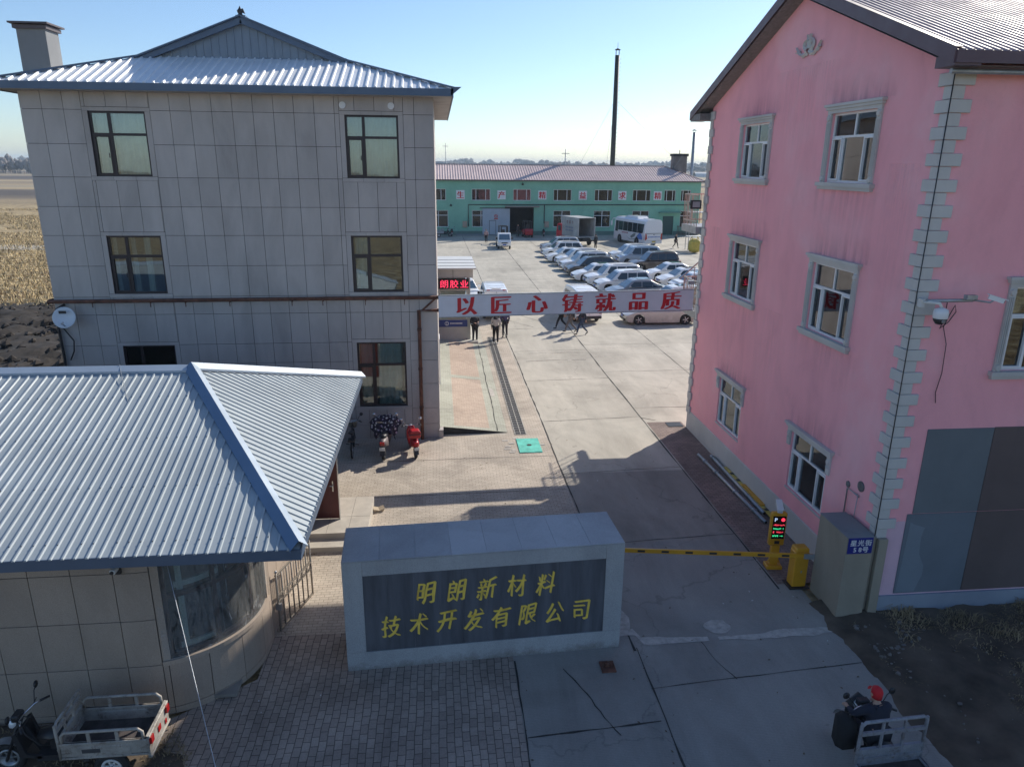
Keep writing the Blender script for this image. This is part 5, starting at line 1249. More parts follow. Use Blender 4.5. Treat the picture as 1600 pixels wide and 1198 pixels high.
o = single('crumpled_carton', b_, M('pale cardboard', (0.42,0.34,0.24), 0.9), 'small crumpled pale carton on the bricks by the entrance steps', 'carton'); o.location = (-1.9,18.75,0.004); o.rotation_euler = (0.1,0.05,0.3)
# ================================================================ kiosk
ks = thing('guard_kiosk', 'white roofed guard kiosk with a red LED sign beside the grey office', 'kiosk', (-0.3,41.5,0))
KX0, KX1, KY0, KY1 = -2.6, 1.6, 39.0, 43.6
m_kwall = M('cream kiosk panel', (0.50,0.49,0.44), 0.6, 0, 0.08)
b_ = MB(); b_.box(-2.9,2.0,38.3,44.0,0,0.16); part('platform', b_, M('pale kiosk slab', (0.45,0.43,0.38), 0.85, 0, 0.12, 2), ks, True)
b_ = MB()
wall_sheet(b_, lambda u,v,d: (u,KY0+d,v), (KX0,KX1,0.16,3.5), [(-2.4,1.42,1.28,2.85)], 0.06)
wall_sheet(b_, lambda u,v,d: (KX1-d,u,v), (KY0,KY1,0.16,3.5), [(39.15,41.0,1.28,2.85)], 0.06)
b_.box(KX0,KX0+0.05,KY0+0.06,KY1,0.16,3.5); b_.box(KX0+0.05,KX1-0.07,KY1-0.05,KY1,0.16,3.5)
for x,y_ in ((KX1,KY0),(0.0,KY0)): b_.box(x-0.05,x+0.03,y_-0.03,y_+0.05,0.16,3.52)
part('wall', b_, m_kwall, ks, True)
b_ = MB(); b_.box(KX0,1.78,38.92,KY1+0.2,3.55,4.02); part('fascia', b_, m_kwall, ks, True)
b_ = MB(); b_.box(-0.39,-0.375,38.905,38.92,3.55,4.02); b_.box(0.7,0.715,38.905,38.92,3.55,4.02); part('fascia_seam', b_, m_joint, ks, True)
b_ = MB(); b_.box(KX0-0.3,1.95,38.78,KY1+0.4,4.02,4.10)
for k in range(3): b_.box(KX0-0.3,1.95,39.6+k*1.3,39.66+k*1.3,4.10,4.125)
part('roof', b_, m_whitep, ks, True)
b_ = MB(); b_.box(-2.42,1.46,KY0+0.02,KY0+0.03,1.28,2.85); b_.box(KX1-0.03,KX1-0.02,39.15,41.0,1.28,2.85); part('pane', b_, m_glass, ks, True)
b_ = MB(); b_.box(-2.6,1.46,KY0-0.035,KY0-0.005,0.86,1.24); blu = part('blue_band', b_, M('blue enamel band', (0.025,0.05,0.22), 0.4), ks, True)
b_ = MB(); b_.tube([(0.33+0.10*math.cos(a),KY0-0.04,1.05+0.10*math.sin(a)) for a in [i*0.5 for i in range(14)]],0.02,4); b_.bar((0.33,KY0-0.04,0.93),(0.33,KY0-0.04,1.17),0.03)
for k in range(9): b_.box(0.52+k*0.075,0.575+k*0.075,KY0-0.042,KY0-0.036,1.02,1.09)
part('emblem', b_, m_white, blu, True)
b_ = MB(); b_.box(-2.0,0.9,39.6,40.2,0.16,1.0); b_.box(-2.0,0.9,39.55,40.25,1.0,1.05); part('counter', b_, M('kiosk counter', (0.3,0.33,0.31), 0.5), ks, True)
b_ = MB(); b_.box(-1.1,1.55,38.80,38.9,2.98,3.52); led = part('led_sign', b_, M('black led board', (0.012,0.006,0.007), 0.5), ks, True)
b_ = MB()
for k, ch in enumerate('明朗胶业'): put_char(b_, ch, (-0.32+k*0.54,38.795,3.25), (1,0,0), (0,0,1), 0.46, sx=1.05, boldx=0.012, proud=0.004)
part('led_text', b_, m_led('red led text', (1.0,0.05,0.13), 0.85), led, True)
# ================================================================ green factory
FY = 102.4
fc = thing('green_factory', 'long two storey green factory hall under a dusty pink roof', 'building', (10,108,0))
FF = lambda u, v, d: (u, FY+d, v)
up = [(-7.0,-4.4),(-1.6,1.05),(4.58,7.16),(10.31,12.79),(15.95,18.5),(21.75,24.3),(27.2,29.8),(31.75,33.4),(34.15,35.6)]
lo = [(-7.0,-4.4),(-1.4,1.32),(4.61,7.1),(15.99,18.48),(21.75,24.15),(27.28,29.7),(34.26,35.84)]
fhol = [(a,b,4.68,6.22) for a,b in up]+[(a,b,1.1,3.36) for a,b in lo]+[(9.2,13.25,0.02,3.82),(31.76,33.35,0.02,2.64)]
b_ = MB(); wall_sheet(b_, FF, (-22,37.0,0,7.45), fhol, 0.25, 0)
for (a,b) in ((-22,9.2),(13.25,31.76),(33.35,37.0)): b_.box(a,b,FY-0.06,FY-0.001,0,0.55,1)
b_.quad((37.0,FY,0),(37.0,FY+12,0),(37.0,FY+12,7.45),(37.0,FY,7.45)); b_.quad((-22,FY+12,0),(37,FY+12,0),(37,FY+12,7.45),(-22,FY+12,7.45)); b_.quad((-22,FY,0),(-22,FY+12,0),(-22,FY+12,7.45),(-22,FY,7.45))
for (a,b) in [u for u in up]: 
    for q in ((a-0.14,a-0.0,4.54,6.36),(b+0.0,b+0.14,4.54,6.36),(a,b,6.222,6.36),(a,b,4.54,4.678)): fbox(b_, FF, *q, -0.05, -0.001, 0)
for (a,b) in lo: fbox(b_, FF, a-0.12, b+0.12, 3.362, 3.46, -0.06, -0.001, 0); fbox(b_, FF, a-0.1, b+0.1, 1.0, 1.098, -0.08, -0.001, 0)
part('wall', b_, [m_green, m_greend], fc, True)
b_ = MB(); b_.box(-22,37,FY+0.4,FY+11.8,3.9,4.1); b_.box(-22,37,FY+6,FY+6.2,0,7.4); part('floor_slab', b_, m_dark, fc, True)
def fwin(a, b, c, d, tall):
    f = MB(); e = 0.07
    rs = [(a,a+e,c,d),(b-e,b,c,d),(a+e,b-e,d-e,d),(a+e,b-e,c,c+e)]
    if tall:
        tz = c+(d-c)*0.70; m = (a+b)/2
        rs += [(a+e,b-e,tz-0.04,tz+0.04),(m-0.04,m+0.04,tz+0.04,d-e),(m-0.04,m+0.04,c+e,tz-0.04)]
    else: rs += [(a+(b-a)*0.23-0.035,a+(b-a)*0.23+0.035,c+e,d-e),(a+(b-a)*0.75-0.035,a+(b-a)*0.75+0.035,c+e,d-e)]
    for q in rs: fbox(f, FF, *q, 0.10, 0.17)
    fr = part('window', f, m_white, fc, True)
    g_ = MB(); fbox(g_, FF, a+e/2, b-e/2, c+e/2, d-e/2, 0.13, 0.14); part('pane', g_, m_fglass, fr, True)
m_fglass = M_glass('factory glass', (0.55,0.58,0.58), 0.0, 0.03)
for a, b in up: fwin(a, b, 4.68, 6.22, False)
for a, b in lo: fwin(a, b, 1.1, 3.36, True)
RY0, RY1 = FY-0.45, FY+12.45; RM = FY+6; RX1, RXR = 37.5, 33.2; RZ0, RZ1 = 7.45, 9.42
rf = MB(); sF = (RZ1-RZ0)/(RM-RY0)
rf.quad((-22.5,RY0,RZ0),(RX1,RY0,RZ0),(RXR,RM,RZ1),(-22.5,RM,RZ1)); rf.add([(RX1,RY0,RZ0),(RX1,RY1,RZ0),(RXR,RM,RZ1)],[(0,1,2)]); rf.quad((RX1,RY1,RZ0),(-22.5,RY1,RZ0),(-22.5,RM,RZ1),(RXR,RM,RZ1))
ribbed(rf, -22.3, RX1-0.2, RY0, lambda x: (-0.03, min(RM-RY0, (RX1-x)*(RM-RY0)/(RX1-RXR))-0.03), 0.36, RZ0, sF, 0.16, 0.06)
frf = part('roof', rf, m_roofg, fc, True)
b_ = MB(); b_.box(-22.5,RX1,RY0-0.03,RY0,RZ0-0.16,RZ0-0.01); part('fascia', b_, M('dark eaves board', (0.10,0.075,0.07), 0.7), frf, True)
b_ = MB(); b_.bar((-22.5,RM,RZ1+0.04),(RXR,RM,RZ1+0.04),0.3,0.05); b_.bar((RXR,RM,RZ1+0.04),(RX1,RY0,RZ0+0.05),0.28,0.05); part('ridge_cap', b_, M('maroon ridge cap', (0.20,0.12,0.115), 0.6), frf, True)
b_ = MB(); b_.box(34.55,36.4,RM-0.9,RM+0.9,7.6,11.0); b_.box(34.4,36.55,RM-1.05,RM+1.05,10.85,11.2,1); b_.tube([(35.5,RM,11.2),(35.5,RM,11.75)],0.06,6)
part('brick_flue', b_, [M_brick('grey flue brick', (0.17,0.155,0.15), (0.22,0.2,0.19), (0.1,0.1,0.1), 0.24, 0.07), m_joint], fc, True)
b_ = MB(); fbox(b_, FF, 6.05, 9.87, 0.06, 3.6, -0.16, -0.09); sd_ = part('sliding_door', b_, M('pale blue grey door sheet', (0.38,0.44,0.50), 0.5, 0, 0.06), fc, True)
b_ = MB()
for q in ((6.98,7.03,0.1,2.0),(7.88,7.93,0.1,2.0),(6.98,7.93,1.97,2.02)): fbox(b_, FF, *q, -0.175, -0.16)
part('wicket_outline', b_, m_blackp, sd_, True)
b_ = MB(); b_.tube([(7.93+0.22*math.cos(a),FY-0.17,2.58+0.22*math.sin(a)) for a in [i*0.42 for i in range(16)]],0.035,4); b_.bar((7.8,FY-0.17,2.7),(8.06,FY-0.17,2.46),0.03); b_.box(7.78,8.08,FY-0.172,FY-0.168,2.55,2.61,0); b_.box(7.66,8.2,FY-0.17,FY-0.162,2.15,2.28,0)
part('warning_sign', b_, m_redl, sd_, True)
b_ = MB(); b_.box(9.2,13.9,FY-1.0,FY,3.88,3.98); b_.box(9.2,13.9,FY-1.02,FY-1.0,3.84,4.0); part('canopy', b_, M('weathered canopy', (0.26,0.235,0.21), 0.9), fc, True)
b_ = MB(); b_.box(5.7,9.2,FY-0.14,FY-0.02,3.62,3.72); part('door_rail', b_, m_blackp, fc, True)
b_ = MB(); b_.box(31.1,34.2,FY-0.9,FY,3.1,3.22); part('porch_slab', b_, M('green porch slab', (0.16,0.30,0.24), 0.9), fc, True)
b_ = MB(); fbox(b_, FF, 31.78, 33.33, 0.03, 2.62, 0.12, 0.18); b_.box(32.54,32.57,FY+0.1,FY+0.12,0.05,2.6); part('door', b_, M('dark green door', (0.03,0.085,0.075), 0.5), fc, True)
b_ = MB(); b_.tube([(4.1,FY-0.12,1.2),(4.1,FY-0.12,4.12),(8.5,FY-0.12,4.14),(30,FY-0.12,4.2),(36.8,FY-0.12,4.2)],0.06,6); b_.tube([(14.7,FY-0.12,4.14),(14.7,FY-0.12,1.6)],0.06,6); part('steam_pipe', b_, m_blackp, fc, True)
for x in (3.3, 14.75):
    b_ = MB(); b_.box(x,x+0.62,FY-0.2,FY-0.001,1.05,1.85); b_.box(x-0.03,x+0.65,FY-0.22,FY-0.001,1.85,1.9); part('meter_box', b_, M('beige meter box', (0.42,0.32,0.24), 0.6), fc, True, bevel=0.02)
for x, z in ((11.6,7.0),(1.7,4.15)):
    b_ = MB(); b_.lathe((x,FY-0.25,z),(0,-0.6,-0.8),[(0.06,0),(0.16,0.12),(0.17,0.2)],10); b_.bar((x,FY,z+0.1),(x,FY-0.25,z+0.02),0.04); part('wall_lamp', b_, m_blackp, fc, True)
b_ = MB()
b_.box(2.3,6.4,101.2,FY-0.07,0,0.18); part('loading_step', b_, M('grey loading step', (0.22,0.24,0.25), 0.8), fc, True)
for ch, x, lab in zip('生产精益求精', (3.04,8.7,14.38,20.08,25.7,30.78), ('leftmost on the green wall, reads 生','second from left on the green wall, reads 产','above the open factory doorway at its right, reads 精','fourth along the green wall, reads 益','fifth along the green wall, reads 求','rightmost on the green wall, reads 精')):
    t = thing('character_board', 'white square board with a red character, '+lab, 'sign', (x,FY-0.02,5.44), 0, 'slogan boards on the green factory wall')
    b_ = MB(); b_.box(-0.58,0.58,-0.06,0,-0.6,0.6); part('board', b_, m_white, t)
    b_ = MB(); put_char(b_, ch, (0,-0.062,0), (1,0,0), (0,0,1), 0.98, boldx=0.035, boldy=0.008, proud=0.004); part('character', b_, m_redl, t)
# tall stack and slim flue behind the hall
ck = thing('boiler_stack', 'tall thin black boiler stack held by guy wires behind the green factory', 'chimney', (27.75,118,0))
b_ = MB(); b_.tube([(0,0,0),(0,0,25.6)],[0.42,0.36],14); part('stack', b_, M('sooty black steel', (0.022,0.026,0.026), 0.6, 0, 0.3, 0.5), ck)
b_ = MB()
for k in range(4): a = k*1.571+0.4; b_.bar((0.33*math.cos(a),0.33*math.sin(a),25.6),(0.33*math.cos(a),0.33*math.sin(a),26.35),0.05)
b_.lathe((0,0,26.35),(0,0,1),[(0.48,0),(0.30,0.12),(0.0,0.28)],14); b_.tube([(0,0,26.6),(0,0,27.4)],0.03,5); part('rain_cap', b_, m_black, ck)
b_ = MB()
for k in range(44): b_.bar((0.4,0,1+k*0.56),(0.62,0,1+k*0.56),0.035)
part('ladder', b_, m_black, ck)
for dx, dy in ((-7.0,-3.0),(12.5,-3.5),(2,14)):
    b_ = MB(); b_.tube([(0,0,19.3),(dx,dy,7.5)],0.018,4); part('guy_wire', b_, m_galv, ck)
fp = thing('flue_pipe', 'slim grey flue pipe with a cap beyond the end of the factory roof', 'chimney', (37.2,107.5,0))
b_ = MB(); b_.tube([(0,0,0),(0,0,14.2)],0.22,12); part('pipe', b_, m_galv, fp)
b_ = MB(); b_.lathe((0,0,14.4),(0,0,1),[(0.42,0),(0.25,0.12),(0.0,0.2)],12); b_.bar((0.15,0,14.1),(0.15,0,14.45),0.03); b_.bar((-0.15,0,14.1),(-0.15,0,14.45),0.03); part('cap', b_, m_galv, fp)
for dx, dy in ((-3.6,-2),(6,0)): b_ = MB(); b_.tube([(0,0,13.2),(dx,dy,8.8)],0.014,4); part('guy_wire', b_, m_galv, fp)
for x, y_, h, lab in ((25.6,150,12.5,'thin utility pole beyond the factory roof just left of the black stack'),(2.3,210,15,'thin utility pole on the skyline at the left end of the factory roof')):
    b_ = MB(); b_.tube([(x,y_,0),(x,y_,h)],[0.16,0.10],7); b_.bar((x-0.8,y_,h-0.8),(x+0.8,y_,h-0.8),0.12); single('utility_pole', b_, m_galv, lab, 'pole', (x,y_,0))
b_ = MB()
b_.grid(lambda u, v: (u*34-17, math.cos(v*math.pi)*5, 4.2*math.sin(v*math.pi)), 8, 10); o = single('greenhouse', b_, m_whitep, 'white arched greenhouse far beyond the right end of the factory', 'greenhouse'); o.location = (262,700,0)
r_ = random.Random(11)
for k, (x, y_, w_, h, lab) in enumerate(((60,1150,60,11,'low hazy shed on the horizon above the left end of the factory'),(150,1180,46,13,'hazy block on the horizon above the middle of the factory'),(-10,1200,40,14,'hazy building on the horizon nearest the grey office edge'))):
    b_ = MB(); b_.box(-w_/2,w_/2,0,20,0,h*0.8); b_.prism([(-w_/2-1,h*0.8),(w_/2+1,h*0.8),(w_/2-4,h),(-w_/2+4,h)],'y',-0.5,20.5); b_.box(-w_/4,-w_/4+2,6,8,h*0.9,h*1.15)
    o = single('distant_building', b_, M('hazy grey wall', (0.25,0.25,0.26), 0.9), lab, 'building', (0,0,0), 'hazy buildings on the horizon'); o.location = (x,y_,0)
# fence panel and yellow bags beyond the bus
b_ = MB()
for k in range(19): b_.bar((k*0.2-1.9,0,0.1),(k*0.2-1.9,0,1.5),0.07,0.03)
for z in (0.3,1.3): b_.bar((-1.95,0.03,z),(1.95,0.03,z),0.05)
o = single('picket_panel', b_, M('dark weathered timber', (0.085,0.055,0.045), 0.9), 'dark slatted panel leaning beside the green factory door', 'fence panel'); o.location = (35.3,100.6,0)
b_ = MB()
def bag(u, v):
    a = u*6.2832; k = 0.62*(1+0.08*math.sin(a*4)+0.05*math.sin(v*9)); e = math.sin(min(1,max(0,(v*1.06)))*math.pi)**0.25 if 0 < v < 1 else 0
    return (k*e*math.copysign(abs(math.cos(a))**0.5, math.cos(a))*1.1, k*e*math.copysign(abs(math.sin(a))**0.5, math.sin(a)), 1.65*v)
b_.grid(bag, 20, 10)
for sx in (-0.4,0.4): b_.tube([(sx,-0.3,1.5),(sx*0.8,0,1.85),(sx,0.3,1.5)],0.04,5)
o = single('bulk_bag', b_, M('yellow woven plastic', (0.55,0.42,0.08), 0.7, 0, 0.2, 3), 'yellow bulk bag standing beside the far corner of the pink house', 'sack'); o.location = (28.9,80.6,0)
rk = thing('pallet_rack', 'thin white metal rack with plastic wrapped shelves behind the yellow bulk bag', 'rack', (30.2,83.5,0))
b_ = MB()
for sx in (-1.2,1.2):
    for sy in (-0.5,0.5): b_.bar((sx,sy,0),(sx,sy,5.2),0.06)
part('frame', b_, m_galv, rk)
for z in (1.5,2.9,4.3): b_ = MB(); b_.box(-1.25,1.25,-0.55,0.55,z,z+0.12); part('shelf', b_, m_whitep, rk)
# ================================================================ vehicles (local axes: +x forward, +y left, ground at z 0)
P_WHITE = M_paint('white car paint', (0.88,0.88,0.87), 0.12); P_WARM = M_paint('dusty pearl car paint', (0.60,0.57,0.53), 0.55)
P_SILV = M_paint('pale silver car paint', (0.45,0.50,0.56), 0.25); P_BROWN = M_paint('brown car paint', (0.07,0.05,0.045), 0.25)
P_DARK = M_paint('charcoal car paint', (0.035,0.036,0.04), 0.25); P_BLUEG = M_paint('ice blue car paint', (0.42,0.52,0.62), 0.2); P_GREY = M_paint('steel grey car paint', (0.22,0.25,0.29), 0.25)
def wheel(parent, x, y, r, w=0.2, spokes=5, steel=False):
    s = 1 if y > 0 else -1
    b_ = MB(); b_.lathe((x,y-s*w/2,r),(0,s,0),[(r*0.62,0),(r*0.95,0.0),(r,w*0.15),(r,w*0.85),(r*0.95,w),(r*0.68,w),(r*0.66,w*0.8),(r*0.62,w*0.7)],24); wh = part('wheel', b_, m_tyre, parent)
    b_ = MB(); b_.lathe((x,y+s*(w/2-0.06),r),(0,s,0),[(r*0.66,0.0),(r*0.68,0.05),(r*0.60,0.052),(r*0.58,0.01),(0.0,0.0)],20,1)
    for k in range(spokes):
        a = 6.2832*k/spokes; q = Vector((x,y+s*(w/2-0.02),r)); b_.bar(q, q+Vector((math.cos(a),0,math.sin(a)))*r*0.63, 0.02, r*(0.16 if not steel else 0.3))
    b_.lathe((x,y+s*(w/2-0.03),r),(0,s,0),[(r*0.2,0),(r*0.18,0.03),(0,0.035)],12); part('rim', b_, [m_rim, m_black], wh)
    return wh
def arch(x, r, n=9): return [(x-r*math.cos(math.pi*k/n), 0.18+0.0+r*math.sin(math.pi*k/n)*1.0+0.14) for k in range(n+1)]
def car(lab, loc, rz, paint, kind='suv', roofm=None, group='cars parked in the yard', dark_roof=False):
    L, W_, H, belt, hood, deck, xa, xb, xc, xd, wr, gc = dict(
        suv=(4.6,1.86,1.66,0.98,0.93,1.02,-2.14,-1.75,0.42,1.18,0.35,0.17), sedan=(4.7,1.80,1.46,0.90,0.82,0.98,-1.75,-0.95,0.42,1.22,0.325,0.14),
        mpv=(4.45,1.75,1.80,1.02,0.98,1.04,-2.12,-1.92,0.60,1.32,0.31,0.18), wagon=(4.75,1.88,1.74,1.0,0.96,1.04,-2.22,-1.95,0.45,1.15,0.35,0.18), hatch=(4.3,1.76,1.52,0.92,0.86,0.98,-1.98,-1.45,0.5,1.2,0.32,0.15))[kind]
    t = thing('parked_car', lab, 'car', loc, rz, group)
    xf, xr = L/2-0.88, -L/2+0.86; ra = wr+0.05
    low = [(-L/2+0.10,gc+0.06),(-L/2,0.42),(-L/2+0.02,0.72),(-L/2+0.10,deck-0.06),(xa+0.02,deck),(xa+0.5,belt+0.02),(0,belt-0.01),(xd-0.05,belt),(xd+0.12,belt-0.01),(xd+0.5,hood),(L/2-0.42,hood-0.09),(L/2-0.12,hood-0.2),(L/2-0.01,0.58),(L/2,0.40),(L/2-0.10,gc+0.05)]
    bot = [(xf+ra*math.cos(math.pi*k/9), wr+ra*math.sin(math.pi*k/9)) for k in range(10)]; bot2 = [(xr+ra*math.cos(math.pi*k/9), wr+ra*math.sin(math.pi*k/9)) for k in range(10)]
    poly = low+[(xf+ra+0.02,gc)]+bot+[(xf-ra-0.02,gc),(xr+ra+0.02,gc)]+bot2+[(xr-ra-0.02,gc)]
    def rnd(p, k):
        x, z = p; e = abs(x)/(L/2)
        if e > 0.62: x -= math.copysign((e-0.62)**2*k*1.5, x)
        if z > 0.6: z -= k*0.13*(z-0.6)/0.4
        return x, z
    rings = []
    for yy, k in ((-W_/2,1.0),(-W_/2+0.035,0.55),(-W_/2+0.16,0.3),(-W_/2+0.5,0.08),(W_/2-0.5,0.08),(W_/2-0.16,0.3),(W_/2-0.035,0.55),(W_/2,1.0)): rings.append([(rnd(p,k)[0],yy*(0.985 if abs(yy) > W_/2-0.02 else 1),rnd(p,k)[1]) for p in poly])
    b_ = MB(); b_.loft(rings, 0, False)
    # greenhouse
    wb, wt = W_/2-0.07, W_/2-0.27; zr = H-0.03
    def gy(z): return wb+(wt-wb)*(z-belt)/(zr-belt)
    side = [(xa,deck-0.02),(xb-0.08,zr-0.12),(xb+0.1,zr-0.02),((xb+xc)/2-0.1,zr+0.03),(xc-0.15,zr),(xc+0.06,zr-0.06),(xd,belt-0.03)]
    gr = []
    for s_ in (-1.0,-0.93,-0.5,0.5,0.93,1.0): gr.append([(x,s_*gy(z),z-(0.03 if abs(s_) == 1.0 and z > zr-0.15 else 0)+(0.012 if abs(s_) < 0.6 and z > zr-0.1 else 0)) for x, z in side])
    b_.loft(gr, 1 if dark_roof else 0, False)
    body = part('body', b_, [paint, m_blackp], t, bevel=0.03, seg=2)
    # glass
    def sidept(x, z, s_): return (x, s_*(gy(z)+0.012), z)
    for s_ in (-1,1):
        b_ = MB(); zt = zr-0.13; zl = belt+0.03
        xfr = xd-(xd-xc)*(zt-belt)/(zr-belt)-0.10; xre = xa+(xb-xa)*(zt-deck)/(zr-deck)+0.12
        xs = [xa+0.28 if kind == 'sedan' else xa+0.2, (-0.88 if kind != 'sedan' else -0.95), -0.12, xd-0.34]
        tops = [xre+0.06, -0.9, -0.14, xfr-0.06]
        for k in range(3):
            if kind == 'sedan' and k == 0:
                pts = [(xs[0]+0.1,zl+0.02),(xs[1]-0.06,zl),(tops[1]-0.06,zt-0.02),(tops[0]+0.12,zt-0.14)]
            else: pts = [(xs[k]+0.03,zl),(xs[k+1]-0.03,zl),(tops[k+1]-0.03,zt),(tops[k]+0.03,zt)]
            b_.add([sidept(x,z,s_) for x,z in pts],[(0,1,2,3)])
        part('side_window', b_, m_cglass, t)
    nx, nz = (zr-belt), (xd-xc); nl = math.hypot(nx,nz); nx, nz = nx/nl*0.012, nz/nl*0.012
    def scr(u, v, xlo, zlo, xhi, zhi, sg): x, z = xlo+(xhi-xlo)*v, zlo+(zhi-zlo)*v; return (x+sg*nx, u*(gy(z)-0.09), z+nz)
    b_ = MB(); b_.grid(lambda u,v: scr(u*2-1,v*0.80+0.06,xd,belt-0.03,xc+0.06,zr-0.06,1), 4, 3); part('windscreen', b_, m_wscreen, t)
    b_ = MB(); b_.grid(lambda u,v: scr((u*2-1)*0.95,v*0.72+0.14,xa,deck-0.02,xb-0.08,zr-0.12,-1), 4, 3); part('rear_window', b_, m_cglass, t)
    for x in (xf, xr):
        for s_ in (-1,1): wheel(t, x, s_*(W_/2-0.115), wr)
    for s_ in (-1,1):
        b_ = MB(); b_.add([(L/2-0.16,s_*(W_/2-0.05),hood-0.27),(L/2-0.04,s_*(W_/2-0.34),hood-0.30),(L/2-0.05,s_*(W_/2-0.36),hood-0.20),(L/2-0.45,s_*(W_/2-0.035),hood-0.13),
          (L/2-0.22,s_*(W_/2-0.25),hood-0.27),(L/2-0.2,s_*(W_/2-0.3),hood-0.30),(L/2-0.2,s_*(W_/2-0.3),hood-0.20),(L/2-0.5,s_*(W_/2-0.2),hood-0.15)],[(0,1,2,3),(7,6,5,4),(0,4,5,1),(1,5,6,2),(2,6,7,3),(3,7,4,0)])
        part('headlight', b_, m_lamp, t)
        b_ = MB(); b_.box(-L/2+0.005,-L/2+0.26,min(s_*(W_/2-0.36),s_*(W_/2-0.012)),max(s_*(W_/2-0.36),s_*(W_/2-0.012)),deck-0.24,deck-0.12); part('taillight', b_, m_tail, t)
        b_ = MB(); x0 = xd-0.38; b_.box(x0-0.07,x0+0.07,min(s_*(W_/2+0.02),s_*(W_/2+0.18)),max(s_*(W_/2+0.02),s_*(W_/2+0.18)),belt+0.02,belt+0.15); b_.bar((x0,s_*(W_/2-0.06),belt+0.03),(x0,s_*(W_/2+0.05),belt+0.06),0.05); part('door_mirror', b_, paint, t, bevel=0.02)
    b_ = MB(); b_.box(L/2-0.09,L/2-0.012,-0.46,0.46,hood-0.34,hood-0.24); b_.box(L/2-0.07,L/2+0.004,-0.58,0.58,gc+0.10,gc+0.22); part('grille', b_, m_blackp, t)
    b_ = MB(); b_.box(L/2+0.0,L/2+0.012,-0.22,0.22,0.42,0.55); part('number_plate', b_, M_plate, t)
    b_ = MB(); b_.box(-L/2-0.012,-L/2+0.02,-0.22,0.22,0.5,0.63); part('number_plate', b_, M_plate, t)
    b_ = MB()
    for s_ in (-1,1):
        for x in (-0.35,-1.15): b_.box(x-0.09,x+0.09,s_*(W_/2)-0.012,s_*(W_/2)+0.012,belt-0.14,belt-0.11)
    part('door_handle', b_, paint, t)
    if kind in ('suv','wagon','mpv'):
        b_ = MB()
        for s_ in (-1,1): b_.bar((xb+0.25,s_*(wt-0.06),zr+0.045),(xc-0.3,s_*(wt-0.06),zr+0.045),0.035,0.03)
        part('roof_rail', b_, m_blackp if kind != 'mpv' else m_galv, t)
    if kind == 'sedan' or kind == 'hatch':
        b_ = MB(); b_.box(-0.85,0.1,-0.42,0.42,zr+0.035,zr+0.042); part('sunroof', b_, m_cglass, t)
    return t
M_plate = M('blue number plate', (0.03,0.10,0.42), 0.4)
WEST = math.pi
row1 = [  # nose x, y centre, paint, kind, label
 (11.5,82.6,P_SILV,'suv','pale silver suv at the far end of the front parked row, nearest the box truck'),
 (10.9,77.6,P_WHITE,'suv','white suv second from the far end of the front parked row'),
 (10.75,73.6,P_WHITE,'sedan','white saloon nosing out between two white suvs in the front row'),
 (11.3,70.7,P_WHITE,'suv','white suv with a silver roof, fourth from the far end of the front row'),
 (11.2,67.3,P_WHITE,'wagon','white suv directly behind the charcoal suv in the front row'),
 (11.2,64.1,P_DARK,'suv','charcoal suv, the only dark car of the front parked row'),
 (11.2,60.9,P_WHITE,'sedan','white saloon directly in front of the charcoal suv'),
 (11.8,58.4,P_WHITE,'wagon','white suv with dark side glass, second in front of the charcoal suv'),
 (12.0,55.4,P_WHITE,'suv','white suv behind the steel grey coupe saloon in the front row'),
 (12.2,52.2,P_GREY,'sedan','steel grey saloon with a low sloping roof just above the banner'),
 (14.3,48.6,P_WHITE,'hatch','white car whose roof alone shows over the banner')]
for nx, yy, pt, kd, lab in row1:
    L_ = dict(suv=4.6,sedan=4.7,mpv=4.45,wagon=4.75,hatch=4.3)[kd]; car(lab, (nx+L_/2,yy,0), WEST+R(4), pt, kd)
row2 = [
 (17.6,74.6,P_WHITE,'suv','white suv with dark roof rails at the far end of the rear parked row'),
 (17.6,71.4,P_BLUEG,'mpv','ice blue van like car beside the brown suv in the rear row'),
 (17.8,67.0,P_BROWN,'wagon','dark brown suv in the middle of the rear parked row'),
 (17.7,61.3,P_WHITE,'sedan','long white saloon in front of the brown suv in the rear row'),
 (17.8,57.9,P_WHITE,'sedan','white saloon at the right partly hidden by the stair railing'),
 (17.9,55.0,P_WHITE,'hatch','white hatchback behind the railing at the near end of the rear row')]
for nx, yy, pt, kd, lab in row2:
    L_ = dict(suv=4.6,sedan=4.7,mpv=4.45,wagon=4.75,hatch=4.3)[kd]; car(lab, (nx+L_/2,yy,0), WEST+R(4), pt, kd)
car('dusty pearl saloon parked side on right below the banner', (13.66,43.55,0), WEST-R(1), P_WARM, 'sedan')
car('small white car tucked behind the guard kiosk', (1.7,52.6,0), R(-80), P_WHITE, 'hatch')
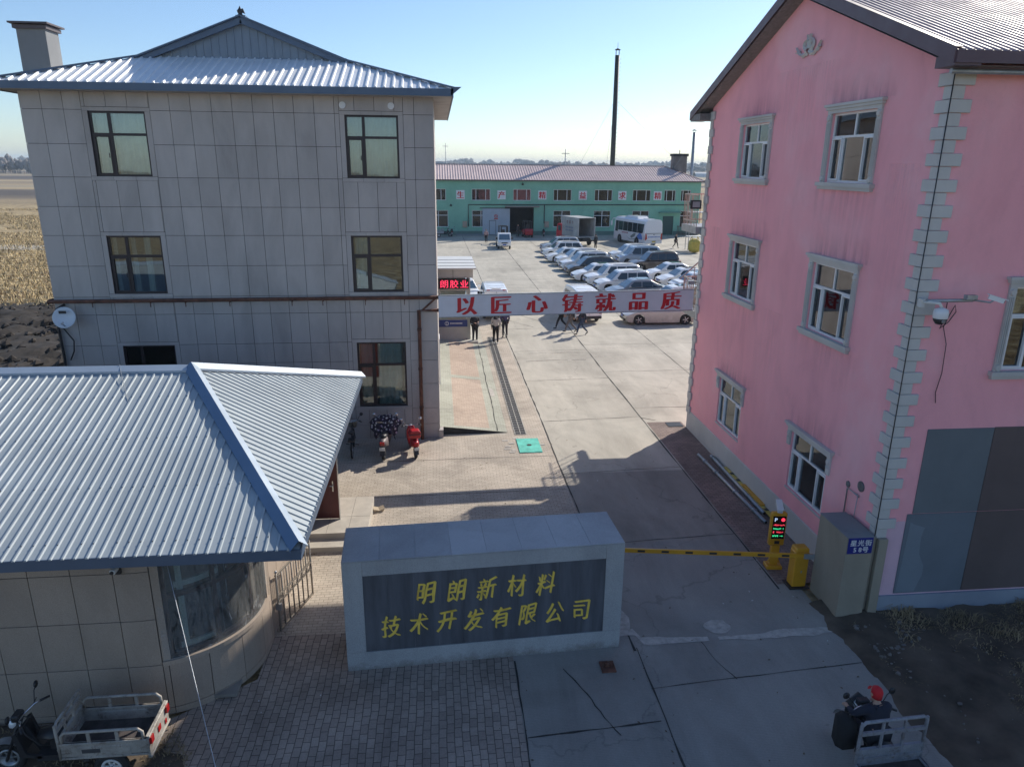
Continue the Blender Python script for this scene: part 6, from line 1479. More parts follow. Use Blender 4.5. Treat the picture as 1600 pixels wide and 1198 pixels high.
# vans seen from behind
def van(lab, loc, rz, grille_up=True, tint=None):
    t = thing('white_van', lab, 'van', loc, rz, 'white vans parked tail on')
    L, W_, H = 4.5, 1.66, 1.98
    prof = [(-L/2+0.03,0.30),(-L/2,0.5),(-L/2+0.02,1.0),(-L/2+0.12,H-0.16),(-L/2+0.24,H-0.02),(0,H+0.02),(1.25,H-0.05),(1.5,H-0.16),(2.0,1.08),(2.15,0.95),(L/2,0.62),(L/2-0.02,0.30)]
    wr = 0.31; ra = 0.36
    poly = prof[::-1]
    pts = prof+[(1.5+ra*math.cos(math.pi*k/8),wr+ra*math.sin(math.pi*k/8)) for k in range(9)]+[(-1.35+ra*math.cos(math.pi*k/8),wr+ra*math.sin(math.pi*k/8)) for k in range(9)]
    def yy(s_, z): return s_*(W_/2-(0.13*max(0,(z-1.0)/(H-1.0))**1.3 if z > 1.0 else 0))
    b_ = MB(); b_.loft([[(x*(1-0.015*k), yy(s_,z), z-0.05*k*(z > 1.6)) for x, z in pts] for s_, k in ((-1.0,1),(-0.94,0.3),(-0.4,0),(0.4,0),(0.94,0.3),(1.0,1))],0,False)
    part('body', b_, P_WHITE, t, bevel=0.03, seg=2)
    for s_ in (-1,1):
        b_ = MB()
        for x0, x1, x2, x3 in ((-1.95,-0.75,-0.75,-1.9),(-0.68,0.3,0.3,-0.68),(0.38,1.45,1.2,0.38)): b_.add([(x0,yy(s_,1.1)+s_*0.012,1.1),(x1,yy(s_,1.1)+s_*0.012,1.1),(x2,yy(s_,1.68)+s_*0.012,1.68),(x3,yy(s_,1.68)+s_*0.012,1.68)],[(0,1,2,3)])
        part('side_window', b_, m_cglass, t)
        b_ = MB(); b_.box(-L/2-0.02,-L/2+0.06,min(s_*0.64,s_*0.80),max(s_*0.64,s_*0.80),0.62,1.02); part('taillight', b_, m_tail, t)
        b_ = MB(); b_.box(-L/2+0.16,-L/2+0.24,min(s_*0.40,s_*0.6),max(s_*0.40,s_*0.6),H-0.1,H-0.05); part('marker_lamp', b_, m_tail, t)
        b_ = MB(); b_.box(1.35,1.48,min(s_*0.84,s_*1.0),max(s_*0.84,s_*1.0),1.05,1.25); part('door_mirror', b_, m_blackp, t, bevel=0.02)
        for x in (1.5,-1.35): wheel(t, x, s_*0.72, wr, 0.18, 6, True)
    b_ = MB(); b_.add([(-L/2+0.015,-0.60,1.12),(-L/2+0.015,0.60,1.12),(-L/2+0.10,0.54,1.66),(-L/2+0.10,-0.54,1.66)],[(0,1,2,3)]); part('rear_window', b_, m_cglass, t)
    b_ = MB(); b_.add([(2.0,-0.68,1.12),(2.0,0.68,1.12),(1.56,0.62,1.74),(1.56,-0.62,1.74)],[(0,1,2,3)]); part('windscreen', b_, m_wscreen, t)
    b_ = MB(); b_.box(-L/2-0.012,-L/2+0.01,-0.22,0.22,0.66,0.79); part('number_plate', b_, M_plate, t)
    b_ = MB(); b_.box(-L/2-0.05,-L/2+0.05,-0.8,0.8,0.30,0.48); b_.box(L/2-0.05,L/2+0.04,-0.8,0.8,0.28,0.46); part('bumper', b_, m_blackp, t, bevel=0.03)
    b_ = MB(); b_.box(-L/2-0.004,-L/2+0.03,-0.005,0.005,0.5,H-0.15); part('door_seam', b_, m_blackp, t)
    b_ = MB(); b_.box(-L/2+0.2,-L/2+0.28,-0.28,0.28,H-0.03,H+0.03)
    for k in range(5): b_.box(-1.6+k*0.6,-1.55+k*0.6,-0.6,0.6,H-0.0,H+0.02)
    part('roof_rib', b_, P_WHITE, t)
    return t
van('white van seen from behind at the kiosk, left of the two', (3.5,46.8,0), R(90))
van('white van seen from behind in mid yard, right of the two', (9.05,45.55,0), R(93))
# bus
bus = thing('coach', 'white coach with blue and grey swirls parked before the green factory', 'bus', (26.05,87.1,0), math.atan2(6.92,-1.83))
L, W_, H = 8.2, 2.5, 3.2
m_bw = M_paint('white coach paint', (0.68,0.70,0.74), 0.10); m_bg = M('dark coach glass', (0.02,0.035,0.04), 0.06, spec=0.8)
b_ = MB(); sec = lambda x, k: [(x,-W_/2+k,0.35),(x,-W_/2+k*0.4,0.7),(x,-W_/2,1.4),(x,-W_/2+0.05,2.6),(x,-W_/2+0.14,3.0),(x,-W_/2+0.42,H-0.03),(x,0,H+0.02),(x,W_/2-0.42,H-0.03),(x,W_/2-0.14,3.0),(x,W_/2-0.05,2.6),(x,W_/2,1.4),(x,W_/2-k*0.4,0.7),(x,W_/2-k,0.35)]
def tap(r_, sx, dx): return [(x+dx*(z-0.35)/2.8,y_*sx,z) for x,y_,z in r_]
b_.loft([tap(sec(-0.02,0.06),0.94,0.12),tap(sec(0.06,0.02),0.98,0.08),sec(0.3,0.0),sec(7.7,0.0),tap(sec(8.05,0.02),0.97,-0.25),tap(sec(L,0.05),0.9,-0.55)],0,False)
part('body', b_, m_bw, bus, bevel=0.02)
for s_ in (-1,1):
    ys = s_*(W_/2-0.012)
    b_ = MB()
    xs = [0.75,1.95,3.15,4.35,5.55,6.75,7.55]
    for k in range(6):
        zl = 1.55 if k < 5 else 1.35
        b_.add([(xs[k]+0.03,s_*(W_/2+0.004),zl),(xs[k+1]-0.03,s_*(W_/2+0.004),zl),(xs[k+1]-0.03,s_*(W_/2-0.045),2.68),(xs[k]+0.03,s_*(W_/2-0.045),2.68)],[(0,1,2,3)])
    b_.add([(0.55,s_*(W_/2+0.006),1.62),(0.78,s_*(W_/2+0.006),1.60),(0.78,s_*(W_/2-0.045),2.68),(0.35,s_*(W_/2-0.045),2.68)],[(0,1,2,3)])
    part('side_window', b_, m_bg, bus)
    b_ = MB(); lower = s_*(W_/2-0.02)
    pts = [(1.2+1.0*math.cos(a)*0.9,0.95+0.75*math.sin(a)) for a in [i*math.pi/10 for i in range(11)]]; b_.add([(0.35+0.75*u[0],s_*(W_/2+0.003),max(0.55,u[1]-0.15)) for u in pts],[tuple(range(11))]); part('blue_swirl', b_, M('coach blue', (0.05,0.17,0.5), 0.4), bus)
    b_ = MB(); b_.add([(2.2,s_*(W_/2+0.003),1.45),(2.7,s_*(W_/2+0.003),1.42),(3.6,s_*(W_/2+0.003),0.95),(3.2,s_*(W_/2+0.003),0.8),(2.5,s_*(W_/2+0.003),1.05)],[tuple(range(5))]); b_.tube([(1.4,s_*(W_/2+0.005),1.5),(2.4,s_*(W_/2+0.005),0.75),(3.6,s_*(W_/2+0.005),0.6),(4.6,s_*(W_/2+0.005),0.95)],[0.01,0.05,0.03,0.01],5); part('grey_swirl', b_, M('coach grey', (0.12,0.15,0.16), 0.4), bus)
    b_ = MB()
    for k in range(5): b_.box(4.2+k*0.33,4.42+k*0.33,min(s_*(W_/2+0.002),s_*(W_/2+0.006)),max(s_*(W_/2+0.002),s_*(W_/2+0.006)),1.24+0.02*(k%2),1.42)
    part('side_lettering', b_, M('red grey lettering', (0.3,0.08,0.12), 0.5), bus)
    for x in (1.95,6.3): 
        wheel(bus, x, s_*(W_/2-0.16), 0.46, 0.3, 8, True)
        b_ = MB(); b_.lathe((x,s_*(W_/2-0.006),0.48),(0,s_,0),[(0.55,0),(0.55,0.012),(0.0,0.012)],18); part('wheel_arch', b_, m_black, bus)
    b_ = MB(); b_.add([(-0.012,s_*1.18,0.75),(-0.012,s_*0.92,0.95),(0.02,s_*0.98,1.45),(0.03,s_*1.17,1.65)],[(0,1,2,3)]); b_.add([(0.0,s_*1.18,0.75),(0.22,s_*1.252,0.8),(0.2,s_*1.25,1.3),(0.03,s_*1.175,1.65)],[(0,1,2,3)]); part('taillight', b_, m_tail, bus)
    b_ = MB(); b_.tube([(7.4,s_*1.0,2.9),(8.0,s_*1.35,2.9),(8.25,s_*1.45,2.5)],0.05,6); b_.box(8.15,8.3,min(s_*1.36,s_*1.56),max(s_*1.36,s_*1.56),2.0,2.55); part('ear_mirror', b_, m_bw, bus, bevel=0.03)
b_ = MB(); b_.add([(0.045,-1.05,1.72),(0.045,1.05,1.72),(0.095,0.98,2.75),(0.095,-0.98,2.75)],[(0,1,2,3)]); part('rear_window', b_, m_bg, bus)
b_ = MB(); b_.add([(8.02,-1.0,1.1),(8.02,1.0,1.1),(7.65,0.95,2.8),(7.65,-0.95,2.8)],[(0,1,2,3)]); b_.v = [(x+0.06,y_,z) for x,y_,z in b_.v]; part('windscreen', b_, m_bg, bus)
b_ = MB(); b_.box(-0.05,0.02,-0.24,0.24,0.5,0.68); part('number_plate', b_, m_yelf, bus)
b_ = MB(); b_.box(-0.02,0.06,-1.05,1.05,1.56,1.60); b_.box(-0.035,0.06,-0.08,0.08,1.42,1.48); b_.box(-0.03,0.06,-1.1,1.1,0.72,0.735); part('engine_door_seam', b_, m_blackp, bus)
b_ = MB()
for k in range(9): b_.box(-0.016,0.02,-0.86+k*0.19,-0.74+k*0.19,1.10,1.22)
part('rear_lettering', b_, M('blue lettering', (0.12,0.22,0.5), 0.5), bus)
b_ = MB(); b_.loft([[(x,y_*k,z) for x,y_,z in ((2.6,-0.85,3.16),(2.6,0.85,3.16),(2.6,0.7,3.16+hh),(2.6,-0.7,3.16+hh))] for k, hh in ((1,0.02),)] + [[(x_,y_,z) for y_,z in ((-0.85*k,3.17),(0.85*k,3.17),(0.7*k,3.17+hh),(-0.7*k,3.17+hh))] for x_, k, hh in ((3.0,1,0.24),(5.4,1,0.26),(6.1,0.92,0.06))],0,False); b_.box(0.9,1.8,-0.5,0.5,3.17,3.26); part('roof_unit', b_, m_bw, bus, bevel=0.03)
# box truck, rear doors open
tk = thing('box_truck', 'grey box truck with a red cab and its empty load box standing open', 'truck', (17.9,88.0,0), math.atan2(4.11,-1.35))
b_ = MB(); LB, WB, z0, z1 = 4.3, 2.25, 1.1, 3.3; m_box = M('weathered grey box sheet', (0.34,0.35,0.35), 0.6, 0, 0.2, 1.2)
b_.box(0,LB,WB/2-0.05,WB/2,z0,z1); b_.box(0,LB,-WB/2,-WB/2+0.05,z0,z1); b_.box(LB-0.05,LB,-WB/2+0.05,WB/2-0.05,z0,z1); b_.box(0,LB,-WB/2,WB/2,z1,z1+0.06); b_.box(0,LB,-WB/2,WB/2,z0-0.1,z0)
for k in range(8): b_.box(0.25+k*0.53,0.29+k*0.53,WB/2,WB/2+0.02,z0,z1)
part('load_box', b_, m_box, tk)
b_ = MB()
for k, ch in enumerate('力富专'): put_char(b_, ch, (2.9-k*0.7,WB/2+0.021,2.75), (-1,0,0), (0,0,1), 0.42, boldx=0.03, proud=0.004)
part('side_character', b_, M('dark red lettering', (0.16,0.05,0.05), 0.6), tk)
b_ = MB()
for zz in (2.1,1.75):
    for k in range(7): b_.box(0.5+k*0.42,0.78+k*0.42,WB/2+0.021,WB/2+0.026,zz-0.1,zz+0.1)
part('side_lettering', b_, M('faded blue lettering', (0.16,0.19,0.26), 0.6), tk)
for s_ in (-1,1):
    b_ = MB(); b_.box(-0.02,0.02,-0.04,0.04,z0,z1); b_.box(-1.05,-0.02,-0.02,0.02,z0,z1); o = part('rear_door', b_, m_box, tk); o.location = (0,s_*(WB/2+0.03),0); o.rotation_euler = (0,0,s_*R(-172) if s_ > 0 else R(150))
b_ = MB(); b_.box(-0.1,5.9,-0.5,0.5,0.6,0.95); b_.box(-0.1,0.02,-1.05,1.05,0.55,0.7); part('chassis', b_, m_black, tk)
b_ = MB(); b_.prism([(4.5,0.55),(6.05,0.55),(6.1,1.3),(5.85,2.25),(5.6,2.35),(4.5,2.35)],'y',-1.02,1.02); part('cab', b_, m_red, tk, bevel=0.05, seg=2)
b_ = MB(); b_.box(4.85,5.6,-1.03,1.03,1.5,2.1); part('cab_window', b_, m_cglass, tk)
for x in (0.95,5.2):
    for s_ in (-1,1): wheel(tk, x, s_*0.92, 0.42, 0.26, 6, True)
# mini truck facing the camera
mt = thing('mini_truck', 'small white cab truck facing out from the factory doorway', 'truck', (7.55,86.6,0), R(-90))
b_ = MB(); b_.prism([(0.9,0.4),(2.2,0.4),(2.28,0.85),(2.1,1.05),(1.72,1.75),(1.55,1.84),(0.9,1.82)],'y',-0.76,0.76); part('cab', b_, P_WHITE, mt, bevel=0.06, seg=2)
b_ = MB(); b_.add([(2.085,-0.64,1.08),(2.085,0.64,1.08),(1.77,0.58,1.68),(1.77,-0.58,1.68)],[(0,1,2,3)]); b_.v = [(x+0.02,y_,z+0.01) for x,y_,z in b_.v]; part('windscreen', b_, m_wscreen, mt)
for s_ in (-1,1):
    b_ = MB(); b_.box(2.2,2.3,min(s_*0.45,s_*0.72),max(s_*0.45,s_*0.72),0.72,0.88); part('headlight', b_, m_lamp, mt)
    b_ = MB(); b_.box(1.7,1.82,min(s_*0.8,s_*1.0),max(s_*0.8,s_*1.0),1.1,1.35); part('door_mirror', b_, m_blackp, mt)
    for x in (1.65,-1.0): wheel(mt, x, s_*0.66, 0.3, 0.18, 6, True)
b_ = MB(); b_.box(2.24,2.32,-0.36,0.36,0.70,0.82); part('grille', b_, m_blackp, mt)
b_ = MB(); b_.box(2.29,2.31,-0.2,0.2,0.48,0.6); part('number_plate', b_, M_plate, mt)
b_ = MB(); b_.box(-1.9,0.85,-0.75,0.75,0.62,0.72)
for q in ((-1.9,0.85,0.72,0.75),(-1.9,0.85,-0.75,-0.72)): b_.box(*q,0.72,1.05)
b_.box(-1.93,-1.9,-0.75,0.75,0.72,1.05); b_.box(-1.8,2.0,-0.4,0.4,0.36,0.6); part('flatbed', b_, m_galv, mt)
# forklifts
def forklift(lab, loc, rz, body):
    t = thing('forklift', lab, 'forklift', loc, rz, 'forklifts at the factory doorway')
    b_ = MB(); b_.prism([(-1.2,0.35),(-1.25,0.9),(-1.0,1.15),(-0.3,1.1),(-0.2,0.7),(0.6,0.7),(0.9,1.0),(1.0,0.3)],'y',-0.55,0.55); part('body', b_, body, t, bevel=0.06, seg=2)
    b_ = MB()
    for s_ in (-0.5,0.5): b_.bar((0.85,s_,0.95),(0.55,s_,2.1),0.07); b_.bar((-0.75,s_,1.1),(-0.6,s_,2.1),0.07); b_.bar((-0.7,s_,2.1),(0.65,s_,2.1),0.07)
    for k in range(7): b_.bar((-0.6+k*0.19,-0.5,2.12),(-0.6+k*0.19,0.5,2.12),0.04)
    part('overhead_guard', b_, m_blackp, t)
    b_ = MB()
    for s_ in (-0.35,0.35): b_.box(1.08,1.22,s_-0.06,s_+0.06,0.1,2.15); b_.box(1.22,2.1,s_-0.06,s_+0.06,0.12,0.17)
    for z in (0.3,1.2,2.1): b_.box(1.1,1.2,-0.35,0.35,z,z+0.1)
    b_.box(1.2,1.26,-0.5,0.5,0.2,0.6); part('mast', b_, m_black, t)
    b_ = MB(); b_.box(-0.45,0.05,-0.25,0.25,1.05,1.18); b_.box(-0.5,-0.38,-0.25,0.25,1.15,1.65); part('seat', b_, m_blackp, t)
    for x, r_ in ((0.75,0.34),(-0.8,0.28)):
        for s_ in (-1,1): wheel(t, x, s_*0.48, r_, 0.2, 6, True)
    return t
forklift('red forklift standing in the open factory doorway', (12.0,99.6,0), R(96), m_red)
forklift('black forklift with a tall mast behind the mini truck', (8.0,91.5,0), R(-88), m_blackp)
# ================================================================ people
def skin(name, chains, mats, parent, sub=1, extra=None):
    """continuous tapered body grown over a skeleton; chains: lists of (x, y, z, r)"""
    vs, es, rs, ix = [], [], [], {}
    for ch in chains:
        prev = None
        for (x, y_, z, r_) in ch:
            k = (round(x,4), round(y_,4), round(z,4))
            if k not in ix: ix[k] = len(vs); vs.append((x,y_,z)); rs.append(r_)
            if prev is not None and prev != ix[k]: es.append((prev, ix[k]))
            prev = ix[k]
    me = bpy.data.meshes.new('skeleton'); me.from_pydata(vs, es, [])
    o = bpy.data.objects.new('skeleton', me); COL.objects.link(o)
    sm = o.modifiers.new('skin', 'SKIN'); sm.use_smooth_shade = True
    if not me.skin_vertices: me.attributes
    sv = me.skin_vertices[0].data if me.skin_vertices else None
    if sv is None:
        bpy.context.view_layer.objects.active = o
    for i, r_ in enumerate(rs):
        sv[i].radius = (r_, r_) if not isinstance(r_, tuple) else r_
        sv[i].use_root = (i == 0)
    if sub: s2 = o.modifiers.new('sub', 'SUBSURF'); s2.levels = sub; s2.render_levels = sub
    dg = bpy.context.evaluated_depsgraph_get(); dg.update()
    m2 = bpy.data.meshes.new_from_object(o.evaluated_get(dg))
    bpy.data.objects.remove(o); bpy.data.meshes.remove(me)
    b_ = MB(); b_.v = [tuple(v.co) for v in m2.vertices]; b_.f = [tuple(p.vertices) for p in m2.polygons]; b_.m = [0]*len(b_.f); b_.sm = [True]*len(b_.f)
    bpy.data.meshes.remove(m2)
    if extra: extra(b_)
    return part(name, b_, mats, parent)
def lerp(a, b, t): return tuple(x+(y_-x)*t for x, y_ in zip(a, b))
def person(lab, loc, rz, pose='stand', top=(0.02,0.02,0.025), legs=(0.015,0.016,0.02), hair=(0.012,0.011,0.01), group=None, cap=None, shoes=(0.02,0.02,0.02), h=1.0, hood=False):
    """local axes: faces +x, ground at z 0"""
    t = thing('person', lab, 'person', loc, rz, group); t.scale = (h, h, h)
    P = dict(pel=(0,0,0.95), wai=(0.01,0,1.10), che=(0.0,0,1.32), nek=(0.0,0,1.47), hd=(0.03,0,1.60))
    sh = {1:(-0.01,0.185,1.40), -1:(-0.01,-0.185,1.40)}
    el = {1:(-0.03,0.235,1.13), -1:(-0.03,-0.235,1.13)}; wr = {1:(0.06,0.225,0.89), -1:(0.06,-0.225,0.89)}
    hp = {1:(0,0.085,0.92), -1:(0,-0.085,0.92)}; kn = {1:(0.02,0.10,0.50), -1:(0.02,-0.10,0.50)}; an = {1:(0.0,0.11,0.09), -1:(-0.02,-0.11,0.09)}
    if pose == 'walk':
        kn = {1:(0.22,0.09,0.53), -1:(-0.03,-0.09,0.50)}; an = {1:(0.33,0.09,0.12), -1:(-0.34,-0.09,0.17)}
        el = {1:(-0.14,0.235,1.15), -1:(0.08,-0.235,1.14)}; wr = {1:(-0.16,0.225,0.91), -1:(0.24,-0.20,0.96)}
    if pose == 'phone':
        el = {1:(0.0,0.25,1.15), -1:(0.0,-0.25,1.15)}; wr = {1:(0.24,0.10,1.20), -1:(0.22,-0.12,1.16)}; P['hd'] = (0.07,0,1.59)
    if pose == 'ride':
        dz = -0.12
        P = dict(pel=(0,0,0.83), wai=(0.02,0,0.98), che=(0.06,0,1.20), nek=(0.10,0,1.35), hd=(0.15,0,1.475))
        sh = {1:(0.06,0.19,1.28), -1:(0.06,-0.19,1.28)}; el = {1:(0.20,0.30,1.08), -1:(0.20,-0.28,1.08)}; wr = {1:(0.38,0.27,1.06), -1:(0.38,-0.27,1.06)}
        hp = {1:(0.02,0.10,0.82), -1:(0.02,-0.10,0.82)}; kn = {1:(0.44,0.17,0.78), -1:(0.44,-0.17,0.78)}; an = {1:(0.42,0.16,0.40), -1:(0.42,-0.16,0.40)}
    arms, hands, legc, feet = [], [], [], []
    for s_ in (1,-1):
        d = Vector(wr[s_])-Vector(el[s_]); d.normalize(); w0 = Vector(wr[s_])
        arms.append([(*P['che'],0.12),(*lerp(P['che'],sh[s_],0.7),0.075),(*sh[s_],0.068),(*lerp(sh[s_],el[s_],0.5),0.052),(*el[s_],0.043),(*lerp(el[s_],wr[s_],0.5),0.039),(*wr[s_],0.028)])
        pa = w0+d*0.05; pe = w0+d*0.09; sd = Vector((0,0,1)).cross(d) if abs(d.z) < 0.8 else Vector((1,0,0)); sd.normalize()
        down = Vector((0,0,-1)) if abs(d.z) < 0.8 else Vector((0,-s_,0))
        hc = [[(*wr[s_],0.028),(*pa,0.034),(*pe,0.03)]]
        for k, (o_, ln) in enumerate(((-0.027,0.066),(-0.009,0.078),(0.009,0.074),(0.026,0.058))):
            b0 = pe+sd*o_; b1 = b0+d*ln*0.45+down*0.008; b2 = b1+(d*0.45+down*0.8).normalized()*ln*0.5; hc.append([(*pe,0.03),(*b0,0.0105),(*b1,0.0095),(*b2,0.008)])
        th = pa+sd*0.036; hc.append([(*pa,0.034),(*th,0.012),(*(th+d*0.045+sd*0.012+down*0.01),0.0095)])
        hands += hc
        legc.append([(*P['pel'],0.13),(*hp[s_],0.098),(*lerp(hp[s_],kn[s_],0.5),0.08),(*kn[s_],0.058),(*lerp(kn[s_],an[s_],0.35),0.055),(*an[s_],0.038)])
        kd = (Vector(kn[s_])-Vector(an[s_])).normalized(); fw = Vector((1,0,0)) if pose != 'walk' or s_ == 1 else Vector((0.75,0,-0.65))
        a_ = Vector(an[s_]); feet.append([(*(a_-fw*0.05+Vector((0,0,-0.045))),0.036),(*(a_+fw*0.06+Vector((0,0,-0.04))),0.040),(*(a_+fw*0.16+Vector((0,0,-0.055))),0.030)])
    torso = [(*P['pel'],0.13),(*P['wai'],0.118),(*P['che'],0.12),(*lerp(P['che'],P['nek'],0.55),0.085),(*P['nek'],0.050),(*lerp(P['nek'],P['hd'],0.4),0.05)]
    hc_ = Vector(P['hd'])
    def head(b_):
        rings = []
        for z, rx, ry, ox in ((-0.115,0.03,0.025,0.03),(-0.10,0.055,0.048,0.022),(-0.06,0.075,0.062,0.01),(0.0,0.092,0.074,0.0),(0.05,0.094,0.076,-0.005),(0.09,0.075,0.062,-0.008),(0.115,0.035,0.03,-0.008)):
            rg = []
            for k in range(16):
                a = 6.2832*k/16; x = rx*math.cos(a); 
                if k in (0,) and -0.07 < z < 0.04: x += 0.024 if z < 0 else 0.014     # nose and brow
                if k in (1,15) and -0.01 < z < 0.03: x -= 0.006                        # eye sockets
                rg.append(tuple(hc_+Vector((x+ox, ry*math.sin(a), z))))
            rings.append(rg)
        b_.loft(rings)
        for s_ in (1,-1): b_.lathe(hc_+Vector((-0.005,s_*0.072,-0.01)),(0,s_,0),[(0.03,0),(0.026,0.012),(0.0,0.014)],8)
    skin('body', [torso]+arms+hands+legc, m_skin, t, 1, head)
    infl = lambda ch, k: [(*c[:3], c[3]*k) for c in ch]
    hem = lerp(P['pel'],(P['pel'][0],P['pel'][1],P['pel'][2]-0.1),0.6)
    jk = [[(*hem,0.16),(*P['wai'],0.145),(*P['che'],0.165),(*lerp(P['che'],P['nek'],0.5),0.135),(*lerp(P['che'],P['nek'],0.9),0.085)]]
    for a in arms: q = infl(a, 1.28); q[0] = (*P['che'],0.165); jk.append(q)
    mt = M('jacket cloth', top, 0.85, 0, 0.15, 8)
    skin('jacket', jk, mt, t)
    skin('trousers', [infl(l, 1.2) for l in legc], M('trouser cloth', legs, 0.9, 0, 0.2, 8), t)
    for f_ in feet: skin('shoe', [f_], M('shoe', shoes, 0.6), t)
    b_ = MB(); top_k = ((0.0,0.10,0.08),(0.05,0.102,0.084),(0.09,0.083,0.07),(0.12,0.042,0.036),(0.128,0.004,0.004))
    cm = M('hair' if cap is None else 'cap cloth', hair if cap is None else cap, 0.6 if cap is None else 0.8)
    rings = []
    for z, rx, ry in top_k: rings.append([tuple(hc_+Vector(((rx*math.cos(6.2832*k/16))-0.012+(0.0 if math.cos(6.2832*k/16) < 0.6 else -0.012 if z < 0.06 else 0), ry*math.sin(6.2832*k/16), z+(-0.06 if (math.cos(6.2832*k/16) < 0.1 and z == 0.0) else (0.04 if z == 0.0 and math.cos(6.2832*k/16) > 0.5 else 0))))) for k in range(16)])
    b_.loft(rings)
    if cap is not None:
        b_.grid(lambda u, v: tuple(hc_+Vector((0.07+0.085*v*math.cos((u-0.5)*1.9), (u-0.5)*0.15*(1-0.12*v), 0.045-0.03*v-0.02*(u-0.5)**2*4))), 8, 4)
        b_.lathe(hc_+Vector((-0.01,0,0.125)),(0,0,1),[(0.012,0),(0.0,0.008)],8)
    ho = part('hair' if cap is None else 'cap', b_, cm, t)
    if cap is not None:
        e_ = MB(); e_.tube([tuple(hc_+Vector((-0.108+abs(u)*0.3,u,0.035+0.01*math.sin(u*160)))) for u in [(-0.03+0.006*i) for i in range(11)]],0.0025,4); e_.tube([tuple(hc_+Vector((-0.107+abs(u)*0.3,u,0.028))) for u in [(-0.02+0.004*i) for i in range(11)]],0.002,4); part('cap_emblem', e_, m_white, ho)
        r2 = [[tuple(hc_+Vector((rx*math.cos(a)-0.004, ry*math.sin(a), z))) for a in [math.pi*0.55+k*math.pi*0.9/10 for k in range(11)]] for z, rx, ry in ((-0.07,0.085,0.07),(-0.02,0.097,0.08),(0.0,0.10,0.082))]
        e_ = MB(); e_.add([p for r_ in r2 for p in r_], [(i*11+j,i*11+j+1,(i+1)*11+j+1,(i+1)*11+j) for i in range(2) for j in range(10)]); part('hair', e_, M('dark hair', hair, 0.6), t)
    if hood:
        b_ = MB(); nk = Vector(P['nek']); b_.lathe(nk+Vector((-0.04,0,-0.06)),(-0.2,0,1),[(0.12,0),(0.135,0.04),(0.10,0.10),(0.085,0.09)],14); part('hood', b_, M('hood lining', (0.03,0.03,0.035), 0.9), t)
    for s_ in (1,-1):
        b_ = MB(); b_.lathe(hc_+Vector((0.088,s_*0.03,0.012)),(1,s_*0.2,0),[(0.0,-0.006),(0.011,-0.002),(0.0,0.006)],8); part('eye', b_, m_blackp, t)
    return t
person('man in black jacket and trousers standing at the kiosk looking at his hands', (1.86,38.75,0.0), R(-70), 'phone', shoes=(0.03,0.03,0.03))
person('person in a pale grey hooded jacket seen from behind on the drain grate', (2.98,38.4,0.0), R(80), 'stand', (0.42,0.40,0.38), (0.012,0.012,0.014), hood=True, shoes=(0.4,0.4,0.4))
person('person in a dark purple jacket half hidden behind the pale grey jacket', (3.62,39.9,0.0), R(100), 'stand', (0.06,0.05,0.12), (0.02,0.02,0.03))
person('walker all in black at the left of the three crossing below the banner', (7.2,41.9,0), R(172), 'walk', group='walkers crossing the yard')
person('walker in dark jacket and grey trousers in the middle of the three below the banner', (7.62,41.05,0), R(175), 'walk', (0.035,0.033,0.033), (0.14,0.125,0.12), group='walkers crossing the yard')
person('walker in blue jeans at the right of the three crossing below the banner', (8.15,40.3,0), R(180), 'walk', (0.02,0.025,0.04), (0.035,0.055,0.10), group='walkers crossing the yard')
person('woman in a pale pink jacket standing left of the mini truck', (5.87,91.6,0), R(-100), 'stand', (0.48,0.30,0.28), (0.02,0.02,0.025), hair=(0.02,0.015,0.014))
person('dark dressed person standing by the open rear of the box truck', (18.4,84.9,0), R(120), 'stand', (0.03,0.035,0.04))
person('dark dressed person walking to the right of the white coach', (28.25,85.3,0), R(-60), 'walk', (0.02,0.022,0.028))
person('dark figure standing in the factory doorway beside the red forklift', (10.7,99.3,0), R(-80), 'stand', (0.025,0.025,0.03))
person('rider in a red cap and dark jacket seen from behind on the blue grey tricycle', (6.75,8.72,0.0), R(96), 'ride', (0.018,0.022,0.04), (0.02,0.022,0.03), cap=(0.50,0.012,0.02), h=1.0)

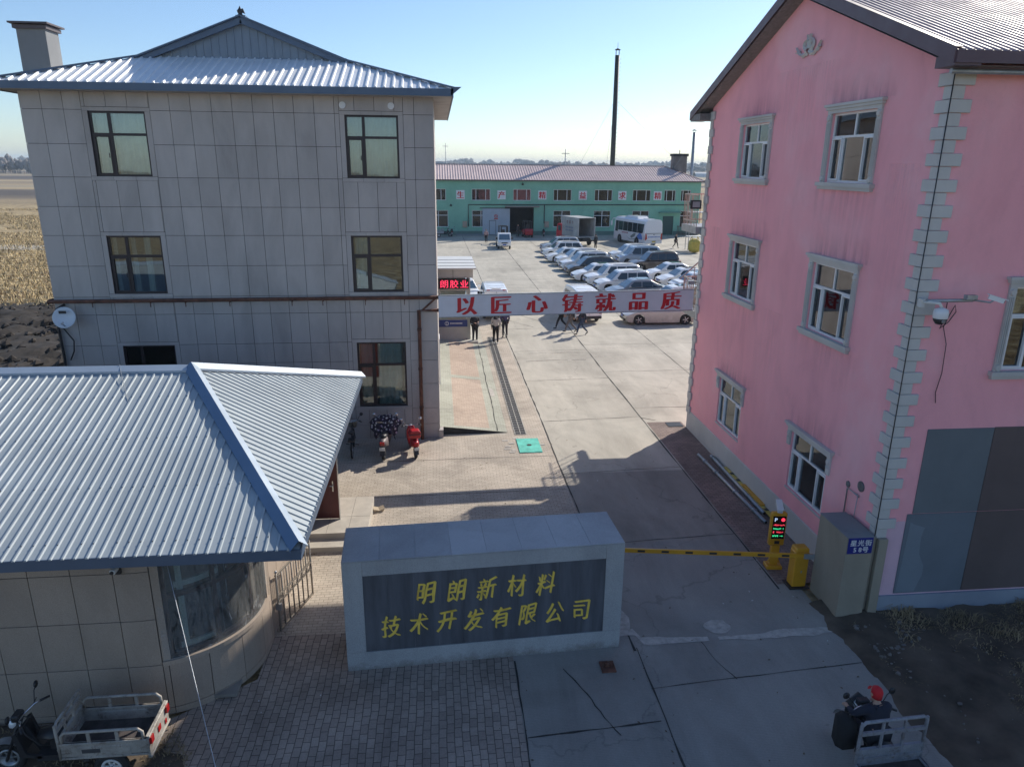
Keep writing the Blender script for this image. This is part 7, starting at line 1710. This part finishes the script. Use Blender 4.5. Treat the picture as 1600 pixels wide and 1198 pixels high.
# ================================================================ two and three wheelers
def spoke_wheel(parent, x, y, r, w=0.09, name='wheel', rimm=None):
    b_ = MB(); n = 22
    b_.tube([(x+(r-w*0.5)*math.cos(6.2832*k/n),y,r+(r-w*0.5)*math.sin(6.2832*k/n)) for k in range(n+1)], w*0.5, 8, 0, False); wh = part(name, b_, m_tyre, parent)
    b_ = MB(); b_.lathe((x,y-w*0.35,r),(0,1,0),[(r-w*0.95,0),(r-w*0.95,w*0.7),(r-w*1.25,w*0.7),(r-w*1.25,0)],22)
    for k in range(6): a = 1.047*k; b_.bar((x,y,r),(x+(r-w)*math.cos(a),y,r+(r-w)*math.sin(a)),0.018,0.03)
    b_.lathe((x,y-0.05,r),(0,1,0),[(0.05,0),(0.05,0.1)],10); part('rim', b_, rimm or m_galv, wh); return wh
def handlebar(parent, x, z, w=0.33, sweep=0.12, mirrors=True, mm=None):
    b_ = MB(); b_.tube([(x-sweep,-w,z-0.02),(x-sweep*0.5,-w*0.6,z),(x,-0.08,z-0.06),(x,0.08,z-0.06),(x-sweep*0.5,w*0.6,z),(x-sweep,w,z-0.02)],0.013,7); hb = part('handlebar', b_, m_chrome, parent)
    for s_ in (-1,1):
        b_ = MB(); b_.tube([(x-sweep*0.75,s_*w*0.8,z-0.01),(x-sweep*1.2,s_*w*1.15,z-0.03)],0.02,7); b_.bar((x-sweep*0.4,s_*w*0.65,z),(x-sweep*0.2,s_*w*1.05,z-0.02),0.01); part('grip', b_, m_blackp, hb)
        if mirrors:
            b_ = MB(); b_.tube([(x-sweep*0.5,s_*w*0.6,z),(x-sweep*0.3,s_*(w*0.9),z+0.16),(x-sweep*0.3,s_*(w*1.05),z+0.2)],0.008,5); b_.lathe((x-sweep*0.3,s_*w*1.12,z+0.22),(-1,0,0.1),[(0.0,-0.025),(0.055,-0.01),(0.06,0.0),(0.0,0.004)],12); part('mirror', b_, mm or m_blackp, hb)
    return hb
def scooter(lab, loc, rz, col, box=None, group=None, plate=True):
    t = thing('scooter', lab, 'scooter', loc, rz, group)
    spoke_wheel(t, 0.62, 0, 0.24, 0.10, 'front_wheel'); spoke_wheel(t, -0.60, 0, 0.24, 0.11, 'rear_wheel')
    b_ = MB()
    secs = [(-0.88,0.05,0.62,0.72),(-0.72,0.13,0.48,0.76),(-0.35,0.16,0.36,0.74),(-0.12,0.14,0.30,0.68),(0.02,0.13,0.24,0.34),(0.3,0.14,0.22,0.32)]
    b_.loft([[(x,-w_,z0+0.05),(x,-w_*0.8,z1-0.05),(x,-w_*0.4,z1),(x,w_*0.4,z1),(x,w_*0.8,z1-0.05),(x,w_,z0+0.05),(x,w_*0.5,z0),(x,-w_*0.5,z0)] for x,w_,z0,z1 in secs]); part('body', b_, col, t)
    b_ = MB(); b_.loft([[(x,-w_,z),(x+0.04,0,z),(x,w_,z),(x-0.05,w_*0.9,z),(x-0.03,0,z),(x-0.05,-w_*0.9,z)] for x,w_,z in ((0.32,0.13,0.26),(0.40,0.19,0.5),(0.44,0.18,0.78),(0.40,0.10,0.98))]); part('leg_shield', b_, col, t)
    b_ = MB(); b_.tube([(0.62,0.07,0.24),(0.50,0.06,0.6),(0.42,0,0.98)],0.025,7); b_.tube([(0.62,-0.07,0.24),(0.50,-0.06,0.6)],0.025,7); part('fork', b_, m_blackp, t)
    b_ = MB(); b_.grid(lambda u,v: (0.62+0.29*math.cos(0.3+u*2.2),(v-0.5)*0.14*(1-0.0*u),0.24+0.29*math.sin(0.3+u*2.2)),8,2); part('front_fender', b_, col, t)
    b_ = MB(); b_.loft([[(x,-w_,z),(x,0,z+0.06),(x,w_,z),(x,w_*0.8,z-0.05),(x,-w_*0.8,z-0.05)] for x,w_,z in ((-0.62,0.06,0.82),(-0.5,0.13,0.80),(-0.15,0.13,0.76),(0.02,0.09,0.74))]); part('seat', b_, m_blackp, t)
    handlebar(t, 0.38, 1.04, mm=m_chrome)
    b_ = MB(); b_.lathe((0.46,0,0.92),(1,0,0.1),[(0.08,-0.04),(0.085,0.0),(0.06,0.04),(0.0,0.05)],12); part('headlamp', b_, m_lamp, t)
    b_ = MB(); b_.box(-0.92,-0.86,-0.07,0.07,0.62,0.72); part('taillight', b_, m_tail, t)
    b_ = MB(); b_.loft([[(-0.80,-0.08,0.52),(-0.80,0.08,0.52),(-0.78,0.08,0.54),(-0.78,-0.08,0.54)],[(-0.92,-0.08,0.26),(-0.92,0.08,0.26),(-0.90,0.08,0.26),(-0.90,-0.08,0.26)]],0,False); mf = part('mudflap', b_, m_blackp, t)
    if plate: b_ = MB(); b_.box(-0.935,-0.915,-0.09,0.09,0.44,0.55); part('number_plate', b_, m_whitep, t)
    if box:
        b_ = MB(); b_.loft([[(x-0.70,-w_,z),(x-0.70+0.0,w_,z),(x-0.36-2*x*0,w_,z),(x-0.36,-w_,z)] for x,w_,z in ((0.0,0.15,0.82),(0.0,0.20,0.88),(0.0,0.21,1.02),(0.0,0.18,1.10),(0.0,0.12,1.13))],0,False); part('top_box', b_, box, t, bevel=0.05, seg=2)
        b_ = MB(); b_.box(-0.74,-0.32,-0.215,0.215,0.985,1.0); part('box_seam', b_, m_blackp, t)
    return t
scooter('red scooter with a red top box parked by the grey wall', (-1.02,23.05,0), R(101), m_red, m_red).scale = (0.88,0.88,0.88)
s2 = scooter('scooter under a flowered quilt parked beside the red scooter', (-1.95,23.1,0), R(88), M('grey scooter plastic', (0.16,0.13,0.13), 0.5))
b_ = MB()
def quilt(u, v):
    a = (u-0.5); e = v
    w_ = 0.42+0.10*math.sin(v*5); x = 0.38+0.16*(1-v)-0.42*v
    z = 1.16-0.10*(2*a)**2-(0.75*max(0,v-0.42)) - 0.55*max(0,abs(a)-0.36)*2
    return (-1.95+w_*2*a+0.03*math.sin(v*20), 23.1+x+0.04*math.sin(u*22), z+0.02*math.sin(u*30+v*8))
b_.grid(quilt, 30, 16); 
qo = single('quilt', b_, M_spots('flowered quilt', (0.022,0.012,0.03), (0.50,0.36,0.46), (0.55,0.50,0.48), 9), 'dark flowered quilt draped over the handlebars of the middle scooter', 'quilt', (-1.95,23.3,0.9))
sl_ = qo.modifiers.new('thick', 'SOLIDIFY'); sl_.thickness = 0.03
b_ = MB(); b_.bar((-2.25,23.28,1.04),(-1.70,23.26,1.03),0.03,0.015); single('ruler_stick', b_, m_chrome, 'pale flat strip lying across the flowered quilt', 'strip', (-2,23.27,1.04))
for xy, rz, lab in (((1.75,100.4),R(90),'dark scooter parked by the green wall left of the sliding door'),((14.4,100.4),R(85),'dark scooter parked by the green wall behind the box truck')):
    scooter(lab, (*xy,0), rz, m_blackp, None, 'dark scooters by the green wall')
eb = thing('electric_bicycle', 'black electric bicycle leaning by the grey wall next to the gatehouse roof', 'bicycle', (-3.05,23.2,0), R(93))
spoke_wheel(eb, 0.56, 0, 0.30, 0.05, 'front_wheel'); spoke_wheel(eb, -0.52, 0, 0.30, 0.055, 'rear_wheel')
b_ = MB(); b_.tube([(0.40,0,0.86),(0.1,0,0.36),(-0.12,0,0.34),(-0.22,0,0.80)],0.025,7); b_.tube([(-0.12,0,0.34),(-0.52,0.05,0.30),(-0.24,0,0.66)],0.015,6); b_.tube([(-0.12,0,0.34),(-0.52,-0.05,0.30)],0.015,6); b_.tube([(0.56,0.05,0.30),(0.43,0.03,0.7),(0.38,0,0.98)],0.016,6); b_.tube([(0.56,-0.05,0.30),(0.43,-0.03,0.7)],0.016,6); b_.box(-0.08,0.1,-0.07,0.07,0.32,0.5); part('frame', b_, m_blackp, eb)
b_ = MB(); b_.loft([[(x,-w_,z),(x,0,z+0.04),(x,w_,z),(x,0,z-0.04)] for x,w_,z in ((-0.42,0.09,0.84),(-0.3,0.11,0.84),(-0.1,0.05,0.83))]); b_.box(-0.75,-0.42,-0.10,0.10,0.66,0.70); part('seat', b_, m_blackp, eb)
handlebar(eb, 0.36, 1.04, 0.28)
b_ = MB(); b_.lathe((0.60,0,0.72),(0,0,1),[(0.13,0),(0.17,0.2),(0.175,0.22),(0.15,0.2),(0.12,0.02)],10); part('basket', b_, m_steel, eb)
b_ = MB(); b_.bar((-0.1,-0.1,0.34),(-0.05,-0.2,0.3),0.02); b_.bar((-0.1,0.1,0.34),(-0.15,0.2,0.38),0.02); part('pedal', b_, m_black, eb)

def tricycle(lab, loc, rz, paint, wd=0.42, rail=True, tall=0.0, head=0.62, floorm=None, group=None, sh=0.80):
    """cargo tricycle: +x forward, rear axle at x 0; box from x -0.55 to 0.75"""
    t = thing('cargo_tricycle', lab, 'tricycle', loc, rz, group)
    spoke_wheel(t, 1.75, 0, 0.27, 0.11, 'front_wheel')
    for s_ in (-1,1): spoke_wheel(t, 0.05, s_*(wd-0.06), 0.27, 0.12, 'rear_wheel', m_whitep)
    b_ = MB(); b_.bar((-0.5,-0.2,0.42),(1.15,-0.2,0.42),0.05); b_.bar((-0.5,0.2,0.42),(1.15,0.2,0.42),0.05); b_.bar((0.05,-wd,0.28),(0.05,wd,0.28),0.06); b_.tube([(1.1,0,0.42),(1.25,0,0.40),(1.45,0,0.85)],0.035,7); b_.box(0.85,1.2,-0.24,0.24,0.36,0.46); part('frame', b_, m_black, t)
    b_ = MB(); b_.box(-0.55,0.75,-wd,wd,0.52,0.55); part('floor', b_, floorm or M('worn dark floor plate', (0.06,0.05,0.048), 0.8, 0, 0.6, 4), t)
    for s_ in (-1,1):
        b_ = MB(); y0, y1 = (wd-0.03, wd) if s_ > 0 else (-wd, -wd+0.03); b_.box(-0.55,0.75,y0,y1,0.50,sh); b_.box(-0.55,0.75,y0-0.012,y1+0.012,sh-0.04,sh); b_.box(-0.55,0.75,y0-0.010,y1+0.010,0.50,0.54); b_.box(-0.3,0.5,y0-0.006,y1+0.006,0.54,max(0.56,sh-0.08)); sd = part('side_panel', b_, paint, t, bevel=0.006)
        if rail:
            b_ = MB(); yy = s_*(wd-0.015); b_.tube([(-0.50,yy,0.80),(-0.50,yy,0.93),(-0.44,yy,0.99),(0.64,yy,0.99),(0.70,yy,0.93),(0.70,yy,0.80)],0.024,7)
            for x in (-0.12,0.3): b_.bar((x,yy,0.79),(x,yy,0.99),0.05,0.02)
            part('side_rail', b_, paint, t)
    b_ = MB(); b_.box(-0.58,-0.55,-wd,wd,0.44,0.84); b_.box(-0.6,-0.55,-wd,wd,0.80,0.84); b_.box(-0.6,-0.55,-wd,wd,0.44,0.48); tg = part('tailgate', b_, paint, t, bevel=0.006)
    for s_ in (-1,1): b_ = MB(); b_.box(-0.62,-0.58,min(s_*(wd-0.12),s_*(wd-0.02)),max(s_*(wd-0.12),s_*(wd-0.02)),0.68,0.8); part('taillight', b_, m_tail, tg)
    b_ = MB(); zt = 0.55+head
    b_.box(0.73,0.77,-wd,wd,0.50,0.60); b_.box(0.735,0.765,-wd,wd,0.60,0.85); b_.box(0.72,0.78,-wd,wd,0.665,0.70); b_.box(0.725,0.775,-wd,wd,0.80,0.86)
    b_.tube([(0.75,-wd,0.5),(0.75,-wd,zt-0.06),(0.75,-wd+0.06,zt),(0.75,wd-0.06,zt),(0.75,wd,zt-0.06),(0.75,wd,0.5)],0.028 if tall else 0.022,7)
    for k in range(4): y_ = -wd+2*wd*k/3; b_.bar((0.75,y_,0.85),(0.75,y_,zt),0.035,0.03)
    b_.bar((0.75,-wd,0.85+0.58*(zt-0.85)),(0.75,wd,0.85+0.58*(zt-0.85)),0.04,0.06)
    part('headboard', b_, paint, t)
    b_ = MB(); b_.loft([[(x,-w_,z),(x,0,z+0.05),(x,w_,z),(x,w_*0.8,z-0.07),(x,-w_*0.8,z-0.07)] for x,w_,z in ((0.82,0.16,0.74),(1.0,0.19,0.73),(1.22,0.10,0.71))]); part('seat', b_, m_blackp, t)
    b_ = MB(); b_.bar((0.95,0,0.45),(0.95,0,0.7),0.2,0.2); part('seat_box', b_, m_blackp, t)
    b_ = MB(); b_.tube([(1.75,0.08,0.27),(1.58,0.07,0.7),(1.46,0.05,1.0)],0.024,7); b_.tube([(1.75,-0.08,0.27),(1.58,-0.07,0.7),(1.46,-0.05,1.0)],0.024,7); part('fork', b_, m_blackp, t)
    b_ = MB(); b_.grid(lambda u,v: (1.75+0.32*math.cos(0.2+u*2.3),(v-0.5)*0.16,0.27+0.32*math.sin(0.2+u*2.3)),8,2); part('front_fender', b_, m_galv, t)
    handlebar(t, 1.44, 1.08, 0.36, 0.18)
    b_ = MB(); b_.tube([(1.46,0.06,0.98),(1.36,0.14,0.8),(1.2,0.1,0.55),(1.0,0.05,0.48)],0.012,5); b_.tube([(1.46,-0.06,0.98),(1.40,-0.16,0.85),(1.3,-0.1,0.6),(1.1,-0.05,0.5)],0.010,5); part('brake_cable', b_, m_blackp, t)
    b_ = MB(); b_.lathe((1.55,0,0.93),(1,0,0.05),[(0.07,-0.06),(0.10,0.0),(0.095,0.05),(0.0,0.07)],14); part('headlamp', b_, m_lamp, t)
    b_ = MB(); b_.box(1.44,1.56,-0.10,0.10,0.98,1.10); part('dashboard', b_, m_blackp, t, bevel=0.02)
    b_ = MB()
    for s_ in (-1,1): b_.prism([(1.12,0.40),(1.42,0.46),(1.50,0.86),(1.44,0.9),(1.34,0.5),(1.12,0.46)],'y',s_*0.22-0.02,s_*0.22+0.02)
    b_.box(1.42,1.46,-0.22,0.22,0.45,0.88); part('leg_guard', b_, m_blackp, t)
    return t
m_trk = M_worn('scuffed silver tricycle paint', (0.40,0.37,0.33), 0.8, 5)
tL = tricycle('weathered silver cargo tricycle parked against the gatehouse wall', (-5.23,10.02,0.03), math.pi, m_trk, 0.40, True, 0, 0.60)
b_ = MB(); b_.box(0.15,0.42,0.406,0.412,0.61,0.68); put_char(b_, '5', (0.3,0.4135,0.645),(-1,0,0),(0,0,1),0.06) if False else None; part('side_badge', b_, M('dark worn badge', (0.06,0.06,0.065), 0.6), tL)
b_ = MB(); b_.box(-0.596,-0.585,-0.05,0.05,0.60,0.70); b_.box(-0.596,-0.585,-0.28,-0.22,0.52,0.6); part('red_sticker', b_, m_tail, tL)
m_trb = M_worn('chipped blue grey tricycle paint', (0.27,0.28,0.31), 0.7, 7)
tR = tricycle('blue grey cargo tricycle with a slatted headboard driven by the red capped rider', (6.84,7.68,0), R(93), m_trb, 0.55, False, 1, 0.80, sh=0.60)
b_ = MB(); b_.loft([[(1.60+dx,y_*k,z) for y_,z in ((-0.2,0.55),(0.2,0.55),(0.22,0.95),(0.0,1.12),(-0.22,0.95))] for dx, k in ((0.0,1),(0.05,0.9))]); part('front_fairing', b_, m_blackp, tR)
bgk = MB(); bgk.loft([[(x,-w_,z0),(x,w_,z0),(x,w_,z1),(x,0,z1+0.05),(x,-w_,z1)] for x,w_,z0,z1 in ((1.15,0.10,0.5,0.95),(1.3,0.13,0.45,1.0),(1.45,0.11,0.5,0.95))])
o = single('black_bag', bgk, M('black canvas', (0.016,0.016,0.018), 0.9), 'black bag hung on the left side of the red capped rider', 'bag'); o.location = (6.42,7.62,0); o.rotation_euler = (0,0,R(93))
t3 = tricycle('dark cargo tricycle parked by the green wall at the far left of the yard', (-0.2,99.5,0), R(15), m_galv, 0.55, True, 0, 0.6)

# ================================================================ haze: one box of even air round the whole scene
hz = MB(); hz.box(-3200, 3200, -300, 4200, -1.2, 34)
hm, ht, hn, hl, hb = NT('haze air')
hn.remove(hb)
pv = hn.new('ShaderNodeVolumePrincipled'); pv.inputs['Color'].default_value = (0.70, 0.85, 1.0, 1); pv.inputs['Density'].default_value = 0.0003; pv.inputs['Anisotropy'].default_value = 0.0
hl.new(pv.outputs[0], hn['Material Output'].inputs['Volume'])
ho = struct('haze', hz, hm, 'stuff')
